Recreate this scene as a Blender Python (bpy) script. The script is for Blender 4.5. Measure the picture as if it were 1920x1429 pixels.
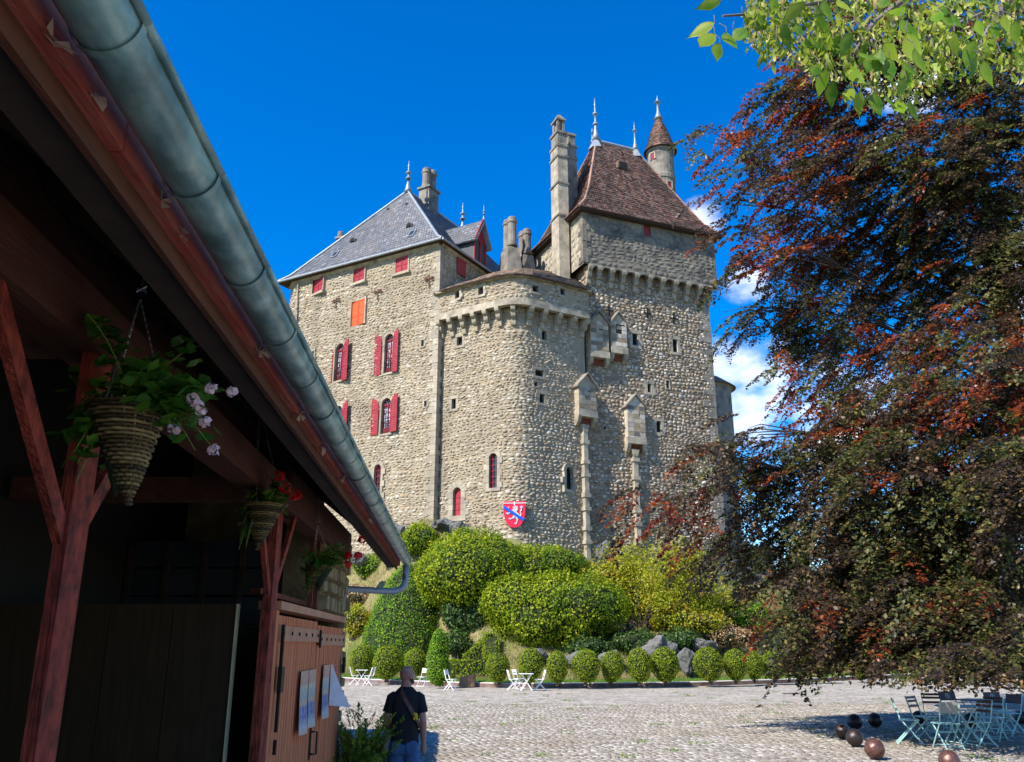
import bpy, bmesh, math, random
import numpy as np
from mathutils import Matrix, Vector

# ------------------------------------------------------------------ camera, sky, sun, exposure
for _o in list(bpy.data.objects):
    bpy.data.objects.remove(_o)
C = bpy.context.scene.collection
SC = bpy.context.scene
FPX, CAM_H = 1620.0, 1.95
PITCH = math.atan(496 / FPX)
CT, ST = math.cos(PITCH), math.sin(PITCH)

cam_d = bpy.data.cameras.new('camera')
cam_d.sensor_fit = 'HORIZONTAL'
cam_d.sensor_width = 36.0
cam_d.lens = 36.0 * FPX / 1920.0
cam_d.clip_start = 0.05
cam_d.clip_end = 3000
cam = bpy.data.objects.new('camera', cam_d)
C.objects.link(cam)
cam.location = (0, 0, CAM_H)
cam.rotation_euler = (math.pi / 2 + PITCH, 0, 0)
SC.camera = cam

SUN_EL, SUN_AZ = math.radians(43), (-0.75, -0.66)      # horizontal direction towards the sun
world = bpy.data.worlds.new('World')
SC.world = world
world.use_nodes = True
wn, wl = world.node_tree.nodes, world.node_tree.links
wn.clear()
w_out = wn.new('ShaderNodeOutputWorld')
w_bg = wn.new('ShaderNodeBackground')
w_bg.inputs['Strength'].default_value = 0.10
w_sky = wn.new('ShaderNodeTexSky')
w_sky.sky_type = 'NISHITA'
w_sky.sun_disc = False
w_sky.sun_elevation = SUN_EL
w_sky.sun_rotation = math.atan2(SUN_AZ[0], SUN_AZ[1])
w_sky.altitude = 600
w_sky.air_density = 1.0
w_sky.dust_density = 0.15
w_sky.ozone_density = 2.5
w_hs = wn.new('ShaderNodeHueSaturation')
w_hs.inputs['Saturation'].default_value = 1.55
w_hs.inputs['Hue'].default_value = .511
w_hs.inputs['Value'].default_value = 1.45
wl.new(w_sky.outputs[0], w_hs.inputs['Color'])
# cumulus: lumps of noise low over the horizon, all the way round
w_tc = wn.new('ShaderNodeTexCoord')
def _dir(az, el):
    az, el = math.radians(az), math.radians(el)
    return (math.sin(az) * math.cos(el), math.cos(az) * math.cos(el), math.sin(el))
_sum = None
for az, el, rad in [(15.5, 16.0, .095), (13.6, 26.6, .040), (16.4, 22.6, .042), (22, 13, .10), (-33, 14, .06), (35, 20, .12), (70, 17, .13),
                    (105, 22, .11), (150, 15, .15), (200, 24, .12), (250, 18, .13), (290, 26, .09), (320, 14, .10), (28, 33, .07)]:
    d = wn.new('ShaderNodeVectorMath'); d.operation = 'DISTANCE'
    d.inputs[1].default_value = _dir(az, el)
    wl.new(w_tc.outputs['Generated'], d.inputs[0])
    m = wn.new('ShaderNodeMapRange'); m.interpolation_type = 'SMOOTHSTEP'
    m.inputs['From Min'].default_value = 0.0; m.inputs['From Max'].default_value = rad * 1.5
    m.inputs['To Min'].default_value = 1.0; m.inputs['To Max'].default_value = 0.0
    wl.new(d.outputs['Value'], m.inputs['Value'])
    if _sum is None:
        _sum = m.outputs[0]
    else:
        a = wn.new('ShaderNodeMath'); a.operation = 'MAXIMUM'
        wl.new(_sum, a.inputs[0]); wl.new(m.outputs[0], a.inputs[1]); _sum = a.outputs[0]
w_map = wn.new('ShaderNodeMapping'); w_map.inputs['Scale'].default_value = (1, 1, 1.9)
wl.new(w_tc.outputs['Generated'], w_map.inputs[0])
w_nz = wn.new('ShaderNodeTexNoise'); w_nz.inputs['Scale'].default_value = 13; w_nz.inputs['Detail'].default_value = 9
w_nz.inputs['Roughness'].default_value = .56
wl.new(w_map.outputs[0], w_nz.inputs['Vector'])
w_ad = wn.new('ShaderNodeMath'); w_ad.operation = 'MULTIPLY_ADD'
w_ad.inputs[1].default_value = .50
wl.new(_sum, w_ad.inputs[0]); wl.new(w_nz.outputs[0], w_ad.inputs[2])
w_cr = wn.new('ShaderNodeMapRange'); w_cr.interpolation_type = 'SMOOTHSTEP'
w_cr.inputs['From Min'].default_value = .72; w_cr.inputs['From Max'].default_value = 1.08
w_cr.inputs['To Max'].default_value = .9
wl.new(w_ad.outputs[0], w_cr.inputs['Value'])
w_mx = wn.new('ShaderNodeMixRGB'); w_mx.inputs[2].default_value = (7.6, 7.9, 8.6, 1)
wl.new(w_cr.outputs[0], w_mx.inputs[0]); wl.new(w_hs.outputs[0], w_mx.inputs[1])
wl.new(w_mx.outputs[0], w_bg.inputs[0]); wl.new(w_bg.outputs[0], w_out.inputs[0])

sun_d = bpy.data.lights.new('sun', 'SUN')
sun_d.energy = 4.6
sun_d.angle = math.radians(.5)
sun_d.color = (1.0, .93, .82)
sun = bpy.data.objects.new('sun', sun_d)
C.objects.link(sun)
_sd = Vector((SUN_AZ[0] * math.cos(SUN_EL), SUN_AZ[1] * math.cos(SUN_EL), math.sin(SUN_EL)))
sun.rotation_euler = _sd.to_track_quat('Z', 'Y').to_euler()
sun.location = (-30, -20, 60)

SC.view_settings.view_transform = 'Standard'
SC.view_settings.look = 'None'
SC.view_settings.gamma = 1
SC.view_settings.use_curve_mapping = False
SC.view_settings.exposure = 0.85
SC.cycles.max_bounces = 7
SC.cycles.diffuse_bounces = 4
SC.cycles.glossy_bounces = 3
SC.cycles.transmission_bounces = 3
SC.cycles.transparent_max_bounces = 4
SC.cycles.use_denoising = True

# ------------------------------------------------------------------ helpers
rnd = random.Random(11)
R = np.random.default_rng(5)

def ray(px, py):
    """direction of a pixel of the 1920x1429 photograph: (X/Y, (z-h)/Y)"""
    x = (px - 960) / FPX; y = (714.5 - py) / FPX
    return x / (CT - y * ST), (ST + y * CT) / (CT - y * ST)
def at(px, py, Y):
    a, b = ray(px, py); return Vector((a * Y, Y, CAM_H + b * Y))
def gnd(px, py, z=0.0):
    a, b = ray(px, py); Y = (z - CAM_H) / b; return Vector((a * Y, Y, z))
def ppm(px, py, Y):
    """pixels of the photograph per metre there"""
    a, b = ray(px, py); return FPX / (Y * CT + b * Y * ST)

class MB:
    def __init__(s): s.V, s.F = [], []
    def add(s, vs, fs):
        n = len(s.V); s.V += [tuple(v) for v in vs]; s.F += [tuple(i + n for i in f) for f in fs]; return s
    def box(s, p0, p1):
        (x0, y0, z0), (x1, y1, z1) = p0, p1
        return s.hexa([(x0,y0,z0),(x1,y0,z0),(x1,y1,z0),(x0,y1,z0),(x0,y0,z1),(x1,y0,z1),(x1,y1,z1),(x0,y1,z1)])
    def hexa(s, v):
        return s.add(v, [(3,2,1,0),(4,5,6,7),(0,1,5,4),(1,2,6,5),(2,3,7,6),(3,0,4,7)])
    def beam(s, a, b, w, h, up=(0,0,1)):
        a, b = Vector(a), Vector(b); d = (b - a).normalized(); u = Vector(up)
        if abs(d.dot(u)) > .98: u = Vector((1, 0, 0))
        r = d.cross(u).normalized(); u = r.cross(d).normalized(); r = r * w / 2; u = u * h / 2
        return s.hexa([a-r-u, a+r-u, a+r+u, a-r+u, b-r-u, b+r-u, b+r+u, b-r+u])
    def tube(s, pts, rad, n=6, cap=True, squash=None):
        pts = [Vector(p) for p in pts]; k = len(pts)
        if not hasattr(rad, '__len__'): rad = [rad] * k
        base = len(s.V); ref = None
        for i, p in enumerate(pts):
            d = (pts[min(i+1, k-1)] - pts[max(i-1, 0)])
            d = d.normalized() if d.length > 1e-9 else Vector((0, 0, 1))
            if ref is None:
                ref = Vector((0, 0, 1)) if abs(d.z) < .9 else Vector((1, 0, 0))
            r = d.cross(ref)
            if r.length < 1e-6: r = d.orthogonal()
            r.normalize(); u = r.cross(d); ref = u if abs(d.dot(u)) < .9 else ref
            for j in range(n):
                t = 2 * math.pi * j / n
                s.V.append(tuple(p + r * (math.cos(t) * rad[i]) + u * (math.sin(t) * rad[i])))
        for i in range(k - 1):
            for j in range(n):
                a = base + i*n + j; b = base + i*n + (j+1) % n
                s.F.append((a, b, b + n, a + n))
        if cap:
            s.F.append(tuple(base + j for j in reversed(range(n))))
            s.F.append(tuple(base + (k-1)*n + j for j in range(n)))
        return s
    def lathe(s, c, prof, n=16, a0=0.0):
        """profile [(r,z)] about the vertical through c"""
        base = len(s.V); k = len(prof)
        for r, z in prof:
            for j in range(n):
                t = a0 + 2 * math.pi * j / n
                s.V.append((c[0] + math.cos(t)*r, c[1] + math.sin(t)*r, c[2] + z))
        for i in range(k - 1):
            for j in range(n):
                a = base + i*n + j; b = base + i*n + (j+1) % n
                s.F.append((a, b, b + n, a + n))
        s.F.append(tuple(base + j for j in reversed(range(n))))
        s.F.append(tuple(base + (k-1)*n + j for j in range(n)))
        return s
    def prism(s, poly, z0, z1):
        n = len(poly)
        vs = [(p[0], p[1], z0) for p in poly] + [(p[0], p[1], z1) for p in poly]
        fs = [tuple(reversed(range(n))), tuple(range(n, 2*n))]
        fs += [(i, (i+1) % n, n + (i+1) % n, n + i) for i in range(n)]
        return s.add(vs, fs)
    def fbox(s, f, a0, a1, b0, b1, c0, c1):
        return s.hexa([f(a0,b0,c0), f(a1,b0,c0), f(a1,b0,c1), f(a0,b0,c1), f(a0,b1,c0), f(a1,b1,c0), f(a1,b1,c1), f(a0,b1,c1)])
    def fprism(s, f, poly, c0, c1):
        n = len(poly)
        vs = [f(a, b, c0) for a, b in poly] + [f(a, b, c1) for a, b in poly]
        fs = [tuple(range(n)), tuple(reversed(range(n, 2*n)))]
        fs += [(i, n + i, n + (i+1) % n, (i+1) % n) for i in range(n)]
        return s.add(vs, fs)
    def fring(s, f, inner, outer, c0, c1):
        """band between two open outlines of equal length, from depth c0 to c1"""
        n = len(inner)
        vs = [f(a,b,c0) for a,b in inner] + [f(a,b,c1) for a,b in inner] + [f(a,b,c1) for a,b in outer] + [f(a,b,c0) for a,b in outer]
        fs = []
        for i in range(n - 1):
            for k in range(4):
                a, b = k * n, ((k + 1) % 4) * n
                fs.append((a + i, a + i + 1, b + i + 1, b + i))
        fs.append((0, n, 2*n, 3*n)); fs.append((n-1, 4*n-1, 3*n-1, 2*n-1))
        return s.add(vs, fs)
    def mesh(s, name, smooth=False):
        me = bpy.data.meshes.new(name)
        me.from_pydata(s.V, [], s.F); me.update()
        bm = bmesh.new(); bm.from_mesh(me); bmesh.ops.recalc_face_normals(bm, faces=bm.faces); bm.to_mesh(me); bm.free()
        if smooth: me.polygons.foreach_set('use_smooth', [True] * len(me.polygons))
        return me

def mesh_np(name, V, F, smooth=False):
    V = np.asarray(V, np.float32).reshape(-1, 3); F = np.asarray(F, np.int32); m, k = F.shape
    me = bpy.data.meshes.new(name)
    me.vertices.add(len(V)); me.vertices.foreach_set('co', V.ravel())
    me.loops.add(m * k); me.loops.foreach_set('vertex_index', F.ravel())
    me.polygons.add(m); me.polygons.foreach_set('loop_start', np.arange(0, m * k, k, dtype=np.int32))
    if smooth: me.polygons.foreach_set('use_smooth', np.ones(m, bool))
    me.update(calc_edges=True)
    return me

WM = {}       # world matrices of the parents built so far
def tag(o, label=None, cat=None, group=None, kind=None):
    if label: o['label'] = label
    if cat: o['category'] = cat
    if group: o['group'] = group
    if kind: o['kind'] = kind
    return o
def empty(name, loc, label, cat, group=None, rz=0.0):
    o = bpy.data.objects.new(name, None); C.objects.link(o)
    o.location = loc; o.rotation_euler = (0, 0, rz); o.empty_display_size = .2
    WM[o.name] = Matrix.Translation(Vector(loc)) @ Matrix.Rotation(rz, 4, 'Z')
    return tag(o, label, cat, group)
def ob(name, src, mat, parent=None, smooth=False, local=False, mw=None, kind=None, label=None):
    """link a mesh (MB or mesh) as one object; vertices are in world space unless local (then in the parent's) or mw is given"""
    me = src.mesh(name, smooth) if isinstance(src, MB) else src
    o = bpy.data.objects.new(name, me); C.objects.link(o)
    if mat is not None and not me.materials: me.materials.append(mat)
    if parent is not None:
        o.parent = parent
        if not local: o.matrix_parent_inverse = WM.get(parent.name, Matrix()).inverted()
    if mw is not None: o.matrix_basis = mw
    WM[o.name] = (WM.get(parent.name, Matrix()) if (parent is not None and local) else Matrix()) @ (mw or Matrix())
    if kind: o['kind'] = kind
    if label: o['label'] = label
    return o
def kids(o): return [c for c in bpy.data.objects if c.parent == o]
def dup(root, loc, rz=0.0, label=None, scale=1.0):
    r = root.copy(); C.objects.link(r); r.location = loc; r.rotation_euler = (0, 0, rz); r.scale = (scale,) * 3
    if label: r['label'] = label
    for ch in root.children:
        c = ch.copy(); C.objects.link(c); c.parent = r
        for g in ch.children:
            d = g.copy(); C.objects.link(d); d.parent = c
    return r

# ------------------------------------------------------------------ materials
def _mat(name):
    m = bpy.data.materials.new(name); m.use_nodes = True
    nt = m.node_tree; nt.nodes.clear()
    out = nt.nodes.new('ShaderNodeOutputMaterial'); b = nt.nodes.new('ShaderNodeBsdfPrincipled')
    nt.links.new(b.outputs[0], out.inputs[0])
    return m, nt, b, out
def _ramp(nt, fac, stops):
    r = nt.nodes.new('ShaderNodeValToRGB'); el = r.color_ramp.elements
    while len(el) < len(stops): el.new(.5)
    for e, (p, c) in zip(el, stops): e.position = p; e.color = (c[0], c[1], c[2], 1)
    nt.links.new(fac, r.inputs[0]); return r.outputs[0]
def _noise(nt, scale, detail=4, rough=.55, vec=None, stretch=None):
    n = nt.nodes.new('ShaderNodeTexNoise'); n.inputs['Scale'].default_value = scale
    n.inputs['Detail'].default_value = detail; n.inputs['Roughness'].default_value = rough
    if vec is None:
        vec = nt.nodes.new('ShaderNodeTexCoord').outputs['Object']
    if stretch:
        mp = nt.nodes.new('ShaderNodeMapping'); mp.inputs['Scale'].default_value = stretch
        nt.links.new(vec, mp.inputs[0]); vec = mp.outputs[0]
    nt.links.new(vec, n.inputs['Vector']); return n.outputs[0]
def _mixc(nt, fac, a, b, mode='MIX'):
    m = nt.nodes.new('ShaderNodeMixRGB'); m.blend_type = mode
    for i, v in ((0, fac), (1, a), (2, b)):
        if isinstance(v, (int, float)): m.inputs[i].default_value = v
        elif isinstance(v, tuple): m.inputs[i].default_value = (v[0], v[1], v[2], 1)
        else: nt.links.new(v, m.inputs[i])
    return m.outputs[0]
def _bump(nt, b, h, strength, dist=.02):
    bp = nt.nodes.new('ShaderNodeBump'); bp.inputs['Strength'].default_value = strength; bp.inputs['Distance'].default_value = dist
    nt.links.new(h, bp.inputs['Height']); nt.links.new(bp.outputs[0], b.inputs['Normal'])
def rough_mat(name, stops, scale=3.0, rough=.85, bump=.3, bscale=None, dist=.02, stretch=None, metal=0.0, island=0.0, grime=None, spec=.3, detail=6, streak=None):
    """noise-coloured surface; island: how much each separate piece varies; grime: (colour, scale, amount)"""
    m, nt, b, out = _mat(name)
    col = _ramp(nt, _noise(nt, scale, detail, stretch=stretch), stops)
    if island:
        g = nt.nodes.new('ShaderNodeNewGeometry')
        f = nt.nodes.new('ShaderNodeMapRange'); f.inputs['To Min'].default_value = 1 - island; f.inputs['To Max'].default_value = 1 + island * .8
        nt.links.new(g.outputs['Random Per Island'], f.inputs['Value'])
        mul = nt.nodes.new('ShaderNodeVectorMath'); mul.operation = 'SCALE'
        nt.links.new(col, mul.inputs[0]); nt.links.new(f.outputs[0], mul.inputs['Scale']); col = mul.outputs[0]
    if grime:
        gc, gs, ga = grime
        gn = _ramp(nt, _noise(nt, gs, 7, .62), [(.42, (0, 0, 0)), (.68, (ga, ga, ga))])
        col = _mixc(nt, gn, col, gc)
    if streak: col = _streak(nt, col, streak)
    nt.links.new(col, b.inputs['Base Color'])
    b.inputs['Roughness'].default_value = rough; b.inputs['Metallic'].default_value = metal
    b.inputs['Specular IOR Level'].default_value = spec
    if bump: _bump(nt, b, _noise(nt, bscale or scale * 6, 6, stretch=stretch), bump, dist)
    return m
def _streak(nt, col, streak):
    gn = _ramp(nt, _noise(nt, streak[1], 6, .65, stretch=(1, 1, .10)), [(.50, (0, 0, 0)), (.72, (streak[2],) * 3)])
    return _mixc(nt, gn, col, streak[0])
def island_mat(name, stops, rough=.8, noise_scale=6., mix=.35, bump=.4, dist=.02, spec=.3, grime=None, streak=None):
    """every separate piece (stone, tile, cobble) takes its own colour from the ramp"""
    m, nt, b, out = _mat(name)
    g = nt.nodes.new('ShaderNodeNewGeometry'); oi = nt.nodes.new('ShaderNodeObjectInfo')
    ad = nt.nodes.new('ShaderNodeMath'); ad.operation = 'ADD'
    nt.links.new(g.outputs['Random Per Island'], ad.inputs[0]); nt.links.new(oi.outputs['Random'], ad.inputs[1])
    fr = nt.nodes.new('ShaderNodeMath'); fr.operation = 'FRACT'; nt.links.new(ad.outputs[0], fr.inputs[0])
    col = _ramp(nt, fr.outputs[0], stops)
    nz = _noise(nt, noise_scale, 6, .6)
    dark = _ramp(nt, nz, [(.3, (1 - mix,) * 3), (.7, (1 + mix * .4,) * 3)])
    col = _mixc(nt, 1.0, col, dark, 'MULTIPLY')
    if grime:
        gc, gs, ga = grime
        gn = _ramp(nt, _noise(nt, gs, 6, .6), [(.45, (0, 0, 0)), (.66, (ga, ga, ga))])
        col = _mixc(nt, gn, col, gc)
    if streak: col = _streak(nt, col, streak)
    nt.links.new(col, b.inputs['Base Color']); b.inputs['Roughness'].default_value = rough
    b.inputs['Specular IOR Level'].default_value = spec
    if bump: _bump(nt, b, _noise(nt, noise_scale * 3, 5), bump, dist)
    return m
def leaf_mat(name, stops, rough=.45, trans=.35, big=None, tcol=None, spec=.4):
    """foliage: a colour per leaf, optional wide patches of a second colour, some light coming through"""
    m, nt, b, out = _mat(name)
    g = nt.nodes.new('ShaderNodeNewGeometry')
    col = _ramp(nt, g.outputs['Random Per Island'], stops)
    if big:
        bc, bs, lo, hi = big
        bn = _ramp(nt, _noise(nt, bs, 3, .6), [(lo, (0, 0, 0)), (hi, (1, 1, 1))])
        col = _mixc(nt, bn, col, bc)
    nt.links.new(col, b.inputs['Base Color']); b.inputs['Roughness'].default_value = rough
    b.inputs['Specular IOR Level'].default_value = spec
    t = nt.nodes.new('ShaderNodeBsdfTranslucent')
    if tcol: t.inputs[0].default_value = (*tcol, 1)
    else:
        br = nt.nodes.new('ShaderNodeVectorMath'); br.operation = 'SCALE'; br.inputs['Scale'].default_value = 1.5
        nt.links.new(col, br.inputs[0]); nt.links.new(br.outputs[0], t.inputs[0])
    mx = nt.nodes.new('ShaderNodeMixShader'); mx.inputs[0].default_value = trans
    nt.links.new(b.outputs[0], mx.inputs[1]); nt.links.new(t.outputs[0], mx.inputs[2]); nt.links.new(mx.outputs[0], out.inputs[0])
    return m
def plain(name, col, rough=.5, metal=0., spec=.4, var=.12, scale=8., bump=0.):
    c0 = tuple(x * (1 - var) for x in col); c1 = tuple(min(1, x * (1 + var)) for x in col)
    return rough_mat(name, [(.3, c0), (.7, c1)], scale, rough, bump, metal=metal, spec=spec)

M = {}
ST1 = ((.20, .165, .12), .7, .62)
M['mortar'] = rough_mat('mortar', [(.3, (.27, .215, .145)), (.7, (.39, .325, .225))], 1.2, .95, .5, 9, .03, grime=((.21, .165, .11), .5, .6), streak=ST1)
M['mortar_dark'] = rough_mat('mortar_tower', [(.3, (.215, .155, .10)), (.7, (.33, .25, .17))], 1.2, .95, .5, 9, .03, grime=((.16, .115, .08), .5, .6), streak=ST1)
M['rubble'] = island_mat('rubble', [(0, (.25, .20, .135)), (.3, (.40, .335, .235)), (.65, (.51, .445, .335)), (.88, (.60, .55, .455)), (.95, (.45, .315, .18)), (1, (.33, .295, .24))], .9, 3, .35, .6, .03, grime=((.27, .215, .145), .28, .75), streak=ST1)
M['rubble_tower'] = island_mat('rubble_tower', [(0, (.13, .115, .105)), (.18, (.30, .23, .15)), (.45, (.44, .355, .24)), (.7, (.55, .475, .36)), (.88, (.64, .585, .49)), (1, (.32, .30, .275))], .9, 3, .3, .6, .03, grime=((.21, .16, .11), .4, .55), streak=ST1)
M['ashlar'] = island_mat('ashlar', [(0, (.40, .34, .245)), (.5, (.50, .435, .325)), (1, (.36, .32, .25))], .85, 4, .35, .35, .02, grime=((.20, .17, .13), 1.0, .7), streak=ST1)
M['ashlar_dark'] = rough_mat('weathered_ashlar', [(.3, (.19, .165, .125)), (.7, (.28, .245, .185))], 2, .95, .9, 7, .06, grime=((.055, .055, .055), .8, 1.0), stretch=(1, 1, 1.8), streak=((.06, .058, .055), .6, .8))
M['lichen_stone'] = rough_mat('lichen_stone', [(.3, (.22, .195, .16)), (.7, (.34, .30, .24))], 3, .95, .6, 12, .03, grime=((.08, .075, .07), 1.5, .95))
M['pale_stone'] = rough_mat('pale_stone', [(.3, (.38, .325, .235)), (.7, (.50, .435, .325))], 3, .9, .4, 14, .02, grime=((.18, .155, .12), 1.3, .85), streak=((.15, .13, .10), 1.2, .6))
M['corbel'] = rough_mat('corbel_stone', [(.3, (.33, .28, .20)), (.7, (.46, .395, .28))], 4, .9, .5, 14, .02, grime=((.11, .095, .065), 2.0, .9))
M['slate'] = island_mat('slate', [(0, (.060, .068, .092)), (.5, (.092, .102, .132)), (.88, (.13, .14, .17)), (1, (.24, .25, .28))], .62, 2.5, .3, .2, .01, .6, grime=((.20, .17, .14), .7, .35))
M['slate_base'] = plain('slate_under', (.07, .075, .085), .7)
M['tile'] = island_mat('clay_tile', [(0, (.10, .055, .045)), (.3, (.24, .12, .088)), (.6, (.35, .175, .125)), (.8, (.43, .26, .20)), (.9, (.29, .21, .175)), (1, (.15, .12, .105))], .85, 2.2, .4, .3, .02, grime=((.10, .075, .055), .35, .75))
M['tile_old'] = island_mat('mossy_tile', [(0, (.10, .075, .06)), (.5, (.20, .13, .10)), (1, (.30, .21, .16))], .9, 4, .4, .4, .02, grime=((.13, .11, .07), 1, .5))
M['tile_base'] = plain('tile_under', (.07, .04, .03), .9)
M['zinc'] = rough_mat('zinc', [(.3, (.22, .25, .28)), (.7, (.36, .39, .42))], 3, .55, .1, metal=.3, spec=.4)
M['gutter'] = rough_mat('patinated_gutter', [(.32, (.10, .20, .20)), (.5, (.22, .37, .34)), (.68, (.40, .54, .46))], 16.0, .34, .2, 60, .003, metal=.1, spec=.6, grime=((.08, .11, .10), 9, .6), stretch=(1, .35, 1))
M['fascia'] = rough_mat('red_fascia', [(.3, (.27, .052, .036)), (.7, (.48, .125, .085))], 5, .95, .6, 18, .012, stretch=(3, .35, 3), grime=((.26, .15, .10), 7, .5), spec=.05)
M['timber'] = rough_mat('red_brown_timber', [(.3, (.13, .035, .018)), (.7, (.25, .075, .038))], 6, .8, .6, 24, .012, stretch=(2.5, 2.5, .35), grime=((.10, .04, .025), 5, .6))
M['timber_h'] = rough_mat('brown_beam', [(.3, (.065, .022, .010)), (.7, (.15, .05, .024))], 6, .85, .6, 24, .012, stretch=(2.5, .35, 2.5), grime=((.09, .04, .025), 5, .6))
M['post'] = rough_mat('weathered_red_post', [(.3, (.27, .032, .018)), (.7, (.50, .085, .045))], 5, .7, 1.0, 26, .025, stretch=(3, 3, .22), grime=((.05, .012, .008), 12, .95))
M['door'] = rough_mat('pink_door_boards', [(.3, (.55, .15, .062)), (.7, (.72, .25, .11))], 5, .75, .3, 30, .006, stretch=(4, 4, .4))
M['door_frame'] = rough_mat('door_rail', [(.3, (.50, .22, .12)), (.7, (.62, .31, .17))], 6, .75, .3, 30, .006)
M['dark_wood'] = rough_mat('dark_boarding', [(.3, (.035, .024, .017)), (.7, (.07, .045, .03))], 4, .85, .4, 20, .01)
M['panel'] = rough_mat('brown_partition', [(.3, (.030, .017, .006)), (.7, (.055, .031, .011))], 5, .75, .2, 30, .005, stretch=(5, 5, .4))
M['edge_highlight'] = plain('edge_highlight_paint', (.62, .55, .33), .6)  # pale strip paints the light along the partition's edge
M['plaster'] = rough_mat('mossy_plaster', [(.3, (.24, .18, .095)), (.7, (.38, .30, .16))], 5, .95, .8, 12, .03, grime=((.12, .10, .05), 3, .8))
M['dark_plaster'] = plain('shaded_plaster', (.022, .017, .013), .95, bump=.3)  # near-black plaster; the gallery's interior shade is in its colour
M['iron'] = plain('dark_iron', (.025, .022, .02), .5, .6)
M['rust'] = plain('rusted_iron', (.12, .045, .03), .8, .2)
M['chain'] = plain('galvanised_chain', (.42, .44, .42), .35, .8)
M['red_paint'] = rough_mat('red_shutter_paint', [(.3, (.25, .014, .024)), (.7, (.36, .036, .046))], 3, .55, .1)
M['orange_paint'] = rough_mat('orange_shutter_paint', [(.3, (.56, .075, .016)), (.7, (.66, .12, .028))], 3, .5, .1)
M['dark_red'] = plain('dark_red_paint', (.22, .02, .025), .6)
M['glass'] = plain('dark_glass', (.035, .042, .05), .08, 0, .6, .3, 2)
M['lead_glass'] = rough_mat('leaded_glass', [(.45, (.05, .06, .08)), (.55, (.50, .55, .62))], 9, .15, 0, spec=.6)  # pale blue mottling paints the reflected sky into the glass
M['void'] = plain('opening_shade', (.012, .011, .01), .9)  # near-black plates: the shade inside openings put into colour
M['shield_red'] = plain('shield_red', (.66, .012, .05), .4, var=.06)
M['shield_blue'] = plain('shield_blue', (.0, .085, .72), .35, var=.05)
M['shield_silver'] = plain('shield_silver', (.50, .54, .58), .4, .2)
M['white_paint'] = plain('white_paint', (.80, .80, .80), .45, var=.04)
M['teal_metal'] = plain('turquoise_grey_metal', (.36, .60, .57), .4, .1, .5)
M['shaded_taupe'] = plain('shaded_taupe_paint', (.12, .075, .07), .5)  # dark because backlit: shade of the chair backs put into colour
M['grey_back'] = plain('grey_back_panel', (.34, .35, .33), .5)
M['table_grey'] = plain('grey_table_top', (.22, .27, .29), .45)
M['emblem'] = plain('emblem_white', (.75, .78, .74), .5)
M['cannonball'] = rough_mat('rusty_cannonball', [(.3, (.022, .018, .019)), (.5, (.038, .026, .025)), (.75, (.085, .048, .038))], 5, .38, .35, 14, .01, metal=.35, spec=.5)
M['cannonball_red'] = rough_mat('red_brown_cannonball', [(.3, (.07, .032, .026)), (.6, (.15, .068, .048)), (.8, (.26, .15, .11))], 5, .36, .3, 14, .01, metal=.3, spec=.5)
M['skin'] = rough_mat('skin', [(.3, (.42, .20, .14)), (.7, (.50, .255, .18))], 9, .55, .05)
M['scalp'] = rough_mat('shaved_scalp', [(.3, (.27, .135, .105)), (.7, (.40, .20, .15))], 12, .55, .1, 120, .002)
M['beard'] = plain('beard', (.045, .028, .02), .9, bump=.5, scale=60)
M['shirt'] = rough_mat('black_shirt', [(.3, (.010, .011, .013)), (.7, (.020, .022, .025))], 4, .9, .5, 7, .03)
M['jeans'] = rough_mat('blue_jeans', [(.3, (.035, .085, .19)), (.7, (.075, .15, .29))], 4, .85, .3, 40, .01)
M['strap'] = plain('brown_strap', (.13, .075, .05), .7)
M['bag'] = plain('olive_bag', (.19, .165, .11), .8, bump=.3)
M['yellow'] = plain('yellow_tag', (.75, .55, .02), .5)
M['bark'] = rough_mat('grey_bark', [(.3, (.11, .095, .08)), (.7, (.21, .18, .15))], 5, .95, .7, 18, .03)
M['bark_dark'] = rough_mat('dark_bark', [(.3, (.05, .04, .032)), (.7, (.10, .08, .065))], 5, .95, .7, 18, .03)
M['stump'] = rough_mat('stump_wood', [(.3, (.15, .085, .05)), (.7, (.32, .2, .12))], 6, .9, .6, 20, .02, stretch=(3, 3, .4))
M['wicker'] = island_mat('wicker', [(0, (.05, .03, .012)), (.5, (.14, .09, .033)), (1, (.32, .22, .085))], .7, 20, .4, .3, .004)
M['rock'] = rough_mat('limestone_rock', [(.3, (.11, .105, .10)), (.7, (.27, .27, .26))], 1.8, .95, .9, 5, .15, grime=((.05, .05, .04), .9, .92))  # dark patches put the shade among the mound's rocks into colour
M['cobble'] = island_mat('cobble', [(0, (.23, .195, .155)), (.3, (.31, .275, .225)), (.65, (.375, .34, .285)), (.88, (.445, .41, .355)), (1, (.53, .50, .44))], .85, 9, .25, .35, .008, .15, grime=((.24, .195, .145), .4, .65))
M['sand_joint'] = rough_mat('cobble_bed', [(.3, (.115, .10, .088)), (.7, (.19, .17, .15))], 6, .95, .4)
M['far_cobble'] = None
M['kerb_top'] = rough_mat('kerb_top', [(.3, (.46, .41, .38)), (.7, (.60, .55, .50))], 3, .85, .3)
M['kerb'] = rough_mat('kerb_face', [(.3, (.10, .06, .055)), (.7, (.19, .125, .11))], 2.5, .9, .5, grime=((.3, .26, .24), 2, .5))  # face much darker than the lit top; its shade is in the colour
M['soil'] = rough_mat('hillside_soil', [(.3, (.18, .14, .07)), (.5, (.28, .22, .11)), (.7, (.18, .20, .055))], .8, .95, .8, 6, .08, grime=((.09, .14, .025), .35, .9))
M['lawn'] = rough_mat('lawn', [(.3, (.055, .13, .014)), (.7, (.11, .21, .024))], 2.5, .9, .6, 30, .03, grime=((.26, .22, .085), .28, .6))
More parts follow.
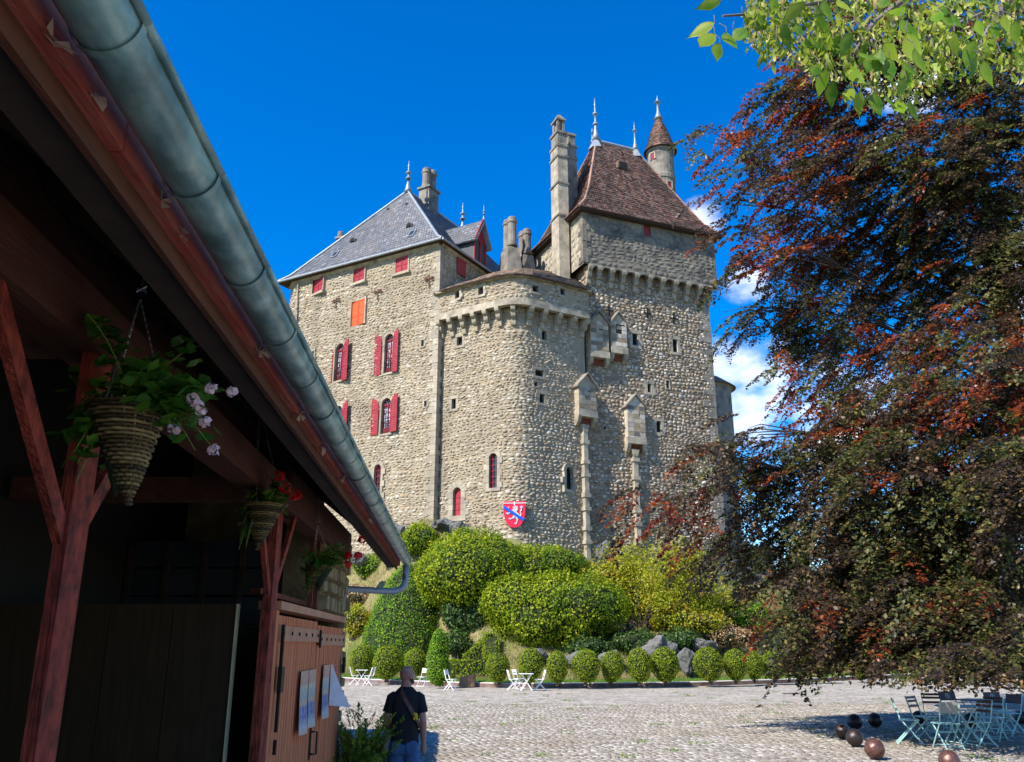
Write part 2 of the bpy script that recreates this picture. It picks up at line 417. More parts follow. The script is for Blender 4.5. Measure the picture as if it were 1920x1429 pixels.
M['land'] = rough_mat('far_ground', [(.3, (.06, .08, .025)), (.7, (.11, .11, .045))], .05, .95, .3)
def rough_leaf():
    """large overhead leaves: each its own green, pale midrib and side veins, light coming through"""
    m, nt, b, out = _mat('green_leaves_overhead')
    oi = nt.nodes.new('ShaderNodeObjectInfo'); col = _ramp(nt, oi.outputs['Random'], [(0, (.04, .16, .006)), (.4, (.10, .27, .008)), (.75, (.21, .38, .015)), (1, (.38, .48, .05))])
    col = _mixc(nt, _ramp(nt, _noise(nt, 2.4, 5), [(.4, (0, 0, 0)), (.75, (.5, .5, .5))]), col, (.40, .42, .07))
    wv = nt.nodes.new('ShaderNodeTexWave'); wv.inputs['Scale'].default_value = 2.2; wv.inputs['Distortion'].default_value = 1.2; wv.bands_direction = 'DIAGONAL'
    nt.links.new(nt.nodes.new('ShaderNodeTexCoord').outputs['Object'], wv.inputs['Vector'])
    nt.links.new(col, b.inputs['Base Color']); b.inputs['Roughness'].default_value = .42; b.inputs['Specular IOR Level'].default_value = .3
    t = nt.nodes.new('ShaderNodeBsdfTranslucent'); nt.links.new(col, t.inputs[0]); mx = nt.nodes.new('ShaderNodeMixShader'); mx.inputs[0].default_value = .5
    nt.links.new(b.outputs[0], mx.inputs[1]); nt.links.new(t.outputs[0], mx.inputs[2]); nt.links.new(mx.outputs[0], out.inputs[0]); return m
M['box'] = leaf_mat('box_leaves', [(0, (.065, .125, .006)), (.4, (.16, .24, .010)), (.8, (.28, .345, .018)), (1, (.40, .42, .04))], .6, .35, spec=.15, big=((.24, .19, .03), .7, .60, .74))
M['yew'] = leaf_mat('clipped_green', [(0, (.040, .13, .008)), (.5, (.12, .26, .012)), (.85, (.23, .35, .022)), (1, (.34, .42, .05))], .6, .35, spec=.15)
M['ivy_green'] = leaf_mat('shrub_leaves', [(0, (.06, .13, .006)), (.4, (.18, .26, .010)), (.8, (.33, .38, .016)), (1, (.45, .45, .04))], .6, .35, spec=.15, big=((.11, .19, .02), .45, .50, .66))
M['dark_green'] = leaf_mat('dark_shrub_leaves', [(0, (.018, .05, .012)), (.6, (.05, .11, .02)), (1, (.13, .19, .04))], .5, .2, spec=.25)
M['yellow_leaf'] = leaf_mat('yellowing_leaves', [(0, (.16, .24, .010)), (.5, (.32, .36, .014)), (.85, (.45, .42, .025)), (1, (.52, .30, .03))], .6, .4, big=((.38, .25, .025), .55, .52, .72))
M['dry_leaf'] = leaf_mat('dry_ground_leaves', [(0, (.22, .11, .05)), (.5, (.40, .25, .13)), (1, (.5, .38, .22))], .8, .2)
M['core'] = plain('shaded_inside', (.018, .026, .008), .95)  # solid dark core behind the leaves, inner shade put into its colour
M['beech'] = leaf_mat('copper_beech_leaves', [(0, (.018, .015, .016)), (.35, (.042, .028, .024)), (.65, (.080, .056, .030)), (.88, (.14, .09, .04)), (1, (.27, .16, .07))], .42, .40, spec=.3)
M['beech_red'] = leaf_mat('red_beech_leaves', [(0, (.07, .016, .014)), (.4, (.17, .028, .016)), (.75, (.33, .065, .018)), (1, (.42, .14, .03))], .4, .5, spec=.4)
M['beech_green'] = leaf_mat('olive_beech_leaves', [(0, (.022, .034, .012)), (.4, (.055, .070, .018)), (.8, (.13, .13, .035)), (1, (.28, .22, .07))], .44, .42, spec=.3)
M['maple'] = rough_leaf()
M['samara'] = leaf_mat('winged_seeds', [(0, (.05, .11, .006)), (.35, (.14, .22, .010)), (.65, (.30, .35, .03)), (.88, (.52, .49, .14)), (1, (.52, .36, .16))], .5, .4)
M['juniper'] = leaf_mat('feathery_conifer', [(0, (.07, .16, .015)), (.6, (.18, .30, .025)), (1, (.32, .40, .05))], .5, .3)
M['geranium'] = leaf_mat('geranium_leaves', [(0, (.03, .11, .015)), (.6, (.07, .20, .02)), (1, (.16, .30, .03))], .4, .4)
M['stem'] = plain('green_stem', (.16, .27, .04), .6)
M['pink_flower'] = leaf_mat('pale_pink_petals', [(0, (.80, .52, .56)), (1, (.92, .76, .76))], .6, .35)
M['red_flower'] = leaf_mat('red_petals', [(0, (.62, .008, .015)), (1, (.80, .03, .03))], .5, .3)
M['grass'] = leaf_mat('grass_blades', [(0, (.06, .15, .012)), (.6, (.12, .25, .02)), (1, (.25, .30, .06))], .6, .3)
M['dry_grass'] = leaf_mat('dry_grass_blades', [(0, (.22, .20, .06)), (.6, (.36, .31, .12)), (1, (.14, .20, .03))], .7, .3)
M['roof_under'] = plain('roof_boarding', (.035, .022, .016), .9)
M['web'] = plain('dusty_cobweb', (.36, .25, .19), .95, spec=.02)
def _paper():
    m, nt, b, out = _mat('poster_print')
    tc = nt.nodes.new('ShaderNodeTexCoord'); sp = nt.nodes.new('ShaderNodeSeparateXYZ'); nt.links.new(tc.outputs['UV'], sp.inputs[0])
    base = _ramp(nt, sp.outputs[1], [(.0, (.60, .42, .28)), (.12, (.42, .48, .55)), (.26, (.03, .10, .36)), (.42, (.04, .14, .42)), (.47, (.58, .34, .18)), (.6, (.24, .38, .40)), (.74, (.55, .50, .42)), (.8, (.60, .22, .15)), (1, (.66, .36, .26))])
    nz = _noise(nt, 9, 5, vec=tc.outputs['UV'])
    col = _mixc(nt, _ramp(nt, nz, [(.42, (0, 0, 0)), (.6, (.55, .55, .55))]), base, (.72, .62, .54))
    nt.links.new(col, b.inputs['Base Color']); b.inputs['Roughness'].default_value = .4
    return m
M['poster'] = _paper()
M['paper_back'] = plain('paper_back', (.62, .55, .57), .6)
def _far_cobble():
    m, nt, b, out = _mat('far_cobbles')
    tc = nt.nodes.new('ShaderNodeTexCoord')
    v = nt.nodes.new('ShaderNodeTexVoronoi'); v.inputs['Scale'].default_value = 6.5
    nt.links.new(tc.outputs['Object'], v.inputs['Vector'])
    sp = nt.nodes.new('ShaderNodeSeparateXYZ'); nt.links.new(v.outputs['Color'], sp.inputs[0])
    col = _ramp(nt, sp.outputs[0], [(0, (.22, .19, .15)), (.5, (.355, .32, .265)), (1, (.49, .455, .395))])
    big = _ramp(nt, _noise(nt, .35, 5, .6), [(.35, (.86, .84, .82)), (.65, (1.06, 1.05, 1.04))])
    col = _mixc(nt, 1.0, col, big, 'MULTIPLY')
    nt.links.new(col, b.inputs['Base Color']); b.inputs['Roughness'].default_value = .8
    _bump(nt, b, v.outputs['Distance'], .6, .03)
    return m
M['far_cobble'] = _far_cobble()

# ------------------------------------------------------------------ ground, courtyard, kerb, lawn, hillside
_kx = np.array([-60, -30, -14, -9.5, -7.7, -4.3, -1.5, 1, 4.9, 9, 15.9, 25.4, 31, 60.])
_ky = np.array([70, 62, 55.5, 51.6, 48.9, 46.2, 44.3, 43.6, 44.0, 45.4, 50.0, 58.2, 63, 84.])
_kk = np.exp(-np.linspace(-2, 2, 41) ** 2); _kk /= _kk.sum()
_kxs = np.arange(-64, 64, .1); _kys = np.convolve(np.pad(np.interp(_kxs, _kx, _ky), 20, mode='edge'), _kk, 'valid')
def KY(x): return np.interp(x, _kxs, _kys)
_ax = np.array([-40, -14, -6, 0, 6, 12, 20, 36.]); _aa = np.array([6, 7.6, 9.5, 8.2, 6.7, 6.0, 4.9, 4.0])
def hill(x, d):
    """height of the mound, d metres beyond the kerb"""
    x = np.asarray(x, float); d = np.asarray(d, float)
    D = np.maximum(59.5 - KY(x), np.interp(x, [-14, -8, -5], [15., 12., 9.]))
    s0 = np.interp(x, [-14, -9.5, -7.8, -4.2, -1, 3], [3.2, 3.4, 5.4, 6.2, 3.8, 3.2]); t = np.clip((d - s0) / (D - s0), 0, 1); t = t * t * (3 - 2 * t) * .55 + t * .45
    n = (np.sin(x * .9 + d * .5) + np.sin(x * .37 - d * .8 + 1.3) * 1.2 + np.sin(x * 2.1 + d * 1.7) * .5) * .22
    return .21 + np.interp(x, _ax, _aa) * t + n * np.clip((d - s0 - .3) / 3, 0, 1) * np.clip(t * 3, 0, 1)
def HZ(x, y): return float(hill(x, max(0.0, y - float(KY(x)))))

def grid(name, fx, nu, nv, mat, parent=None, kind='structure', smooth=True):
    u, v = np.meshgrid(np.linspace(0, 1, nu), np.linspace(0, 1, nv))
    P = fx(u.ravel(), v.ravel())
    i = np.arange(nu * nv).reshape(nv, nu)
    F = np.stack([i[:-1, :-1], i[:-1, 1:], i[1:, 1:], i[1:, :-1]], -1).reshape(-1, 4)
    o = ob(name, mesh_np(name, P, F, smooth), mat, parent)
    if kind: o['kind'] = kind
    return o
grid('ground', lambda u, v: np.stack([(u - .5) * 3600, -800 + v * 3400, np.full_like(u, -.06)], -1), 12, 12, M['land'])
Y_REAL = 32.0
# courtyard: stone bed near, beyond the real cobbles the material takes over
def _court():
    xs = np.linspace(-16, 44, 61); V = []; F = []; mi = []
    for k, x in enumerate(xs):
        V += [(x, -30, .0095), (x, 13.1, .0095), (x, 13.1, 0), (x, Y_REAL - .9, 0), (x, Y_REAL - .9, .0095), (x, float(KY(x)) + .02, .0095)]
    for k in range(len(xs) - 1):
        a, b = 6 * k, 6 * k + 6
        for q, m_ in ((0, 1), (1, 0), (2, 0), (3, 0), (4, 1)): F.append((a + q, b + q, b + q + 1, a + q + 1)); mi.append(m_)
    me = bpy.data.meshes.new('courtyard'); me.from_pydata(V, [], F)
    me.materials.append(M['sand_joint']); me.materials.append(M['far_cobble']); me.polygons.foreach_set('material_index', mi)
    return me
court = ob('courtyard', _court(), None); tag(court, kind='structure')

def cobbles():
    W, sx, sy = 1.02, .150, .127
    X, Yc, A, L = [], [], [], []
    j = 0; y0 = 12.6
    while y0 < Y_REAL - .4:
        xa, xb = -.27 * (y0 + W) - .6, .66 * (y0 + W) + .8
        n = int((xb - xa) / sx); k = 8
        xi = xa + np.arange(n) * sx + R.uniform(-.012, .012, n)
        t = (np.arange(k) + .5) / k
        xx = xi[:, None] + .26 * (1 - (2 * t - 1) ** 2)[None] * (1 if j % 2 else 1)
        sl = -.26 * 2 * (2 * t - 1) * 2 / W
        yy = y0 + t[None] * W + .30 * np.sin(xx * .55 + j * .15) + .12 * np.sin(xx * 1.3 + j)
        X.append(xx.ravel()); Yc.append(yy.ravel()); A.append(np.broadcast_to(np.arctan(sl), xx.shape).ravel())
        y0 += W; j += 1
    X = np.concatenate(X); Yc = np.concatenate(Yc); A = np.concatenate(A); n = len(X)
    X = X + R.uniform(-.006, .006, n); Yc = Yc + R.uniform(-.008, .008, n)
    hw = sx / 2 - R.uniform(.008, .016, n); hl = sy / 2 - R.uniform(.001, .005, n)
    ht = .017 + R.uniform(-.004, .004, n); tx = R.uniform(-.0028, .0028, n); ty = R.uniform(-.0028, .0028, n)
    ca, sa = np.cos(A), np.sin(A)
    V = np.zeros((n, 8, 3))
    for q, (a, b) in enumerate([(-1, -1), (1, -1), (1, 1), (-1, 1)]):
        for lv, s_ in ((0, 1.0), (4, .88)):
            a_ = a * hw * s_; b_ = b * hl * s_
            V[:, q + lv, 0] = X + a_ * ca + b_ * sa; V[:, q + lv, 1] = Yc - a_ * sa + b_ * ca
            V[:, q + lv, 2] = (-.006 if lv == 0 else 0) + (0 if lv == 0 else 1) * (ht + a * tx + b * ty)
    F = np.array([(4, 5, 6, 7), (0, 1, 5, 4), (1, 2, 6, 5), (2, 3, 7, 6), (3, 0, 4, 7)])
    # which ones show largest in view
    u = X / (Yc * CT) * 1.0
    vis = (Yc > 16.2) & (X > -.145 * Yc) & (X < .56 * Yc)
    key = np.where(vis, Yc - np.abs(X) * .02, 1e6); order = np.argsort(key)
    big = order[:300]; rest = np.setdiff1d(np.arange(n), big)
    me = mesh_np('cobbles', V[rest].reshape(-1, 3), (np.arange(len(rest))[:, None, None] * 8 + F[None]).reshape(-1, 4))
    ob('cobbles', me, M['cobble'], court, kind='stuff')
    for i in big:
        c = V[i].mean(0); mm = mesh_np('cobble', V[i] - c, F)
        ob('cobble', mm, M['cobble'], court, mw=Matrix.Translation(c))
cobbles()

def kerb():
    xs = np.arange(-40, 46, .5); lo = .0095
    V, F, mi = [], [], []
    for x in xs:
        y = float(KY(x))
        V += [(x, y, lo - .1), (x, y, .20), (x, y + .04, .235), (x, y + .42, .235), (x, y + .42, .0)]
    for k in range(len(xs) - 1):
        for q in range(4):
            a, b = 5 * k + q, 5 * k + 5 + q
            F.append((a, b, b + 1, a + 1)); mi.append(0 if q == 0 else 1)
    me = bpy.data.meshes.new('kerb'); me.from_pydata(V, [], F)
    me.materials.append(M['kerb']); me.materials.append(M['kerb_top']); me.polygons.foreach_set('material_index', mi)
    tag(ob('kerb', me, None), kind='structure')
kerb()
def _lawn(u, v):
    x = -40 + u * 86; d = .40 + v * 2.9
    return np.stack([x, KY(x) + d, hill(x, d) + .01 * np.sin(x * 3)], -1)
grid('lawn', _lawn, 240, 10, M['lawn'])
def _hill(u, v):
    x = -46 + u * 100; d = 3.25 + v ** 1.3 * 40
    return np.stack([x, KY(x) + d, hill(x, d)], -1)
grid('hillside', _hill, 240, 90, M['soil'])

def leaves(P, N, size, aspect=.55, jitter=.6, fold=.25, rng=R, flat=None):
    """one little pointed four-sided leaf per point: P, N arrays (n,3)"""
    n = len(P); N = N + rng.normal(0, jitter, (n, 3)); N /= np.linalg.norm(N, axis=1, keepdims=True) + 1e-9
    T = rng.normal(0, 1, (n, 3)) if flat is None else flat + rng.normal(0, .35, (n, 3))
    T = T - N * (T * N).sum(1, keepdims=True); T /= np.linalg.norm(T, axis=1, keepdims=True) + 1e-9
    B = np.cross(N, T)
    s = size * rng.uniform(.7, 1.25, (n, 1)); w = s * aspect
    V = np.stack([P - T * s * .5, P + B * w * .5 + N * w * fold + T * s * .05, P + T * s * .5, P - B * w * .5 + N * w * fold + T * s * .05], 1)
    F = np.arange(n * 4).reshape(n, 4)
    return V.reshape(-1, 3), F
def grass(name, xf, n, h, mat, parent=None):
    u = R.uniform(0, 1, n); v = R.uniform(0, 1, n); P = xf(u, v)
    a = R.uniform(0, 6.28, n); w = .018; hh = h * R.uniform(.5, 1.3, n)
    dx, dy = np.cos(a), np.sin(a); ln = R.normal(0, .35, (n, 2)) * hh[:, None]
    V = np.stack([P + np.stack([dx * w, dy * w, -0.02 + 0 * a], -1), P - np.stack([dx * w, dy * w, .02 + 0 * a], -1), P + np.stack([ln[:, 0], ln[:, 1], hh], -1)], 1)
    o = ob(name, mesh_np(name, V.reshape(-1, 3), np.arange(n * 3).reshape(n, 3)), mat)
    tag(o, kind='stuff'); return o
tag(grass('lawn_grass', lambda u, v: _lawn(.29 + u * .5, v), 60000, .09, M['grass']), 'short green grass behind the kerb')
tag(grass('hill_grass', lambda u, v: _hill(.28 + u * .46, v * .38), 60000, .30, M['dry_grass']), 'dry yellowish grass on the slope of the mound')

# ------------------------------------------------------------------ the castle
castle = empty('castle', (0, 66, 7), 'old stone castle with slate and red tile roofs on the rocky mound', 'castle')

class Wall:
    """vertical wall over a path in plan, u along it (left to right as seen from the courtyard), v the height"""
    def __init__(s, pts):
        s.p = np.array(pts, float); d = np.diff(s.p, axis=0); s.l = np.concatenate([[0], np.cumsum(np.hypot(d[:, 0], d[:, 1]))])
        t = d / np.linalg.norm(d, axis=1, keepdims=True); n = np.stack([t[:, 1], -t[:, 0]], 1)
        nv = np.vstack([n[:1], n[:-1] + n[1:], n[-1:]]); s.n = nv / np.linalg.norm(nv, axis=1, keepdims=True)
        s.L = s.l[-1]; s.holes = []
    def pt(s, u, v, d=0.0):
        u = np.asarray(u, float)
        x = np.interp(u, s.l, s.p[:, 0]); y = np.interp(u, s.l, s.p[:, 1])
        nx = np.interp(u, s.l, s.n[:, 0]); ny = np.interp(u, s.l, s.n[:, 1]); k = np.hypot(nx, ny)
        return np.stack([x + nx / k * d, y + ny / k * d, np.broadcast_to(v, x.shape)], -1)
    def frame(s, u, v):
        p = s.pt(u, v); nx, ny = [float(np.interp(u, s.l, s.n[:, i])) for i in (0, 1)]; k = math.hypot(nx, ny); nx /= k; ny /= k
        t = Vector((-ny, nx, 0)); n = Vector((nx, ny, 0)); o = Vector(p)
        f = lambda a, b, c: o + t * a + n * c + Vector((0, 0, b))
        f.o, f.t, f.n = o, t, n
        return f
    def hit(s, px, py):
        a, b = ray(px, py); best = None
        for i in range(len(s.p) - 1):
            (x0, y0), (x1, y1) = s.p[i], s.p[i + 1]
            den = (x1 - x0) - a * (y1 - y0)
            if abs(den) < 1e-9: continue
            t = (a * y0 - x0) / den
            lo, hi = (-.6 if i == 0 else -.001), (1.6 if i == len(s.p) - 2 else 1)
            if lo <= t <= hi:
                y = y0 + t * (y1 - y0)
                if y > 0 and (best is None or y < best[2]): best = (s.l[i] + t * (s.l[i + 1] - s.l[i]), CAM_H + b * y, y)
        return best[0], best[1]
    def rect(s, x0, y0, x1, y1):
        cx, cy = (x0 + x1) / 2, (y0 + y1) / 2
        u0, _ = s.hit(x0, cy); u1, _ = s.hit(x1, cy); u, vt = s.hit(cx, y0); u, vb = s.hit(cx, y1)
        return u, vb, u1 - u0, vt - vb
    def back(s, name, mat, z0, z1, step=1.0, d=0.0, parent=None):
        us = sorted(set([0.0, s.L] + [float(x) for x in s.l] + list(np.arange(step, s.L, step)) + [q for h in s.holes for q in h[:2] if 0 < q < s.L]))
        vs = sorted(set([z0, z1] + [q for h in s.holes for q in h[2:] if z0 < q < z1]))
        mb = MB(); idx = {}
        def vi(i, j):
            if (i, j) not in idx:
                idx[(i, j)] = len(mb.V); mb.V.append(tuple(s.pt(us[i], vs[j], d)))
            return idx[(i, j)]
        for i in range(len(us) - 1):
            for j in range(len(vs) - 1):
                cu, cv = (us[i] + us[i+1]) / 2, (vs[j] + vs[j+1]) / 2
                if any(h[0] < cu < h[1] and h[2] < cv < h[3] for h in s.holes): continue
                mb.F.append((vi(i, j), vi(i+1, j), vi(i+1, j+1), vi(i, j+1)))
        me = bpy.data.meshes.new(name); me.from_pydata(mb.V, [], mb.F); me.update()
        return ob(name, me, mat, parent or castle)

STONES = []      # (V (n,12,3), size, material)
def stones(w, z0, z1, mat, rh=.27, rw=.44, proud=.075, u0=0.0, u1=None, margin=.06, prob=1.0, d0=0.0):
    u1 = w.L if u1 is None else u1
    U, Vv, HW, HH = [], [], [], []
    z = z0
    while z < z1:
        h = rh * R.choice([.62, .8, 1.0, 1.25, 1.65]) * R.uniform(.9, 1.1); u = u0 + R.uniform(-.3, 0)
        while u < u1:
            l = rw * R.uniform(.55, 1.6)
            U.append(u + l / 2); Vv.append(z + h / 2 + .07 * math.sin(u * 1.1 + z * .7) + R.uniform(-.055, .055)); HW.append(l / 2 * R.uniform(.8, 1.06) - .015); HH.append(h / 2 * R.uniform(.72, 1.25) - .012); u += l
        z += h
    U, Vv, HW, HH = map(np.array, (U, Vv, HW, HH))
    keep = (U - HW > u0 - .05) & (U + HW < u1 + .05) & (R.uniform(0, 1, len(U)) < prob)
    for a, b, c, e in w.holes:
        keep &= ~((U + HW > a - margin) & (U - HW < b + margin) & (Vv + HH > c - margin) & (Vv - HH < e + margin))
    U, Vv, HW, HH = U[keep], Vv[keep], HW[keep], HH[keep]; n = len(U)
    ang = np.radians([34, 88, 146, 214, 272, 326])
    cu, cv = np.cos(ang), np.sin(ang); sup = (np.abs(cu) ** 6.0 + np.abs(cv) ** 6.0) ** (-1 / 6.0); cu, cv = cu * sup, cv * sup
    j = R.uniform(.70, 1.06, (n, 6)); P = np.zeros((n, 12, 3))
    pr = proud * R.uniform(.35, 1.25, n); tu, tv = R.normal(0, .22, n), R.normal(0, .22, n)
    rot = R.normal(0, .24, n)
    for lv, sc in ((0, 1.0), (1, .82)):
        a = cu[None] * HW[:, None] * j * sc; b = cv[None] * HH[:, None] * j * sc
        a, b = a * np.cos(rot)[:, None] - b * np.sin(rot)[:, None], a * np.sin(rot)[:, None] + b * np.cos(rot)[:, None]
        dd = -.02 + 0 * a if lv == 0 else pr[:, None] * (1 + tu[:, None] * cu[None] + tv[:, None] * cv[None])
        uu = U[:, None] + a
        q = w.pt(uu.ravel(), (Vv[:, None] + b).ravel()).reshape(n, 6, 3)
        nx = np.interp(uu.ravel(), w.l, w.n[:, 0]).reshape(n, 6); ny = np.interp(uu.ravel(), w.l, w.n[:, 1]).reshape(n, 6); k = np.hypot(nx, ny)
        q[..., 0] += nx / k * (dd + d0); q[..., 1] += ny / k * (dd + d0)
        P[:, lv * 6:lv * 6 + 6] = q
    STONES.append((P, HW * HH, mat))
SF = np.array([(i, (i + 1) % 6, 6 + (i + 1) % 6, 6 + i) for i in range(6)] + [(6, 7, 8, 9), (6, 9, 10, 11)])
def stones_flush():
    allsz = np.concatenate([s for _, s, _ in STONES]); thr = np.sort(allsz)[-300]
    by = {}
    for P, s, m in STONES:
        for i in np.nonzero(s >= thr)[0]:
            c = P[i].mean(0)
            ob('stone', mesh_np('stone', P[i] - c, SF), M[m], castle, mw=Matrix.Translation(c))
        by.setdefault(m, []).append(P[s < thr])
    for m, L in by.items():
        P = np.concatenate(L); n = len(P)
        o = ob('wall_stones', mesh_np('wall_stones', P.reshape(-1, 3), (np.arange(n)[:, None, None] * 12 + SF[None]).reshape(-1, 4)), M[m], castle, kind='stuff')

def arch(w, h, n=10, grow=0.0):
    """outline from bottom left over a round head to bottom right"""
    r = w / 2 + grow; c = h - w / 2
    return [(-r, -min(grow, 0.0))] + [(-r * math.cos(math.pi * i / n), c + r * math.sin(math.pi * i / n)) for i in range(n + 1)] + [(r, -min(grow, 0.0))]
def rectline(w, h, grow=0.0): return [(-w/2 - grow, 0), (-w/2 - grow, h + grow), (w/2 + grow, h + grow), (w/2 + grow, 0)]
def blocks(mb, f, w, h, gw=.2, hb=.42, proud=.05, arched=False):
    """pale jamb, sill and lintel stones, alternately long and short"""
    top = h - w / 2 if arched else h
    n = max(2, round(top / hb)); hb = top / n
    for s in (-1, 1):
        for i in range(n):
            g = gw * (1.6 if (i + (s > 0)) % 2 else .95) * rnd.uniform(.9, 1.1)
            a0, a1 = (s * w / 2, s * (w / 2 + g)); a0, a1 = min(a0, a1), max(a0, a1)
            mb.fbox(f, a0, a1, i * hb + .008, (i + 1) * hb - .008, -.25, proud + rnd.uniform(-.012, .012))
    if arched:
        k = 7; r0, r1, c = w / 2, w / 2 + max(gw * 1.15, .24 * w), h - w / 2
        for i in range(k):
            t0, t1 = math.pi * i / k + .015, math.pi * (i + 1) / k - .015
            m = (t0 + t1) / 2
            mb.fprism(f, [(-r0*math.cos(t0), c + r0*math.sin(t0)), (-r0*math.cos(m), c + r0*math.sin(m)), (-r0*math.cos(t1), c + r0*math.sin(t1)), (-r1*math.cos(t1), c + r1*math.sin(t1)), (-r1*math.cos(m), c + r1*math.sin(m)), (-r1*math.cos(t0), c + r1*math.sin(t0))], -.25, proud + rnd.uniform(-.012, .012))
    else:
        mb.fbox(f, -w/2 - gw * 1.2, w/2 + gw * 1.2, h + .006, h + gw * 1.25, -.25, proud + .01)
    mb.fbox(f, -w/2 - gw * 1.1, w/2 + gw * 1.1, -gw * .9, -.006, -.25, proud + .035)

def slit(w, x0, y0, x1, y1, gw=.2, bars=False, mat='ashlar', name='slit_window', pane='void'):
    u, v, ww, h = w.rect(x0, y0, x1, y1); ww = max(ww, .25)
    w.holes.append((u - ww/2, u + ww/2, v, v + h)); f = w.frame(u, v)
    mb = MB(); blocks(mb, f, ww, h, gw, .5)
    s = ob(name, mb, M[mat], castle)
    ob('pane', MB().fbox(f, -ww/2 - .01, ww/2 + .01, -.01, h + .01, -.34, -.27), M[pane], s)
    if bars:
        b = MB(); k = max(1, round(ww / .16))
        for i in range(1, k + 1): b.fbox(f, -ww/2 + ww*i/(k+1) - .012, -ww/2 + ww*i/(k+1) + .012, 0, h, -.12, -.095)
        for i in range(1, 4): b.fbox(f, -ww/2, ww/2, h*i/4 - .012, h*i/4 + .012, -.125, -.09)
        ob('grille', b, M['iron'], s)
    return s
def arched(w, x0, y0, x1, y1, paint='dark_red', grille='red_paint', gw=.26, door=False):
    u, v, ww, h = w.rect(x0, y0, x1, y1)
    w.holes.append((u - ww/2, u + ww/2, v, v + h)); f = w.frame(u, v)
    mb = MB(); blocks(mb, f, ww, h, gw, .42, .05, True)
    s = ob('arched_door' if door else 'arched_window', mb, M['ashlar'], castle)
    if door:
        d = ob('door_leaf', MB().fprism(f, arch(ww, h), -.33, -.22), M['red_paint'], s)
        for i in range(1, 4): ob('hinge_strap', MB().fbox(f, -ww/2 + .03, ww/2 - .03, h*i/4.6 - .02, h*i/4.6 + .02, -.219, -.2), M['dark_red'], s)
    else:
        ob('pane', MB().fprism(f, arch(ww, h), -.33, -.27), M['glass'], s)
        b = MB()
        for i in (1, 2): b.fbox(f, -ww/2 + ww*i/3 - .016, -ww/2 + ww*i/3 + .016, 0, h - ww*.12, -.16, -.13)
        k = max(3, round(h / .42))
        for i in range(1, k): b.fbox(f, -ww/2, ww/2, h*i/k - .014, h*i/k + .014, -.17, -.12)
        b.fring(f, arch(ww, h, 10, -.05), arch(ww, h, 10, 0), -.24, -.18)
        ob('grille', b, M[grille], s)
    return s
def shutter(f, parent, a0, a1, h, mat, ang=0.0, hinge=None, arch_side=0, label=None):
    """louvred leaf between a0 and a1 (metres along the wall), turned by ang about its hinge"""
    hz = a0 if hinge is None else hinge
    def g(a, b, c):
        da = a - hz; return f(hz + da * math.cos(ang) - c * math.sin(ang) * (1 if da >= 0 else -1), b, .12 + abs(da) * math.sin(ang) + c * math.cos(ang))
    wd = a1 - a0; mb = MB(); st = min(.075, wd * .2)
    def top(a):
        if not arch_side: return h
        x = (a - a0) / wd if arch_side > 0 else (a1 - a) / wd     # 0 at the outer edge, 1 at the window
        return h - wd * .95 * (1 - math.sqrt(max(0, 1 - min(max(x, 0), 1) ** 2)))
    aa = [a0 + wd * i / 6 for i in range(7)]
    mb.fprism(g, [(a0, 0), (a1, 0)] + [(a, top(a)) for a in reversed(aa)], .0, .022)
    for s0, s1 in ((a0, a0 + st), (a1 - st, a1)):
        mb.fbox(g, s0, s1, 0, min(top(s0), top(s1)) , .022, .05)
    for b in (0, h * .36, h * .70): mb.fbox(g, a0 + st, a1 - st, b, b + .09, .022, .048)
    n = int(h / .13)
    for i in range(n):
        b = i * .13 + .02
        if b + .1 < min(top(a0 + st), top(a1 - st)):
            mb.hexa([g(a0+st,b,.022), g(a1-st,b,.022), g(a1-st,b+.01,.044), g(a0+st,b+.01,.044), g(a0+st,b+.1,.022), g(a1-st,b+.1,.022), g(a1-st,b+.1,.026), g(a0+st,b+.1,.026)])
    return ob('shutter', mb, M[mat], parent, label=label)
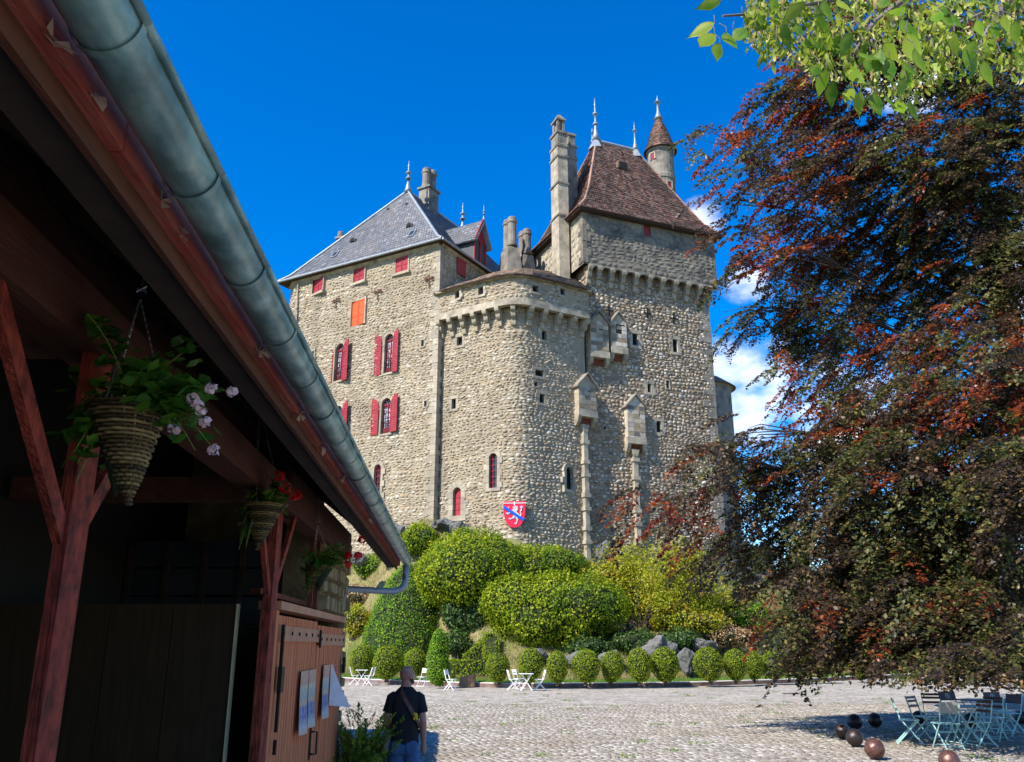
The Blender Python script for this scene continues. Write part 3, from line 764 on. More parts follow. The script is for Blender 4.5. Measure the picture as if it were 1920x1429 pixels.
def french(w, x0, y0, x1, y1, sl, sr, arch_sh=True):
    """tall round-headed French window with open shutters; sl, sr the pixel spans of its shutters"""
    u, v, ww, h = w.rect(x0, y0, x1, y1)
    w.holes.append((u - ww/2, u + ww/2, v, v + h)); f = w.frame(u, v)
    mb = MB(); blocks(mb, f, ww, h, .17, .5, .05, True)
    s = ob('french_window', mb, M['ashlar'], castle)
    ob('pane', MB().fprism(f, arch(ww, h), -.30, -.25), M['lead_glass'], s)
    b = MB(); c = h - ww / 2
    b.fring(f, arch(ww, h, 10, -.06), arch(ww, h, 10, 0), -.25, -.16)
    b.fbox(f, -.035, .035, 0, c, -.25, -.17); b.fbox(f, -ww/2 + .03, ww/2 - .03, c - .06, c + .04, -.25, -.15)
    b.fbox(f, -ww/2 + .03, ww/2 - .03, 0, .5, -.25, -.19)
    for i in (-1, 1): b.fbox(f, i*ww/4 - .012, i*ww/4 + .012, .5, c, -.25, -.2)
    for i in range(4): b.fbox(f, -ww/2 + .05, ww/2 - .05, .85 + i*.42, .875 + i*.42, -.25, -.2)
    ob('casement', b, M['dark_red'], s)
    r = MB()
    for i in range(1, 5):
        t = math.pi * i / 5; r.beam(f(0, c, -.2), f(-ww*.46*math.cos(t), c + ww*.46*math.sin(t), -.2), .03, .03)
    ob('fanlight_bars', r, M['iron'], s)
    r = MB(); k = 9
    for z in (.06, .95): r.fbox(f, -ww/2 - .02, ww/2 + .02, z, z + .035, .02, .055)
    for i in range(k): r.fbox(f, -ww/2 + ww*i/(k-1) - .011, -ww/2 + ww*i/(k-1) + .011, .09, .95, .027, .049)
    ob('railing', r, M['iron'], s)
    for span, sg in ((sl, -1), (sr, 1)):
        if span is None: continue
        su, sv, sw, sh = w.rect(*span); a = su - u
        g = w.frame(u, sv)
        a0, a1 = a - sw/2, a + sw/2
        if sg < 0: a1 = -ww/2 - .06 if a1 > -ww/2 - .06 else a1
        else: a0 = ww/2 + .06 if a0 < ww/2 + .06 else a0
        shutter(g, s, a0, a1, sh, 'red_paint', arch_side=(1 if sg < 0 else -1) if arch_sh else 0)
    return s
def closed(w, x0, y0, x1, y1, paint='red_paint', sill=True, label=None):
    u, v, ww, h = w.rect(x0, y0, x1, y1); f = w.frame(u, v)
    w.holes.append((u - ww/2, u + ww/2, v, v + h))
    mb = MB()
    for a0, a1 in ((-ww/2 - .12, -ww/2), (ww/2, ww/2 + .12)): mb.fbox(f, a0, a1, 0, h, -.2, .03)
    mb.fbox(f, -ww/2 - .12, ww/2 + .12, h + .004, h + .16, -.2, .03)
    if sill: mb.fbox(f, -ww/2 - .28, ww/2 + .28, -.22, -.004, -.2, .2)
    mb.fbox(f, -ww/2, ww/2, 0, h, -.2, -.1)
    s = ob('shuttered_window', mb, M['ashlar'], castle)
    for a0, a1 in ((-ww/2 + .01, -.012), (.012, ww/2 - .01)):
        q = MB(); q.fbox(f, a0, a1, .01, h - .01, -.05, 0.0); m = .06
        for b0, b1 in ((.0, .42), (.42, 1.0)): q.fbox(f, a0 + .01, a1 - .01, h*b1 - .09, h*b1 - .015, 0.0, .025)
        q.fbox(f, a0 + .01, a0 + .01 + m, .02, h - .02, 0.0, .022); q.fbox(f, a1 - .01 - m, a1 - .01, .02, h - .02, 0.0, .022); q.fbox(f, a0 + .01, a1 - .01, .02, .09, 0, .023)
        ob('shutter', q, M[paint], s, label=label)
    return s

def quoins(p, tA, nA, tB, nB, z0, z1, mat='ashlar', hb=.46, la=.75, lb=.75):
    p = Vector((*p, 0)); tA, nA, tB, nB = [Vector((*q, 0)) for q in (tA, nA, tB, nB)]
    z = z0; i = 0
    while z < z1:
        h = hb * rnd.uniform(.75, 1.3); h = min(h, z1 - z)
        if h < .15: break
        e = .05 + rnd.uniform(-.012, .02); oc = p + (nA + nB) * (e / (1 + nA.dot(nB)))
        a = (la if i % 2 else la * .55) * rnd.uniform(.85, 1.2); b = (lb * .55 if i % 2 else lb) * rnd.uniform(.85, 1.2)
        poly = [oc, oc + tA * a, oc + tA * a - nA * .3, oc - nA * .3 - nB * .3, oc + tB * b - nB * .3, oc + tB * b]
        ob('quoin', MB().prism([(q.x, q.y) for q in poly], z + .01, z + h - .01), M[mat], castle)
        z += h; i += 1

def tiles(b0, b1, t0, t1, row=.30, tw=.24, lift=.045, mat='tile', base='tile_base', name='roof_slope', jit=.12, side=1, thick=.12):
    """roof slope with overlapping tiles or slates between eave b0-b1 and top t0-t1"""
    b0, b1, t0, t1 = map(Vector, (b0, b1, t0, t1))
    nrm = (b1 - b0).cross((t0 + t1) / 2 - (b0 + b1) / 2).normalized() * side
    if nrm.z < 0: nrm = -nrm
    bm = MB(); dn = nrm * thick
    if (t0 - t1).length > .05: bm.hexa([b0 - dn, b1 - dn, b1 - nrm * .01, b0 - nrm * .01, t0 - dn, t1 - dn, t1 - nrm * .01, t0 - nrm * .01])
    else: bm.add([b0 - dn, b1 - dn, t0 - dn, b0 - nrm * .01, b1 - nrm * .01, t0 - nrm * .01], [(0, 2, 1), (3, 4, 5), (0, 1, 4, 3), (1, 2, 5, 4), (2, 0, 3, 5)])
    o = ob(name, bm, M[base], castle)
    L = ((t0 + t1) / 2 - (b0 + b1) / 2).length; nr = max(2, int(L / row)); V = []
    nb = np.array(nrm)
    for r in range(nr):
        f0, f1 = r / nr, min(1.0, (r + 1.35) / nr)
        l0, r0 = np.array(b0.lerp(t0, f0)), np.array(b1.lerp(t1, f0)); l1, r1 = np.array(b0.lerp(t0, f1)), np.array(b1.lerp(t1, f1))
        w0 = np.linalg.norm(r0 - l0); n = max(1, int(w0 / tw)); ofs = .5 / n if r % 2 else 0
        s = np.clip(np.linspace(0, 1, n + 1) - ofs + R.uniform(-.1, .1, n + 1) / n, 0, 1); s[0] = 0; s[-1] = 1
        sa, sb = s[:-1, None], s[1:, None]; g = .012 / max(w0, .2)
        lf = (lift * R.uniform(1 - jit * 4, 1 + jit * 4, n))[:, None] * nb
        dz = (R.uniform(-.018, .018, n))[:, None] * (l1 - l0) / max(np.linalg.norm(l1 - l0), .01)
        A = l0 + (r0 - l0) * (sa + g) - dz; B = l0 + (r0 - l0) * (sb - g) - dz
        Cc = l1 + (r1 - l1) * (sb - g); D = l1 + (r1 - l1) * (sa + g)
        V.append(np.stack([A + nb * .004, B + nb * .004, B + lf, A + lf, Cc + nb * .008, D + nb * .008], 1))
    V = np.concatenate(V); n = len(V)
    F = np.array([(0, 1, 2, 3), (3, 2, 4, 5)])
    ob('roof_tiles' if mat != 'slate' else 'roof_slates', mesh_np('tiles', V.reshape(-1, 3), (np.arange(n)[:, None, None] * 6 + F[None]).reshape(-1, 4)), M[mat], o, kind='stuff')
    return o
def finial(p, h, r=.16, mat='zinc', balls=(.45, .62)):
    prof = [(r * 1.6, 0), (r, h * .12), (r * .5, h * .3), (r * .38, h * .42)]
    for b in balls:
        prof += [(r * .4, h * (b - .035)), (r * 1.0, h * (b - .015)), (r * 1.1, h * b), (r * .9, h * (b + .018)), (r * .35, h * (b + .035))]
    prof += [(r * .25, h * .8), (r * .4, h * .84), (r * .2, h * .88), (.02, h)]
    return ob('finial', MB().lathe(p, prof, 8), M[mat], castle, smooth=True)
def ridge(a, b, r=.09, mat='zinc', name='ridge_cap'):
    return ob(name, MB().tube([a, b], r, 6), M[mat], castle)

# --- plan
def V2(*a): return np.array(a, float)
def rot_n(t): return V2(t[1], -t[0])
WL0, WL1 = V2(-19.67, 70.0), V2(-5.64, 62.0)
wl_t = (WL1 - WL0) / np.linalg.norm(WL1 - WL0); wl_n = rot_n(wl_t)
wl_i = -wl_n
wing = Wall([WL0 + wl_i * 4.0 - wl_t * .9, WL0 - wl_t * .25 + wl_i * .7, WL0 + wl_t * .8 , WL1])
wing_side = Wall([WL1, WL1 + wl_i * 9, WL1 + wl_i * 18])
def bez(a, b, c, n=10):
    return [tuple((1-t)**2 * a + 2*t*(1-t) * b + t*t * c) for t in np.linspace(0, 1, n)]
bA, bB, bC = V2(-5.30, 62.45), V2(.25, 59.0), V2(5.5, 62.2)
k1, k2 = bB + (bA - bB) * .25, bB + (bC - bB) * .22
bast_pts = [tuple(bA)] + bez(k1, bB, k2) + [tuple(bC)]
bast = Wall(bast_pts + [(5.7, 63.4)])
oA, oB, oC = V2(-5.62, 61.9), V2(.22, 58.2), V2(5.85, 61.55)
k1, k2 = oB + (oA - oB) * .24, oB + (oC - oB) * .21
bastU = Wall([tuple(oA + (-.05, .25))] + [tuple(oA)] + bez(k1, oB, k2) + [tuple(oC), (5.95, 62.1)])
tw_t = V2(.921, .390); tw_n = rot_n(tw_t); tw_i = -tw_n
TFL = V2(5.62, 62.0); TW, TD = 12.6, 10.0; TIN = .62
TFR = TFL + tw_t * TW
towerU = Wall([TFL, TFR]); towerUL = Wall([TFL + tw_i * TD, TFL]); towerUR = Wall([TFR, TFR + tw_i * TD])
tfl, tfr = TFL + tw_t * TIN + tw_i * TIN, TFR - tw_t * TIN + tw_i * TIN
tower = Wall([tfl - tw_t * .3, tfr]); towerR = Wall([tfr, tfr + tw_i * (TD - 1.2)]); towerL = Wall([tfl + tw_i * (TD - 1.2), tfl])
Z_WE = 32.4            # eaves of the wing
Z_BB = 25.75           # foot of the bastion parapet
Z_BT = 28.0            # eaves of the bastion
Z_TB, Z_TE = 30.6, 35.25   # tower parapet foot and eaves

# --- openings of the residential wing
for q in ((585,516,607,549), (662,497,684,529), (741,475,765,511)): closed(wing, *q)
closed(wing, 657,564,684,610, 'orange_paint', sill=False, label='orange shutter')
french(wing, 625,645,643,714, (609,648,622,719), (643,639,656,714))
french(wing, 719,627,736,699, (701,628,714,704), (736,620,748,698))
french(wing, 622,762,641,822, (606,763,620,826), (641,755,655,822))
french(wing, 713,747,732,813, (695,748,709,816), (733,740,747,810))
arched(wing, 699,871,713,936)
slit(wing, 790,638,795,650, .1); slit(wing, 796,752,800,763, .1); slit(wing, 584,659,588,683, .16)
u, v, ww, h = wing_side.rect(855, 487, 871, 517); f = wing_side.frame(u, v)
ob('closed_shutter', MB().fbox(f, -ww/2, ww/2, 0, h, .09, .14), M['red_paint'], castle)
# --- bastion
slit(bast, 857,632,867,648, .22); slit(bast, 1015,620,1025,638, .2); slit(bast, 1003,694,1019,706, .2); slit(bast, 1011,739,1021,756, .22)
slit(bast, 847,748,855,767, .2); slit(bast, 1001,716,1008,725, .1)
arched(bast, 917,850,932,915); arched(bast, 1060,876,1075,918, grille='iron'); arched(bast, 849,914,864,967, door=True, gw=.42)
for q in ((853,546,863,560), (897,539,907,553), (998,536,1009,548), (1049,542,1060,554)): slit(bastU, *q, .2, True)
# --- tower
slit(tower, 1186,626,1196,648, .26, True); slit(tower, 1262,637,1271,661, .24, True); slit(tower, 1214,720,1221,736, .24); slit(tower, 1231,790,1240,811, .24)
slit(tower, 1249,714,1255,729, .06); slit(tower, 1010+122,800,1136,806, .06)
u, v, ww, h = towerU.rect(1208, 422, 1221, 443); towerU.holes.append((u-ww/2, u+ww/2, v, v+h)); f = towerU.frame(u, v)
mb = MB().fring(f, rectline(ww, h), rectline(ww, h, .12), -.2, .02); s_ = ob('red_hatch_window', mb, M['ashlar_dark'], castle)
ob('shutter', MB().fbox(f, -ww/2, ww/2, 0, h, -.2, -.1), M['dark_red'], s_)

# --- walls
def _holes_copy(w): return w
wing.back('wing_wall', M['mortar'], 2, Z_WE); stones(wing, 6.0, Z_WE - .25, 'rubble', .185, .36, .048)
wing_side.back('wing_side_wall', M['mortar'], 8, Z_WE); stones(wing_side, 22, Z_WE - .2, 'rubble', .27, .42, .05)
bast.back('bastion_wall', M['mortar'], 2, Z_BB + .6, .5); stones(bast, 5.5, Z_BB - .05, 'rubble', .185, .36, .052, u1=bast.L - 1.8)
bastU.back('bastion_parapet', M['mortar'], Z_BB, Z_BT + .1, .5); stones(bastU, Z_BB + .55, Z_BT - .1, 'rubble', .24, .40, .05)
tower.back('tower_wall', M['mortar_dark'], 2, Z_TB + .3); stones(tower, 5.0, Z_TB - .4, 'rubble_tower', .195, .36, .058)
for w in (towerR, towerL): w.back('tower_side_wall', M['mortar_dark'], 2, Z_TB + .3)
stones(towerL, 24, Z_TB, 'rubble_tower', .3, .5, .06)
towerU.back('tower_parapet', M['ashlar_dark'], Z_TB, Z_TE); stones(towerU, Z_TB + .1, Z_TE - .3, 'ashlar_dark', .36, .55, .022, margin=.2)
towerUL.back('tower_parapet_side', M['pale_stone'], Z_TB, Z_TE); stones(towerUL, Z_TB + .1, Z_TE - .3, 'pale_stone', .42, .62, .035)  # left flank in paler stone, its sunlit tone put into colour
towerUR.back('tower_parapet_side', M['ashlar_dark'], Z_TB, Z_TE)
# closing walls at the back so the castle is whole from the side
bk = MB()
p = [WL0 + wl_i * 4.0 - wl_t * .9, WL0 + wl_i * 18 - wl_t * .9, WL1 + wl_i * 18]
for a, b in zip(p[:-1], p[1:]): bk.add([(a[0],a[1],2),(b[0],b[1],2),(b[0],b[1],Z_WE),(a[0],a[1],Z_WE)], [(0,1,2,3)])
a, b = TFL + tw_i * TD, TFR + tw_i * TD; bk.add([(a[0],a[1],2),(b[0],b[1],2),(b[0],b[1],Z_TE),(a[0],a[1],Z_TE)], [(0,1,2,3)])
ob('back_wall', bk, M['mortar'], castle)
# quoins
quoins(WL1, -wl_t, wl_n, wl_i, V2(wl_t[0], wl_t[1]), 8.5, Z_WE - .2)
quoins(tfr, -tw_t, tw_n, tw_i, tw_t, 5, Z_TB - .3, 'lichen_stone', .55, 1.1, .9)
quoins(TFL, tw_t, tw_n, tw_i, -tw_t, Z_TB + .1, Z_TE - .1, 'ashlar_dark', .5, .7, .7)
# cornice under the wing eaves
for w, z, n_ in ((wing, Z_WE, 1), (wing_side, Z_WE, 1)):
    mb = MB(); f0 = w
    for i in range(len(w.p) - 1):
        a, b = w.l[i], w.l[i+1]
        q = [w.pt(x, y, d) for x in (a, b) for (y, d) in ((z - .42, .0), (z - .30, .16), (z - .02, .30), (z - .02, 0))]
        mb.add(q, [(0, 4, 5, 1), (1, 5, 6, 2), (2, 6, 7, 3)])
    ob('cornice', mb, M['corbel'], castle)

# --- machicolations: corbels carrying the parapets
def corbel_mesh(w, h, proj):
    mb = MB(); k = 3
    for i in range(k):
        z0, z1 = -h + h * i / k + .01, -h + h * (i + 1) / k; p0 = proj * (i + 1) / k
        mb.fprism(lambda a, b, c: Vector((c, -a, b)), [(-.1, z0), (p0 * .72, z0), (p0 * .93, z0 + (z1 - z0) * .3), (p0, z0 + (z1 - z0) * .65), (p0, z1), (-.1, z1)], -w / 2, w / 2)
    return mb.mesh('corbel')
def corbels(inner, outer, us, z, h, proj, w=.34, lintel=.3):
    me = corbel_mesh(w, h, proj)
    if not me.materials: me.materials.append(M['corbel'])
    for u in us:
        f = inner.frame(u, z)
        mw = Matrix(((f.t.x, -f.n.x, 0, f.o.x), (f.t.y, -f.n.y, 0, f.o.y), (0, 0, 1, z), (0, 0, 0, 1)))
        ob('corbel', me, None, castle, mw=mw)
us = [bast.hit(px, 600)[0] for px in (829, 851, 873, 895, 917, 939, 963, 990, 1014, 1040, 1066, 1088)]
corbels(bast, bastU, us, Z_BB, 1.35, .78)
def band(w, z0, z1, d, mat, name, u0=0.0, u1=None):
    u1 = w.L if u1 is None else u1
    us = [u0] + [float(x) for x in w.l if u0 + .05 < x < u1 - .05] + [u1]; mb = MB()
    q = [w.pt(u, y, dd) for u in us for (y, dd) in ((z0, -.35), (z0, d), (z1, d), (z1, -.35))]
    n = len(us); fs = []
    for i in range(n - 1):
        for k in range(4): fs.append((4*i + k, 4*i + 4 + k, 4*i + 4 + (k+1) % 4, 4*i + (k+1) % 4))
    mb.add(q, fs + [(0, 1, 2, 3), (4*n-1, 4*n-2, 4*n-3, 4*n-4)])
    return ob(name, mb, M[mat], castle)
band(bastU, Z_BB - .02, Z_BB + .5, .09, 'pale_stone', 'cornice_band')
# near-black slabs over the openings between wall and parapet, shade put into colour
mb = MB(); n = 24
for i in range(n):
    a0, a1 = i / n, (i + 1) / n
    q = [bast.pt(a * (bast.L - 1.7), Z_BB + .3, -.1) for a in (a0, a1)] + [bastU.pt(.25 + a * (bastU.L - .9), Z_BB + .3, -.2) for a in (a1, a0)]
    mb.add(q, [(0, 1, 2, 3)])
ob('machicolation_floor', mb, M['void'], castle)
us = [tower.hit(px, 490 + (px - 1094) * .225 + 20)[0] for px in (1101, 1119, 1142, 1164, 1188, 1213, 1237, 1261, 1284, 1307, 1326)]
corbels(tower, towerU, us, Z_TB + .02, 1.55, .72, .36)
for a, b in zip(us[:-1], us[1:]):      # little arched lintels between the corbels
    m_ = (a + b) / 2; f = tower.frame(m_, Z_TB - .32); g = (b - a) / 2
    ob('lintel', MB().fprism(f, [(-g + .01, .36), (-g + .01, .0), (-g + .19, .0), (-g + .28, .16), (-g*.3, .25), (g*.3, .25), (g - .28, .16), (g - .19, .0), (g - .01, .0), (g - .01, .36)], .40, .70), M['lichen_stone'], castle)
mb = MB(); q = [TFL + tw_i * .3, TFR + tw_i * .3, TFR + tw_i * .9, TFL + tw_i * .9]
mb.prism([tuple(x) for x in q], Z_TB + .06, Z_TB + .12); ob('machicolation_floor', mb, M['void'], castle)  # near-black underside paints the shade between the corbels

# --- bastion roof
us = np.linspace(0.0, bastU.L, 13)
top = np.array([[-3.2, 67.6], [-1.2, 66.2], [1.0, 65.6], [3.4, 66.2], [5.4, 67.0]])
tx = lambda s: np.array([np.interp(s, np.linspace(0, 1, 5), top[:, 0]), np.interp(s, np.linspace(0, 1, 5), top[:, 1])])
for i in range(12):
    e0, e1 = bastU.pt(us[i], Z_BT, .45), bastU.pt(us[i+1], Z_BT, .45)
    a, b = tx(i / 12), tx((i + 1) / 12)
    tiles(e0, e1, (a[0], a[1], Z_BT + 3.75), (b[0], b[1], Z_BT + 3.75), .34, .26, .06, 'tile_old', name='bastion_roof_slope')
band(bastU, Z_BT - .12, Z_BT + .03, .30, 'corbel', 'eave_course')

# --- slate roof of the wing
def P3(p, z): return Vector((p[0], p[1], z))
E_L = WL0 + wl_n * .55 - wl_t * .7; E_R = WL1 + wl_n * .55 + wl_t * .5
E_BL, E_BR = E_L + wl_i * 20, E_R + wl_i * 20
A_, B_ = P3((-9.5, 70.35), 41.6), P3((-4.95, 78.2), 41.6)
def flared(b0, b1, t0, t1, k=.14, drop=.50, **kw):
    """slope with a softer pitch at the eaves"""
    b0, b1, t0, t1 = map(Vector, (b0, b1, t0, t1))
    m0, m1 = b0.lerp(t0, k), b1.lerp(t1, k); dz = (m0.z - b0.z) * drop
    m0.z -= dz; m1.z -= dz
    tiles(b0, b1, m0, m1, **kw); tiles(m0, m1, t0, t1, **kw)
kw = dict(row=.32, tw=.28, lift=.022, mat='slate', base='slate_base', name='slate_roof_slope', jit=.1)
flared(P3(E_L, Z_WE), P3(E_R, Z_WE), A_, A_, .10, .35, **kw)
flared(P3(E_R, Z_WE), P3(E_BR, Z_WE), A_, B_, .10, .35, **kw)
flared(P3(E_BL, Z_WE), P3(E_L, Z_WE), B_, A_, .10, .35, **kw)
flared(P3(E_BR, Z_WE), P3(E_BL, Z_WE), B_, B_, .10, .35, **kw)
ob('eave_soffit', MB().prism([tuple(E_L), tuple(E_R), tuple(E_BR), tuple(E_BL)], Z_WE - .14, Z_WE - .09), M['dark_wood'], castle)
for a, b in ((E_L, E_R), (E_R, E_BR)):
    d = (b - a) / np.linalg.norm(b - a); n_ = rot_n(d)
    ob('eaves_gutter', MB().tube([P3(a + n_ * .06, Z_WE - .03), P3(b + n_ * .06, Z_WE - .03)], .10, 8), M['zinc'], castle)
def hipline(e, t, k, drop):
    m = e.lerp(t, k); m.z -= (m.z - e.z) * drop; return [e, m, t]
for e, t in ((P3(E_L, Z_WE), A_), (P3(E_R, Z_WE), A_)):
    ob('hip_flashing', MB().tube([q + Vector((0, -.02, .03)) for q in hipline(e, t, .10, .35)], .12, 6), M['zinc'], castle)
ridge(A_ + Vector((0, 0, .02)), B_ + Vector((0, 0, .02)), .12)
finial(A_ - Vector((0, 0, .15)), 3.3, .26); finial(B_ - Vector((0, 0, .15)), 3.3, .26)

def on_slope(px, py, b0, b1, t):
    """point where the line of sight meets the slope through b0, b1, t"""
    n = (Vector(b1) - Vector(b0)).cross(Vector(t) - Vector(b0)).normalized(); a, b = ray(px, py); d = Vector((a, 1, b)); o = Vector((0, 0, CAM_H))
    if n.z < 0: n = -n
    return o + d * ((Vector(b0) - o).dot(n) / d.dot(n)), n
def slope_frame(p, n, ax):
    ax = Vector((ax[0], ax[1], 0)).normalized(); up = n.cross(ax).normalized()
    if up.z < 0: up = -up
    return lambda a, b, c: p + ax * a + up * b + n * c
m0 = hipline(P3(E_L, Z_WE), A_, .10, .35)[1]; m1 = hipline(P3(E_R, Z_WE), A_, .10, .35)[1]
for px, py in ((629, 478), (773, 439)):
    p, n_ = on_slope(px, py, m0, m1, A_); g = slope_frame(p, n_, wl_t)
    s_ = ob('skylight', MB().fbox(g, -.30, .30, -.42, .42, -.02, .12), M['zinc'], castle)
    ob('pane', MB().fbox(g, -.23, .23, -.34, .34, .12, .13), M['glass'], s_)
for px, py, k in ((662, 454, 1), (768, 426, 1), (728, 394, .5), (763, 384, .5)):
    p, n_ = on_slope(px, py, m0, m1, A_); wq = V2(*wl_n)
    g = lambda a, b, c, p=p: p + Vector((wl_t[0], wl_t[1], 0)) * a + Vector((wl_n[0], wl_n[1], 0)) * c + Vector((0, 0, b))
    mb = MB(); r = .34 * k
    mb.fprism(g, [(-r * math.cos(math.pi * i / 8), r * 1.3 * math.sin(math.pi * i / 8)) for i in range(9)], -1.0 * k, .12 * k)
    s_ = ob('roof_vent', mb, M['slate_base'], castle)
    ob('opening', MB().fprism(g, [(-r * .75 * math.cos(math.pi * i / 8), r * .95 * math.sin(math.pi * i / 8) + .02) for i in range(9)], .12 * k, .14 * k), M['void'], s_)
# dormer with a red gable on the right-hand slope
sx = lambda s, z, o=0.0: Vector((*(E_R + wl_i * s + wl_t * o), z))
d0, hw, zb, ze, zr = 6.1, .95, Z_WE + .1, Z_WE + 2.4, Z_WE + 4.3
dz = MB()
dz.hexa([sx(d0 - hw, zb - .2, -3.4), sx(d0 + hw, zb - .2, -3.4), sx(d0 + hw, zb - .2, -.35), sx(d0 - hw, zb - .2, -.35), sx(d0 - hw, ze, -3.4), sx(d0 + hw, ze, -3.4), sx(d0 + hw, ze, -.35), sx(d0 - hw, ze, -.35)])
dm = ob('dormer', dz, M['slate_base'], castle)
mb = MB()
mb.add([sx(d0 - hw, ze, -.30), sx(d0 + hw, ze, -.30), sx(d0, zr - .1, -.30), sx(d0 - hw, ze, -.40), sx(d0 + hw, ze, -.40), sx(d0, zr - .1, -.40)], [(0, 1, 2), (5, 4, 3), (0, 3, 4, 1), (1, 4, 5, 2), (2, 5, 3, 0)])
for s_ in (d0 - hw, d0 + hw - .16, d0 - .08): mb.hexa([sx(s_, zb - .15, -.36), sx(s_ + .16, zb - .15, -.36), sx(s_ + .16, zb - .15, -.24), sx(s_, zb - .15, -.24), sx(s_, ze, -.36), sx(s_ + .16, ze, -.36), sx(s_ + .16, ze, -.24), sx(s_, ze, -.24)])
for sg in (-1, 1): mb.beam(sx(d0 + sg * (hw + .3), ze - .35, .05), sx(d0, zr + .05, .05), .10, .22)
ob('gable_frame', mb, M['red_paint'], dm)
for sg in (-1, 1):
    tiles(sx(d0 + sg * (hw + .35), ze - .45, .15), sx(d0 + sg * (hw + .35), ze - .45, -3.6), sx(d0, zr, .15), sx(d0, zr, -4.4), .3, .26, .022, 'slate', 'zinc', 'dormer_slope')
finial(sx(d0, zr - .1, .05), 1.5, .11)

# --- chimneys
def round_stack(c, z0, z1, r, n=14, mat='lichen_stone'):
    H = z1 - z0
    return MB().lathe((c[0], c[1], 0), [(r * 1.15, z0), (r * 1.15, z0 + .18), (r * .98, z0 + .25), (r * .94, z0 + H * .5), (r * .96, z1 - .62), (r * 1.15, z1 - .52), (r * 1.15, z1 - .40), (r, z1 - .36), (r * .98, z1 - .12), (r * .8, z1)], n)
def chimney(cx, cy, z0, zm, z1, r, gap, ax, base=(1.0, 1.4), taper=1.0, mat='lichen_stone'):
    mb = MB(); ax = V2(*ax); ay = V2(-ax[1], ax[0]); c = V2(cx, cy); bx, by = base
    lo = [c + ax * a * bx * taper / 2 + ay * b * by * taper / 2 for a, b in ((-1,-1),(1,-1),(1,1),(-1,1))]; hi = [c + ax * a * bx / 2 + ay * b * by / 2 for a, b in ((-1,-1),(1,-1),(1,1),(-1,1))]
    mb.hexa([(*q, z0) for q in lo] + [(*q, zm) for q in hi])
    hi2 = [c + ax * a * (bx + .28) / 2 + ay * b * (by + .28) / 2 for a, b in ((-1,-1),(1,-1),(1,1),(-1,1))]
    if taper == 1.0: mb.prism([tuple(q) for q in hi2], zm + .004, zm + .2)
    o = ob('chimney', mb, M[mat], castle)
    for s in (-1, 1):
        q = c + ay * s * gap; ob('chimney_stack', round_stack(q, zm + .15, z1 + .1 * s, r), M[mat], o, smooth=False)
    return o
q = at(805, 340, 72.6); chimney(q.x, q.y, 38.2, at(805, 360, 72.6).z, at(805, 319, 72.6).z, .42, .45, tuple(wl_t), (1.15, 1.55))
q = at(956, 460, 67.0); chimney(q.x, q.y, 29.5, at(956, 470, 67).z, at(956, 411, 67).z, .40, .50, (.93, .36), (1.0, 1.7), 1.75)
q = at(984, 470, 69.0); chimney(q.x, q.y, 29.5, at(984, 485, 69).z, at(984, 433, 69).z, .38, .48, (.93, .36), (.95, 1.6), 1.75)
q = at(648, 445, 84); chimney(q.x, q.y, 33, at(648, 449, 84).z, at(648, 435, 84).z, .32, .6, (.3, .95), (.8, 1.7))
# tall stair and chimney shaft against the tower's left flank
def shaft(c, z0, z1, bx, by, mat='lichen_stone'):
    return [c + tw_t * a * bx / 2 + tw_i * b * by / 2 for a, b in ((-1,-1),(1,-1),(1,1),(-1,1))]
c1 = V2(*at(1050, 400, 64.2).xy); c2 = V2(*at(1070, 400, 66.2).xy)
zc = lambda py, Y=64.2: at(1050, py, Y).z
sh = MB(); bx, by = .92, 1.35
sh.prism([tuple(q) for q in shaft(c1, 0, 0, bx, by)], 27.5, zc(276))
so = ob('chimney_shaft', sh, M['pale_stone'], castle)
for py in (302, 352, 412):
    ob('string_course', MB().prism([tuple(q) for q in shaft(c1, 0, 0, bx + .16, by + .16)], zc(py), zc(py) + .16), M['lichen_stone'], so)
up = MB()
up.prism([tuple(q) for q in shaft(c1, 0, 0, bx - .1, by - .1)], zc(276), zc(256)); up.prism([tuple(q) for q in shaft(c1, 0, 0, bx + .14, by + .14)], zc(282), zc(278)); up.prism([tuple(q) for q in shaft(c1, 0, 0, bx + .1, by + .1)], zc(257), zc(253))
for s in (-1, 1):
    for r_ in (-1, 1):
        q = c1 + tw_t * s * .24 + tw_i * r_ * .38; up.prism([tuple(x) for x in shaft(q, 0, 0, .18, .22)], zc(253), zc(231))
up.prism([tuple(q) for q in shaft(c1, 0, 0, .34, .6)], zc(253), zc(231))
up.prism([tuple(q) for q in shaft(c1, 0, 0, .86, 1.2)], zc(231), zc(228))
lo, hi = shaft(c1, 0, 0, .80, 1.1), shaft(c1, 0, 0, .26, .4)
up.hexa([(*q, zc(228)) for q in lo] + [(*q, zc(218)) for q in hi])
ob('lantern_top', up, M['lichen_stone'], so)
sh = MB(); z2 = lambda py: at(1070, py, 66.2).z
sh.prism([tuple(q) for q in shaft(c2, 0, 0, .8, 1.2)], 30, z2(283)); sh.prism([tuple(q) for q in shaft(c2, 0, 0, .95, 1.35)], z2(283) + .002, z2(279)); sh.prism([tuple(q) for q in shaft(c2, 0, 0, .62, 1.0)], z2(279), z2(260)); sh.prism([tuple(q) for q in shaft(c2, 0, 0, .78, 1.15)], z2(260) + .002, z2(256))
sh.prism([tuple(q) for q in shaft(c2, 0, 0, .95, 1.35)], z2(306), z2(302))
ob('chimney_shaft', sh, M['lichen_stone'], castle)

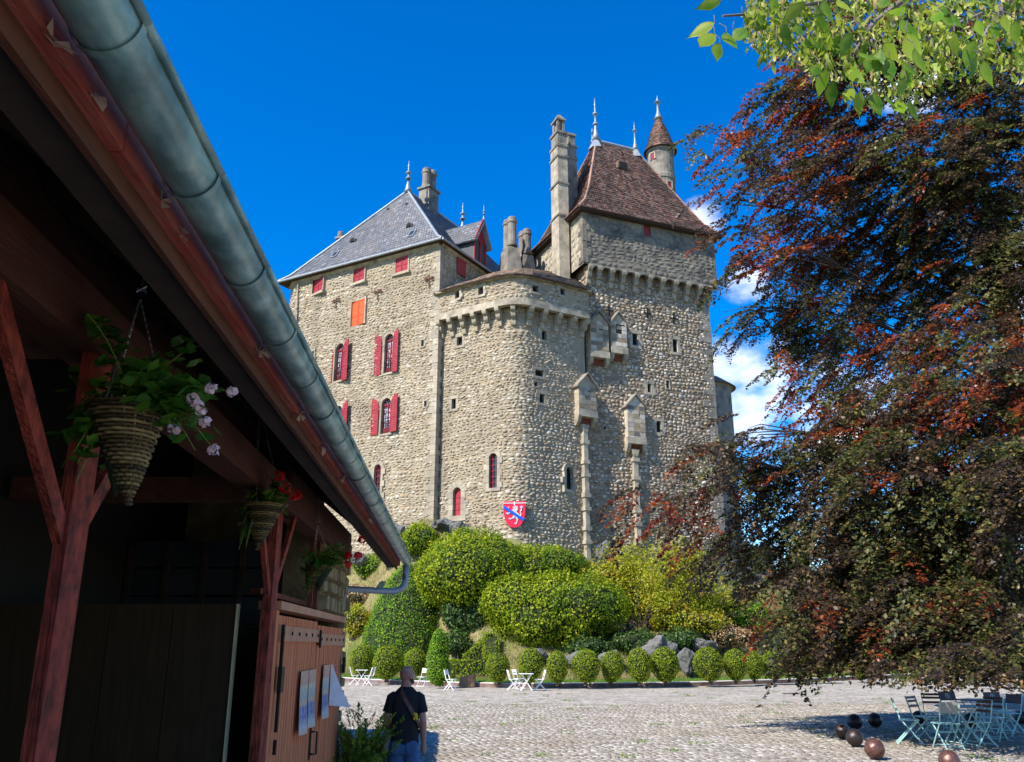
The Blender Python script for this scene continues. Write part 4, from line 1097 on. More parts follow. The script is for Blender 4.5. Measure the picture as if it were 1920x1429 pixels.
# --- tower roof, steep and bell-cast
cT = TFL + tw_t * TW / 2 + tw_i * TD / 2
def ring(o, z): return [P3(q, z) for q in (TFL - tw_t*o + tw_n*o, TFR + tw_t*o + tw_n*o, TFR + tw_t*o + tw_i*(TD + o), TFL - tw_t*o + tw_i*(TD + o))]
r0, r1 = ring(.62, Z_TE - .05), ring(-.55, Z_TE + 1.35); 
r2 = ring(-1.35, Z_TE + 3.0)
RL, RR = P3(cT - tw_t * 2.05, 45.5), P3(cT + tw_t * 2.05, 45.5)
kt = dict(row=.27, tw=.22, lift=.07, mat='tile', base='tile_base', name='tile_roof_slope')
for i in range(4):
    j = (i + 1) % 4
    tiles(r0[i], r0[j], r1[i], r1[j], **kt); tiles(r1[i], r1[j], r2[i], r2[j], **kt)
    t0, t1 = ((RL, RR), (RR, RR), (RR, RL), (RL, RL))[i]
    tiles(r2[i], r2[j], t0, t1, **kt)
for i, t in ((0, RL), (1, RR), (3, RL)):
    ob('hip_tiles', MB().tube([r0[i], r1[i], r2[i], t], .11, 6), M['tile'], castle)
ob('eave_soffit', MB().prism([(q.x, q.y) for q in ring(.5, 0)], Z_TE - .22, Z_TE - .14), M['dark_wood'], castle)
ridge(RL - Vector((*(tw_t * .3), 0)), RR + Vector((*(tw_t * .3), 0)), .20)
for t, sg in ((RL, 1), (RR, -1)):
    ob('ridge_flashing', MB().lathe((t.x, t.y, t.z - .9), [(.75, 0), (.5, .5), (.26, .98), (.1, 1.3)], 6), M['zinc'], castle)
finial(RL + Vector((0, 0, .1)), at(1113, 186, RL.y).z - RL.z, .24, balls=(.38, .62)); finial(RR + Vector((0, 0, .1)), at(1186, 231, RR.y).z - RR.z, .2, balls=(.7,))
q = at(1110, 240, 71.5); finial(Vector((q.x, 71.5, at(1110, 268, 71.5).z)), 1.6, .14, balls=(.7,))
p, n_ = on_slope(1166, 318, r2[0], r2[1], RL)
g = lambda a, b, c: p + Vector((*tw_t, 0)) * a + Vector((*tw_n, 0)) * c + Vector((0, 0, b))
vn = ob('roof_hatch', MB().fprism(g, [(-.55, 0), (-.42, .75), (.45, .75), (.55, 0)], -1.2, .25), M['tile_old'], castle)
ob('opening', MB().fprism(g, [(-.42, .04), (-.34, .62), (.36, .62), (.42, .04)], .25, .27), M['void'], vn)

# --- round turret behind
q = at(1238, 285, 75.5); tc = (q.x, 75.5, 0); zt = lambda py: at(1238, py, 75.5).z
mb = MB().lathe(tc, [(1.28, 36), (1.28, zt(345)), (1.36, zt(343)), (1.36, zt(336)), (1.28, zt(334)), (1.28, zt(292)), (1.42, zt(289)), (1.42, zt(285))], 24)
tu = ob('turret_wall', mb, M['lichen_stone'], castle, smooth=False)
for px, py, hw_ in ((1225, 295, .24), (1256, 352, .2)):
    a, b = ray(px, py); ang = math.atan2(-1, (a * 75 - q.x) / 1.3)
    dx = max(-.95, min(.95, (a * 74.3 - q.x) / 1.3)); dy = -math.sqrt(1 - dx * dx)
    c = Vector((q.x + dx * 1.3, 75.5 + dy * 1.3, at(px, py, 74.2).z)); t_ = Vector((-dy, dx, 0)); n_ = Vector((dx, dy, 0))
    gg = lambda a, b, cc: c + t_ * a + n_ * cc + Vector((0, 0, b))
    s_ = ob('turret_window', MB().fring(gg, rectline(hw_ * 2, .7), rectline(hw_ * 2, .7, .12), -.1, .06), M['pale_stone'], tu)
    ob('pane', MB().fbox(gg, -hw_, hw_, 0, .7, -.05, .02), M['dark_red'], s_)
zc0, zc1 = zt(287), zt(222); cr = [(1.62, zc0), (1.22, zc0 + 1.0), (.95, zc0 + 2.0)]
lt = MB().lathe(tc, [(1.6, zc0 - .03), (1.2, zc0 + 1.0), (.92, zc0 + 2.0), (.2, zc1)], 24); tr = ob('cone_roof', lt, M['tile_base'], castle)
V = []
prof = np.array([(1.62, zc0), (1.22, zc0 + 1.0), (.95, zc0 + 2.0), (.18, zc1)]); sl = np.concatenate([[0], np.cumsum(np.hypot(*np.diff(prof, axis=0).T))])
nr = int(sl[-1] / .24)
for r_ in range(nr):
    s0, s1 = r_ * sl[-1] / nr, min(sl[-1], (r_ + 1.3) * sl[-1] / nr)
    (ra, za), (rb, zb_) = [(np.interp(s, sl, prof[:, 0]), np.interp(s, sl, prof[:, 1])) for s in (s0, s1)]
    n = max(6, int(ra * 6.283 / .22)); th_ = (np.arange(n) + .5 * (r_ % 2)) * 2 * np.pi / n; d = np.pi / n * .93
    lf = R.uniform(.02, .07, n)
    c0 = lambda t, r, z: np.stack([tc[0] + np.cos(t) * r, tc[1] + np.sin(t) * r, z + 0 * t], -1)
    V.append(np.stack([c0(th_ - d, ra, za), c0(th_ + d, ra, za), c0(th_ + d, ra + lf, za), c0(th_ - d, ra + lf, za), c0(th_ + d, rb + .01, zb_), c0(th_ - d, rb + .01, zb_)], 1))
V = np.concatenate(V); n = len(V)
ob('roof_tiles', mesh_np('tiles', V.reshape(-1, 3), (np.arange(n)[:, None, None] * 6 + np.array([(0, 1, 2, 3), (3, 2, 4, 5)])[None]).reshape(-1, 4)), M['tile'], tr, kind='stuff')
finial(Vector((tc[0], tc[1], zc1 - .1)), at(1224, 178, 75.5).z - zc1, .30, balls=(.72,))
ob('finial_base', MB().lathe((tc[0], tc[1], zc1 - .75), [(.42, 0), (.26, .6), (.14, 1.4)], 10), M['zinc'], castle)
# round outwork just showing past the tower's right edge
q = at(1338, 760, 71); zo = lambda py: at(1350, py, 71).z
ow = ob('round_outwork', MB().lathe((q.x - .9, 71, 0), [(2.4, 2), (2.4, zo(738)), (2.55, zo(735)), (2.55, zo(728))], 24), M['lichen_stone'], castle)
ob('outwork_roof', MB().lathe((q.x - .9, 71, 0), [(2.85, zo(732)), (1.6, zo(732) + .9), (.2, zo(732) + 1.5)], 24), M['tile_old'], ow)

# --- box machicolations with little saddle roofs, and their stone chutes
def bretache(w, xl, xr, yt, ye, yb, win, mat, depth=.6, chute=None, collars=()):
    u, v, ww, h = w.rect(xl, ye, xr, yb); f = w.frame(u, v); vt = w.hit((xl + xr) / 2, yt)[1] - v
    mb = MB(); lo = .62
    mb.fbox(f, -ww/2 + .05, ww/2 - .05, lo + .5, h, -.05, depth); mb.fprism(f, [(-ww/2 + .05, h), (ww/2 - .05, h), (0, vt - .1)], -.05, depth)
    o = ob('box_machicolation', mb, M[mat], castle)
    ob('sill_course', MB().fbox(f, -ww/2, ww/2, lo, lo + .5, -.05, depth + .05), M['pale_stone'], o)
    for s in (-1, 1):
        a0 = s * ww/2 - (.30 if s > 0 else 0); cb = MB()
        cb.fprism(lambda a, b, c: f(a0 + .0 + c, b, a), [(-.05, -.05), (depth * .35, -.02), (depth * .8, .25), (depth + .02, lo)] + [(-.05, lo)], 0, .30)
        ob('corbel', cb, M['corbel'], o)
    ob('opening', MB().fbox(f, -ww/2 + .31, ww/2 - .31, .1, lo - .02, -.05, .1), M['timber'], o)
    for s in (-1, 1):
        a, b = f(s * (ww/2 + .14), h - .16, 0), f(0, vt, 0); d_ = f.n * (depth + .18)
        t = Vector((0, 0, .12))
        ob('roof_slab', MB().hexa([a, a + d_, b + d_, b, a + t, a + d_ + t, b + d_ + t, b + t]), M['lichen_stone'], o)
    for (x0, y0, x1, y1) in win:
        uu, vv, wq, hq = w.rect(x0, y0, x1, y1); g = w.frame(uu, vv)
        ob('opening', MB().fbox(g, -wq/2, wq/2, 0, hq, depth - .02, depth + .012), M['void'], o)
    for a in np.arange(lo + .62, h - .1, .34):
        k = 3
        for i in range(k):
            a0 = -ww/2 + .06 + (ww - .12) * i / k; a1 = -ww/2 + .06 + (ww - .12) * (i + 1) / k
            ob('stone', MB().fbox(f, a0 + .015, a1 - .015, a, a + .31, depth - .05, depth + rnd.uniform(.004, .028)), M[mat], o)
    if chute:
        x0, y0, y1 = chute; g = w.frame(w.hit(x0, (y0 + y1) / 2)[0], 0); za, zb_ = w.hit(x0, y0)[1], w.hit(x0, y1)[1]
        ch = ob('stone_chute', MB().fbox(g, -.19, .19, zb_, za, -.05, .36), M['pale_stone'], castle)
        for py in collars:
            z = w.hit(x0, py)[1]; ob('collar', MB().fbox(g, -.28, .28, z - .14, z + .14, -.05, .44), M['pale_stone'], ch)
        ob('funnel', MB().fprism(g, [(-.16, za), (.16, za), (.34, za + .55), (-.34, za + .55)], -.03, .40), M['corbel'], ch)
bretache(tower, 1101,1137, 590, 611, 689, [(1116,616,1123,624)], 'rubble_tower')
bretache(tower, 1141,1172, 590, 612, 681, [(1149,613,1165,630)], 'rubble_tower', .52)
bast_r = Wall([bast_pts[-2], bast_pts[-1], tuple(V2(*bast_pts[-1]) + V2(5.25, 3.2) * .4)])
bretache(bast_r, 1077,1112, 706, 728, 800, [(1094,733,1099,739)], 'rubble_tower', .58, (1096, 812, 1056), (831, 868, 892, 930, 955, 992, 1017, 1052))
bretache(tower, 1172,1207, 744, 765, 850, [(1187,775,1193,784)], 'rubble_tower', .5, (1191, 858, 1022), (864, 898, 959, 984, 1020))
# iron tie anchors: crosses on the tower, bars with scrolled heads on the wing
for px, py in ((1141, 583), (1213, 588), (1262, 598)):
    f = tower.frame(*tower.hit(px, py)); ob('tie_anchor', MB().fbox(f, -.05, .05, -.50, .50, .07, .14).fbox(f, -.36, .36, -.05, .05, .075, .135), M['iron'], castle)
for px, py in ((632, 568), (710, 552), (806, 528), (556, 600)):
    f = wing.frame(*wing.hit(px, py)); mb = MB().fbox(f, -.035, .035, -.55, .42, .09, .14).fbox(f, -.34, .34, .20, .27, .085, .135)
    for s in (-1, 1): mb.tube([f(s * .30 + .13 * math.cos(t), .20 + .13 * math.sin(t), .12) for t in np.linspace(0, 6.0, 10)], .035, 5)
    ob('tie_anchor', mb, M['rust'], castle)
# rainwater pipe at the wing's left end
pts = [wing.pt(*wing.hit(px, py), .16) for px, py in ((563, 516), (561, 545), (558, 620), (553, 760), (548, 1000))]
dp = ob('rainwater_pipe', MB().tube(pts, .07, 8), M['pale_stone'], castle)
for px, py in ((562, 530), (559.5, 580), (558, 615), (555.5, 690)):
    q = wing.pt(*wing.hit(px, py), .16); ob('bracket', MB().lathe(q, [(.1, -.05), (.1, .05)], 8), M['lichen_stone'], dp)
stones_flush()

# heraldic shield on the bastion
def shield():
    u, v, ww, h = bast.rect(945, 941, 985, 990); f0 = bast.frame(u, v + h / 2)
    root = empty('coat_of_arms', tuple(f0(0, 0, 0)), 'red shield with a silver lion and blue diagonal band on the castle wall', 'coat of arms')
    q = ww / 2
    f = lambda a, b, c: f0(a * q, b * h / 2, c)
    out = [(-1, 1), (1, 1), (1, .3)] + [(math.cos(t) ** .8 , .3 - 1.3 * math.sin(t) ** 1.15) for t in np.linspace(.12, 1.5, 9)] + [(0, -1)] + [(-math.cos(t) ** .8, .3 - 1.3 * math.sin(t) ** 1.15) for t in np.linspace(1.5, .12, 9)] + [(-1, .3)]
    ob('shield_board', MB().fprism(f, out, .10, .22), M['shield_red'], root)
    mb = MB().fprism(f, [(-1.02, .835), (1.02, .835), (1.02, .885), (-1.02, .885)], .22, .25).fprism(f, [(-.05, .72), (.05, .72), (.05, .98), (-.05, .98)], .252, .262)
    ob('chief_cross', mb, M['white_paint'], root)
    ob('bend', MB().fprism(f, [(-1.0, .62), (-1.0, .46), (.80, -.52), (.93, -.36), (-.95, .66)], .262, .29), M['shield_blue'], root)
    S = lambda pts: [((x - 700) / 325., -(y - 715) / 425.) for x, y in pts]
    li = MB()
    for poly in ([(705,420),(745,430),(760,460),(795,440),(800,560),(760,640),(700,650),(640,590),(630,550),(690,520),(640,480),(660,460),(700,470)],
                 [(700,640),(770,640),(860,740),(830,800),(760,780),(700,740),(660,690)],
                 [(560,620),(600,660),(540,700),(500,720),(480,700),(440,705),(465,680),(430,665),(480,655),(520,665)],
                 [(660,740),(720,750),(700,850),(620,855),(580,895),(560,870),(520,870),(550,845),(520,820),(580,840),(640,820)],
                 [(720,770),(790,790),(810,900),(770,1000),(780,1035),(745,1020),(730,1045),(715,1015),(690,990),(740,990),(770,900)],
                 [(500,470),(540,460),(545,500),(520,505)],
                 [(860,470),(920,430),(950,470),(930,520),(880,510)]):
        li.fprism(f, S(poly), .22, .258)
    for path in ([(905,510),(920,560),(885,610),(880,660),(905,720),(880,770),(840,760)],):
        li.tube([f(a, b, .24) for a, b in S(path)], .045, 6)
    ob('lion', li, M['shield_silver'], root)
shield()

# ------------------------------------------------------------------ timber gallery on the left
gal = empty('timber_gallery', (-2.2, 5, 0), 'dark timber gallery with red posts and a zinc gutter along the courtyard', 'building')
def G(l, y, z): return Vector((l - .065 * y, y, z))
def gbox(mb, l0, l1, y0, y1, z0, z1):
    return mb.hexa([G(l0,y0,z0), G(l1,y0,z0), G(l1,y1,z0), G(l0,y1,z0), G(l0,y0,z1), G(l1,y0,z1), G(l1,y1,z1), G(l0,y1,z1)])
def gb(name, l0, l1, y0, y1, z0, z1, mat, parent=None): return ob(name, gbox(MB(), l0, l1, y0, y1, z0, z1), M[mat], parent or gal)
Y0, Y1, L_F = -3.0, 11.5, -1.30
# roof
rp = lambda l: 3.07 + (-.70 - l) * .78
mb = MB()
a = [G(-.71, Y0, rp(-.71)), G(-.71, Y1, rp(-.71)), G(-4.6, Y1, rp(-4.6)), G(-4.6, Y0, rp(-4.6))]
mb.hexa([p for p in a] + [p + Vector((0, 0, .05)) for p in a]); ob('roof_boarding', mb, M['roof_under'], gal)
mb = MB(); b = [G(-4.6, Y0, rp(-4.6)), G(-4.6, Y1, rp(-4.6)), G(-8.6, Y1, rp(-.66)), G(-8.6, Y0, rp(-.66))]
mb.hexa([p for p in b] + [p + Vector((0, 0, .05)) for p in b]); ob('roof_boarding', mb, M['roof_under'], gal)
_castle = castle; castle = gal
up_ = Vector((0, 0, .075))
tiles(a[0] + up_, a[1] + up_, a[3] + up_, a[2] + up_, .34, .26, .035, 'tile_old', name='roof_slope', thick=.02)
tiles(b[2] + up_, b[3] + up_, b[1] + up_, b[0] + up_, .34, .26, .035, 'tile_old', name='roof_slope', thick=.02)
castle = _castle
for y in np.arange(-2.6, 11.3, .82):      # rafters
    mb = MB(); p, q = G(-.74, y, rp(-.74) - .075), G(-4.5, y, rp(-4.5) - .075); mb.beam(p, q, .085, .13); ob('rafter', mb, M['dark_wood'], gal)
# eave: fascia in weathered red with a brown lower board
rng = random.Random(3)
yy = Y0
while yy < Y1 - .1:
    y2 = min(Y1, yy + 2.3)
    gb('fascia_board', -.745, -.715, yy + .003, y2 - .003, 2.945, 3.085, 'fascia'); yy = y2
gb('eave_board', -.765, -.746, Y0, Y1, 2.895, 2.985, 'timber_h')
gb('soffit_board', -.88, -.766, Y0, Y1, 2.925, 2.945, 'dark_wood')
# gutter in short lengths with lapped joints
def half_round(c_l, c_z, r, y0, y1, n=14, th=.004):
    mb = MB(); prof = [(r * math.cos(math.pi + math.pi * i / n), r * math.sin(math.pi + math.pi * i / n)) for i in range(n + 1)]
    inn = [(x * (1 - th / r), z * (1 - th / r)) for x, z in reversed(prof)]; pl = prof + inn; k = len(pl)
    mb.add([G(c_l + x, y0, c_z + z) for x, z in pl] + [G(c_l + x, y1, c_z + z) for x, z in pl], [(i, (i + 1) % k, k + (i + 1) % k, k + i) for i in range(k)])
    return mb
GC, GZ, GR = -.630, 3.0, .062
ys = list(np.arange(.25, Y1 - .2, .512)) ; ys = [Y0] + ys + [Y1]
for i in range(len(ys) - 1):
    gs = ob('gutter_section', half_round(GC, GZ + rng.uniform(-.002, .002), GR, ys[i] + .002, ys[i+1] - .002), M['gutter'], gal, smooth=True)
    ob('gutter_bead', MB().tube([G(GC + GR + .004, ys[i], GZ + .004), G(GC + GR + .004, ys[i+1], GZ + .004)], .011, 8), M['gutter'], gs, smooth=True)
    if i: ob('gutter_bracket', half_round(GC, GZ, GR + .005, ys[i] - .011, ys[i] + .011, th=.004), M['gutter'], gal, smooth=True)
mb = MB(); k = 14; mb.add([G(GC, Y1, GZ)] + [G(GC + GR * math.cos(math.pi + math.pi * i / k), Y1, GZ + GR * math.sin(math.pi + math.pi * i / k)) for i in range(k + 1)], [(0, i + 1, i + 2) for i in range(k)])
ob('gutter_end', mb, M['gutter'], gal)
e0, e1 = G(GC, Y1 - .12, GZ - .06), G(L_F - .02, 10.95, 2.62)
pts = [e0, e0 + Vector((0, 0, -.16))]
for t in np.linspace(0, 1, 7): 
    c = e0 + Vector((0, 0, -.16)); m_ = e0 + Vector((0, 0, -.34)); d_ = m_.lerp(e1, .3); pts.append((1-t)**2 * c + 2*t*(1-t) * m_ + t*t * d_)
pts += [e1, e1 + Vector((-.12, 0, -.3))]
ob('downpipe', MB().tube(pts, .042, 12), M['zinc'], gal, smooth=True)
# posts, plate, braces
def post(y0, y1, l0=L_F - .065, top=2.96):
    return gb('post', l0, L_F, y0, y1, 0, top, 'post')
posts = [post(2.923, 3.08, L_F - .045), post(6.34, 6.53), post(-.9, -.7)]
gb('wall_plate', L_F - .16, L_F + .01, Y0, 10.75, 2.955, 3.16, 'timber_h')
gb('upper_plate', L_F - .12, L_F - .02, 6.9, 11.1, 3.165, 3.30, 'timber_h')
gb('purlin', -1.86, -1.68, Y0, 11.0, 3.62, 3.86, 'timber_h')
for y in (3.0, 6.43, -.8): gb('tie_beam', -3.3, L_F - .165, y - .08, y + .08, 2.98, 3.15, 'timber_h')
def brace(y0, z0, y1, z1, w=.068):
    ob('brace', MB().beam(G(L_F - .06, y0, z0), G(L_F - .06, y1, z1), .09, w, (1, 0, 0)) if False else MB().beam(G(L_F - .03, y0, z0), G(L_F - .03, y1, z1), .032, w), M['post'], gal)
brace(2.94, 2.30, 2.24, 2.97); brace(3.065, 2.36, 3.60, 2.97); brace(6.34, 2.30, 5.75, 2.97); brace(6.52, 2.36, 7.15, 2.97)
# interior
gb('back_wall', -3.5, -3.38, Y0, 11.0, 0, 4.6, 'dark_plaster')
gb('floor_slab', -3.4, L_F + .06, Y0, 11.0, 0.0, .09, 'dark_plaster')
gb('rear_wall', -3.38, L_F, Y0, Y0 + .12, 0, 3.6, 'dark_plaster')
pw = .43
for i in range(4):
    gb('partition_panel', -3.36 + i * .45 + .003, -3.36 + (i + 1) * .45 - .003, 6.40, 6.44, .09, 2.235, 'panel')
gb('edge_highlight', -1.556, -1.545, 6.38, 6.45, .09, 2.235, 'edge_highlight')
# glazed screen behind the partition
sc_ = gb('glazed_screen', -3.36, -1.42, 9.02, 9.08, 2.05, 2.14, 'dark_wood')
for i in range(6):
    gb('mullion', -3.36 + i * .385, -3.31 + i * .385, 9.0, 9.09, 2.14, 2.98, 'dark_wood', sc_)
for i in range(5):
    for j in range(3):
        gb('pane', -3.31 + i * .385, -2.975 + i * .385, 9.04, 9.05, 2.16 + j * .28, 2.42 + j * .28, 'glass', sc_)
gb('screen_wall', -3.36, -1.42, 9.02, 9.08, .09, 2.04, 'dark_wood')
# gable end and its corner pier
gb('gable_wall', -8.3, L_F - .46, 10.9, 11.1, 0, 3.3, 'plaster')
mb = MB(); mb.add([G(-8.3,10.9,3.3),G(L_F-.46,10.9,3.3),G(-4.6,10.9,5.95),G(-8.3,11.1,3.3),G(L_F-.46,11.1,3.3),G(-4.6,11.1,5.95)], [(0,1,2),(5,4,3),(0,3,4,1),(1,4,5,2),(2,5,3,0)]); ob('gable', mb, M['plaster'], gal)
gb('outer_wall', -8.4, -8.2, Y0, 11.1, 0, 3.1, 'plaster')
pier = gb('corner_pier', L_F - .45, L_F - .06, 10.62, 11.12, 0, 3.16, 'plaster')
rq = random.Random(9)
for s in range(2):      # rough stones of the pier and of the strip of wall above the door
    z = .02 if s == 0 else 2.28
    while z < 3.1:
        h = rq.uniform(.14, .24); y = (10.63 if s == 0 else 9.0); ye = (11.1 if s == 0 else 10.6)
        while y < ye - .08:
            l = min(rq.uniform(.18, .36), ye - y); o_ = rq.uniform(-.01, .035)
            c = [G(L_F - .10 + (.04 if s == 0 else 0), y + .012, z + .01), G(L_F - .10 + (.04 if s == 0 else 0), y + l - .012, z + .01)]
            mb = MB(); i_, j_ = .03, .03; x0, x1 = L_F - .08, L_F - .02 + o_
            mb.hexa([G(x0,y+.01,z+.01), G(x0,y+l-.01,z+.01), G(x0,y+l-.01,z+h-.01), G(x0,y+.01,z+h-.01), G(x1,y+i_,z+j_), G(x1,y+l-i_,z+j_), G(x1,y+l-i_,z+h-j_), G(x1,y+i_,z+h-j_)])
            ob('stone', mb, M['plaster'], pier); y += l
        z += h
gb('wall_above_door', L_F - .45, L_F - .09, 9.0, 10.61, 2.26, 3.16, 'plaster')
gb('upper_mullion', L_F - .1, L_F - .05, 8.75, 8.83, 2.30, 2.95, 'timber'); gb('upper_mullion', L_F - .1, L_F - .05, 8.45, 8.5, 2.30, 2.95, 'timber')
gb('shelf_rail', L_F - .22, L_F - .14, 6.6, 8.9, 2.32, 2.36, 'timber')
# boarded double door
gb('door_head', L_F - .14, L_F + .03, 6.56, 10.60, 2.205, 2.265, 'door_frame')
gb('door_jamb', L_F - .12, L_F + .0, 6.56, 6.66, .0, 2.20, 'door')
def door_leaf(y0, y1, zt, name='door_leaf'):
    d = gb(name, L_F - .075, L_F - .035, y0, y1, .06, zt, 'door')
    n = round((y1 - y0) / .098); w = (y1 - y0) / n
    for i in range(n):
        mb = MB(); x1 = L_F - .008 + rng.uniform(-.003, .003); p0, p1 = y0 + i * w + .007, y0 + (i + 1) * w - .007
        z0, z1 = .06 + rng.uniform(0, .015), zt - .002
        mb.hexa([G(L_F-.036,p0-.003,z0), G(L_F-.036,p1+.003,z0), G(L_F-.036,p1+.003,z1), G(L_F-.036,p0-.003,z1), G(x1,p0+.006,z0), G(x1,p1-.006,z0), G(x1,p1-.006,z1), G(x1,p0+.006,z1)])
        ob('board', mb, M['door'], d)
    gb('rail', L_F - .006, L_F + .016, y0 + .01, y1 - .01, zt - .19, zt - .075, 'door_frame', d)
    for i in range(6):
        y = y0 + .12 + (y1 - y0 - .24) * i / 5; c = G(L_F + .018, y, zt - .13)
        ob('stud', MB().lathe((0, 0, 0), [(.017, 0), (.012, .008), (.004, .010)], 8), M['iron'], d, mw=Matrix.Translation(c) @ Matrix.Rotation(math.pi/2, 4, 'Y'))
    return d
d1 = door_leaf(6.69, 8.64, 2.17); d2 = door_leaf(8.665, 10.60, 2.14)
gb('latch_bar', L_F + .017, L_F + .035, 8.62, 8.665, 1.93, 2.09, 'iron', d1)
for y, z0, z1 in ((6.70, 1.35, 2.10), (6.70, 1.2, 1.3)):
    gb('hinge_bar', L_F + .017, L_F + .04, y, y + .03, z0, z1, 'iron', d1)
gb('hinge', L_F + .018, L_F + .05, 6.67, 6.78, 1.62, 1.80, 'iron', d1)
gb('hinge', L_F + .018, L_F + .05, 10.52, 10.61, 1.65, 1.82, 'iron', d2)
hp = [G(L_F - .0, 8.53, z) for z in ()]
mb = MB(); c0 = lambda y, z, o=.06: G(L_F + o, y, z)
mb.tube([c0(8.56, 1.19, .01), c0(8.56, 1.19), c0(8.56, 1.0), c0(8.56, 1.0, .01)], .010, 6)
gb('handle_plate', L_F + .0, L_F + .008, 8.53, 8.59, .95, 1.24, 'iron', d1); ob('handle', mb, M['iron'], d1)
# cobwebs on the fascia
for px, py, s in ((95, 85, .07), (300, 375, .09), (560, 790, .14), (480, 690, .12), (600, 860, .12), (640, 920, .14), (690, 985, .14), (170, 180, .05), (340, 440, .05)):
    a_, b_ = ray(px, py); y = -.715 / (a_ + .065); z = CAM_H + b_ * y
    p = G(-.712, y, min(max(z, 2.95), 3.05)); mb = MB(); n = 7
    for i in range(n):
        t0 = rng.uniform(0, 6.28); r_ = s * rng.uniform(.4, 1.0); q = p + Vector((rng.uniform(0, .02), math.cos(t0) * r_, math.sin(t0) * r_ * .45)); q2 = p + Vector((rng.uniform(0, .025), math.cos(t0 + .5) * r_ * .5, math.sin(t0 + .5) * r_ * .3))
        mb.add([p, q, q2], [(0, 1, 2)])
    web = ob('cobweb', mb, M['web'], gal, kind='stuff')

# ------------------------------------------------------------------ outbuilding beyond the gallery (throws the shadow beside the man)
ob_ = empty('outbuilding', (-7, 16.5, 0), 'low plastered outbuilding with tiled roof behind the timber gallery', 'building')
ER, EF = -4.24 + .065 * 19.24, 19.24
gq = lambda l, y, z: Vector((l - .065 * y, y, z))
def qbox(name, l0, l1, y0, y1, z0, z1, mat): return ob(name, MB().hexa([gq(l0,y0,z0),gq(l1,y0,z0),gq(l1,y1,z0),gq(l0,y1,z0),gq(l0,y0,z1),gq(l1,y0,z1),gq(l1,y1,z1),gq(l0,y1,z1)]), M[mat], ob_)
qbox('wall', ER - 4.6, ER - .35, 13.2, 18.95, 0, 3.1, 'plaster')
mb = MB(); lm = ER - 2.45; g_ = [gq(ER - 4.6, 18.95, 3.1), gq(ER - .35, 18.95, 3.1), gq(lm, 18.95, 4.9)]; g2 = [gq(ER - 4.6, 13.2, 3.1), gq(ER - .35, 13.2, 3.1), gq(lm, 13.2, 4.9)]
mb.add(g_ + g2, [(0, 1, 2), (5, 4, 3), (0, 3, 4, 1), (1, 4, 5, 2), (2, 5, 3, 0)]); ob('gable', mb, M['plaster'], ob_)
castle = ob_
tiles(gq(ER, 12.9, 3.16), gq(ER, EF, 3.16), gq(lm, 12.9, 5.1), gq(lm, EF, 5.1), .34, .26, .04, 'tile_old', name='roof_slope', thick=.14)
tiles(gq(ER - 4.9, EF, 3.16), gq(ER - 4.9, 12.9, 3.16), gq(lm, EF, 5.1), gq(lm, 12.9, 5.1), .34, .26, .04, 'tile_old', name='roof_slope', thick=.14)
castle = _castle

# ------------------------------------------------------------------ posters on the door
def sheet(name, y0, y1, z0, z1, mat, label, curl=.02, lean=0.0, group=None):
    n = 8; V, F, UV = [], [], []
    for j in range(n + 1):
        for i in range(5):
            s, t = i / 4, j / n
            V.append(G(L_F + .022 + curl * math.sin(math.pi * s) * (1 - t) + curl * (1 - t) ** 2 * .8, y0 + (y1 - y0) * s + lean * (1 - t), z0 + (z1 - z0) * t)); UV.append((s, t))
    for j in range(n):
        for i in range(4): a = j * 5 + i; F.append((a, a + 1, a + 6, a + 5))
    me = bpy.data.meshes.new(name); me.from_pydata(V, [], F); uv = me.uv_layers.new()
    for lp in me.loops: uv.data[lp.index].uv = UV[lp.vertex_index]
    o = ob(name, me, M[mat]); tag(o, label, 'poster', group); return o
sheet('poster', 7.70, 8.10, 1.24, 1.74, 'poster', 'pale printed poster with blue patch on the pink door, nearest the red post', .03, -.06)
sheet('poster', 8.13, 8.52, 1.26, 1.74, 'poster', 'pale printed poster with blue patch on the pink door, just above the handle', .03, -.05)
sheet('poster', 9.02, 9.46, 1.27, 1.76, 'poster', 'narrow printed poster on the far door leaf, left of the curled sheet', .03, -.1)
def curled():
    V, F = [], []; n = 8
    for j in range(n + 1):
        t = j / n
        for i in range(6):
            s = i / 5; V.append(G(L_F + .03 + (1 - t) ** 1.2 * s * .18, 9.50 + s * .42 * (1 - .75 * t) + .02 * math.sin(s * 3), 1.36 + .40 * t - .05 * s * (1 - t)))
    for j in range(n):
        for i in range(5): a = j * 6 + i; F.append((a, a + 1, a + 7, a + 6))
    me = bpy.data.meshes.new('loose_sheet'); me.from_pydata(V, [], F)
    tag(ob('loose_sheet', me, M['paper_back'], smooth=True), 'blank grey back of a poster curling away from the far door leaf', 'poster')
curled()

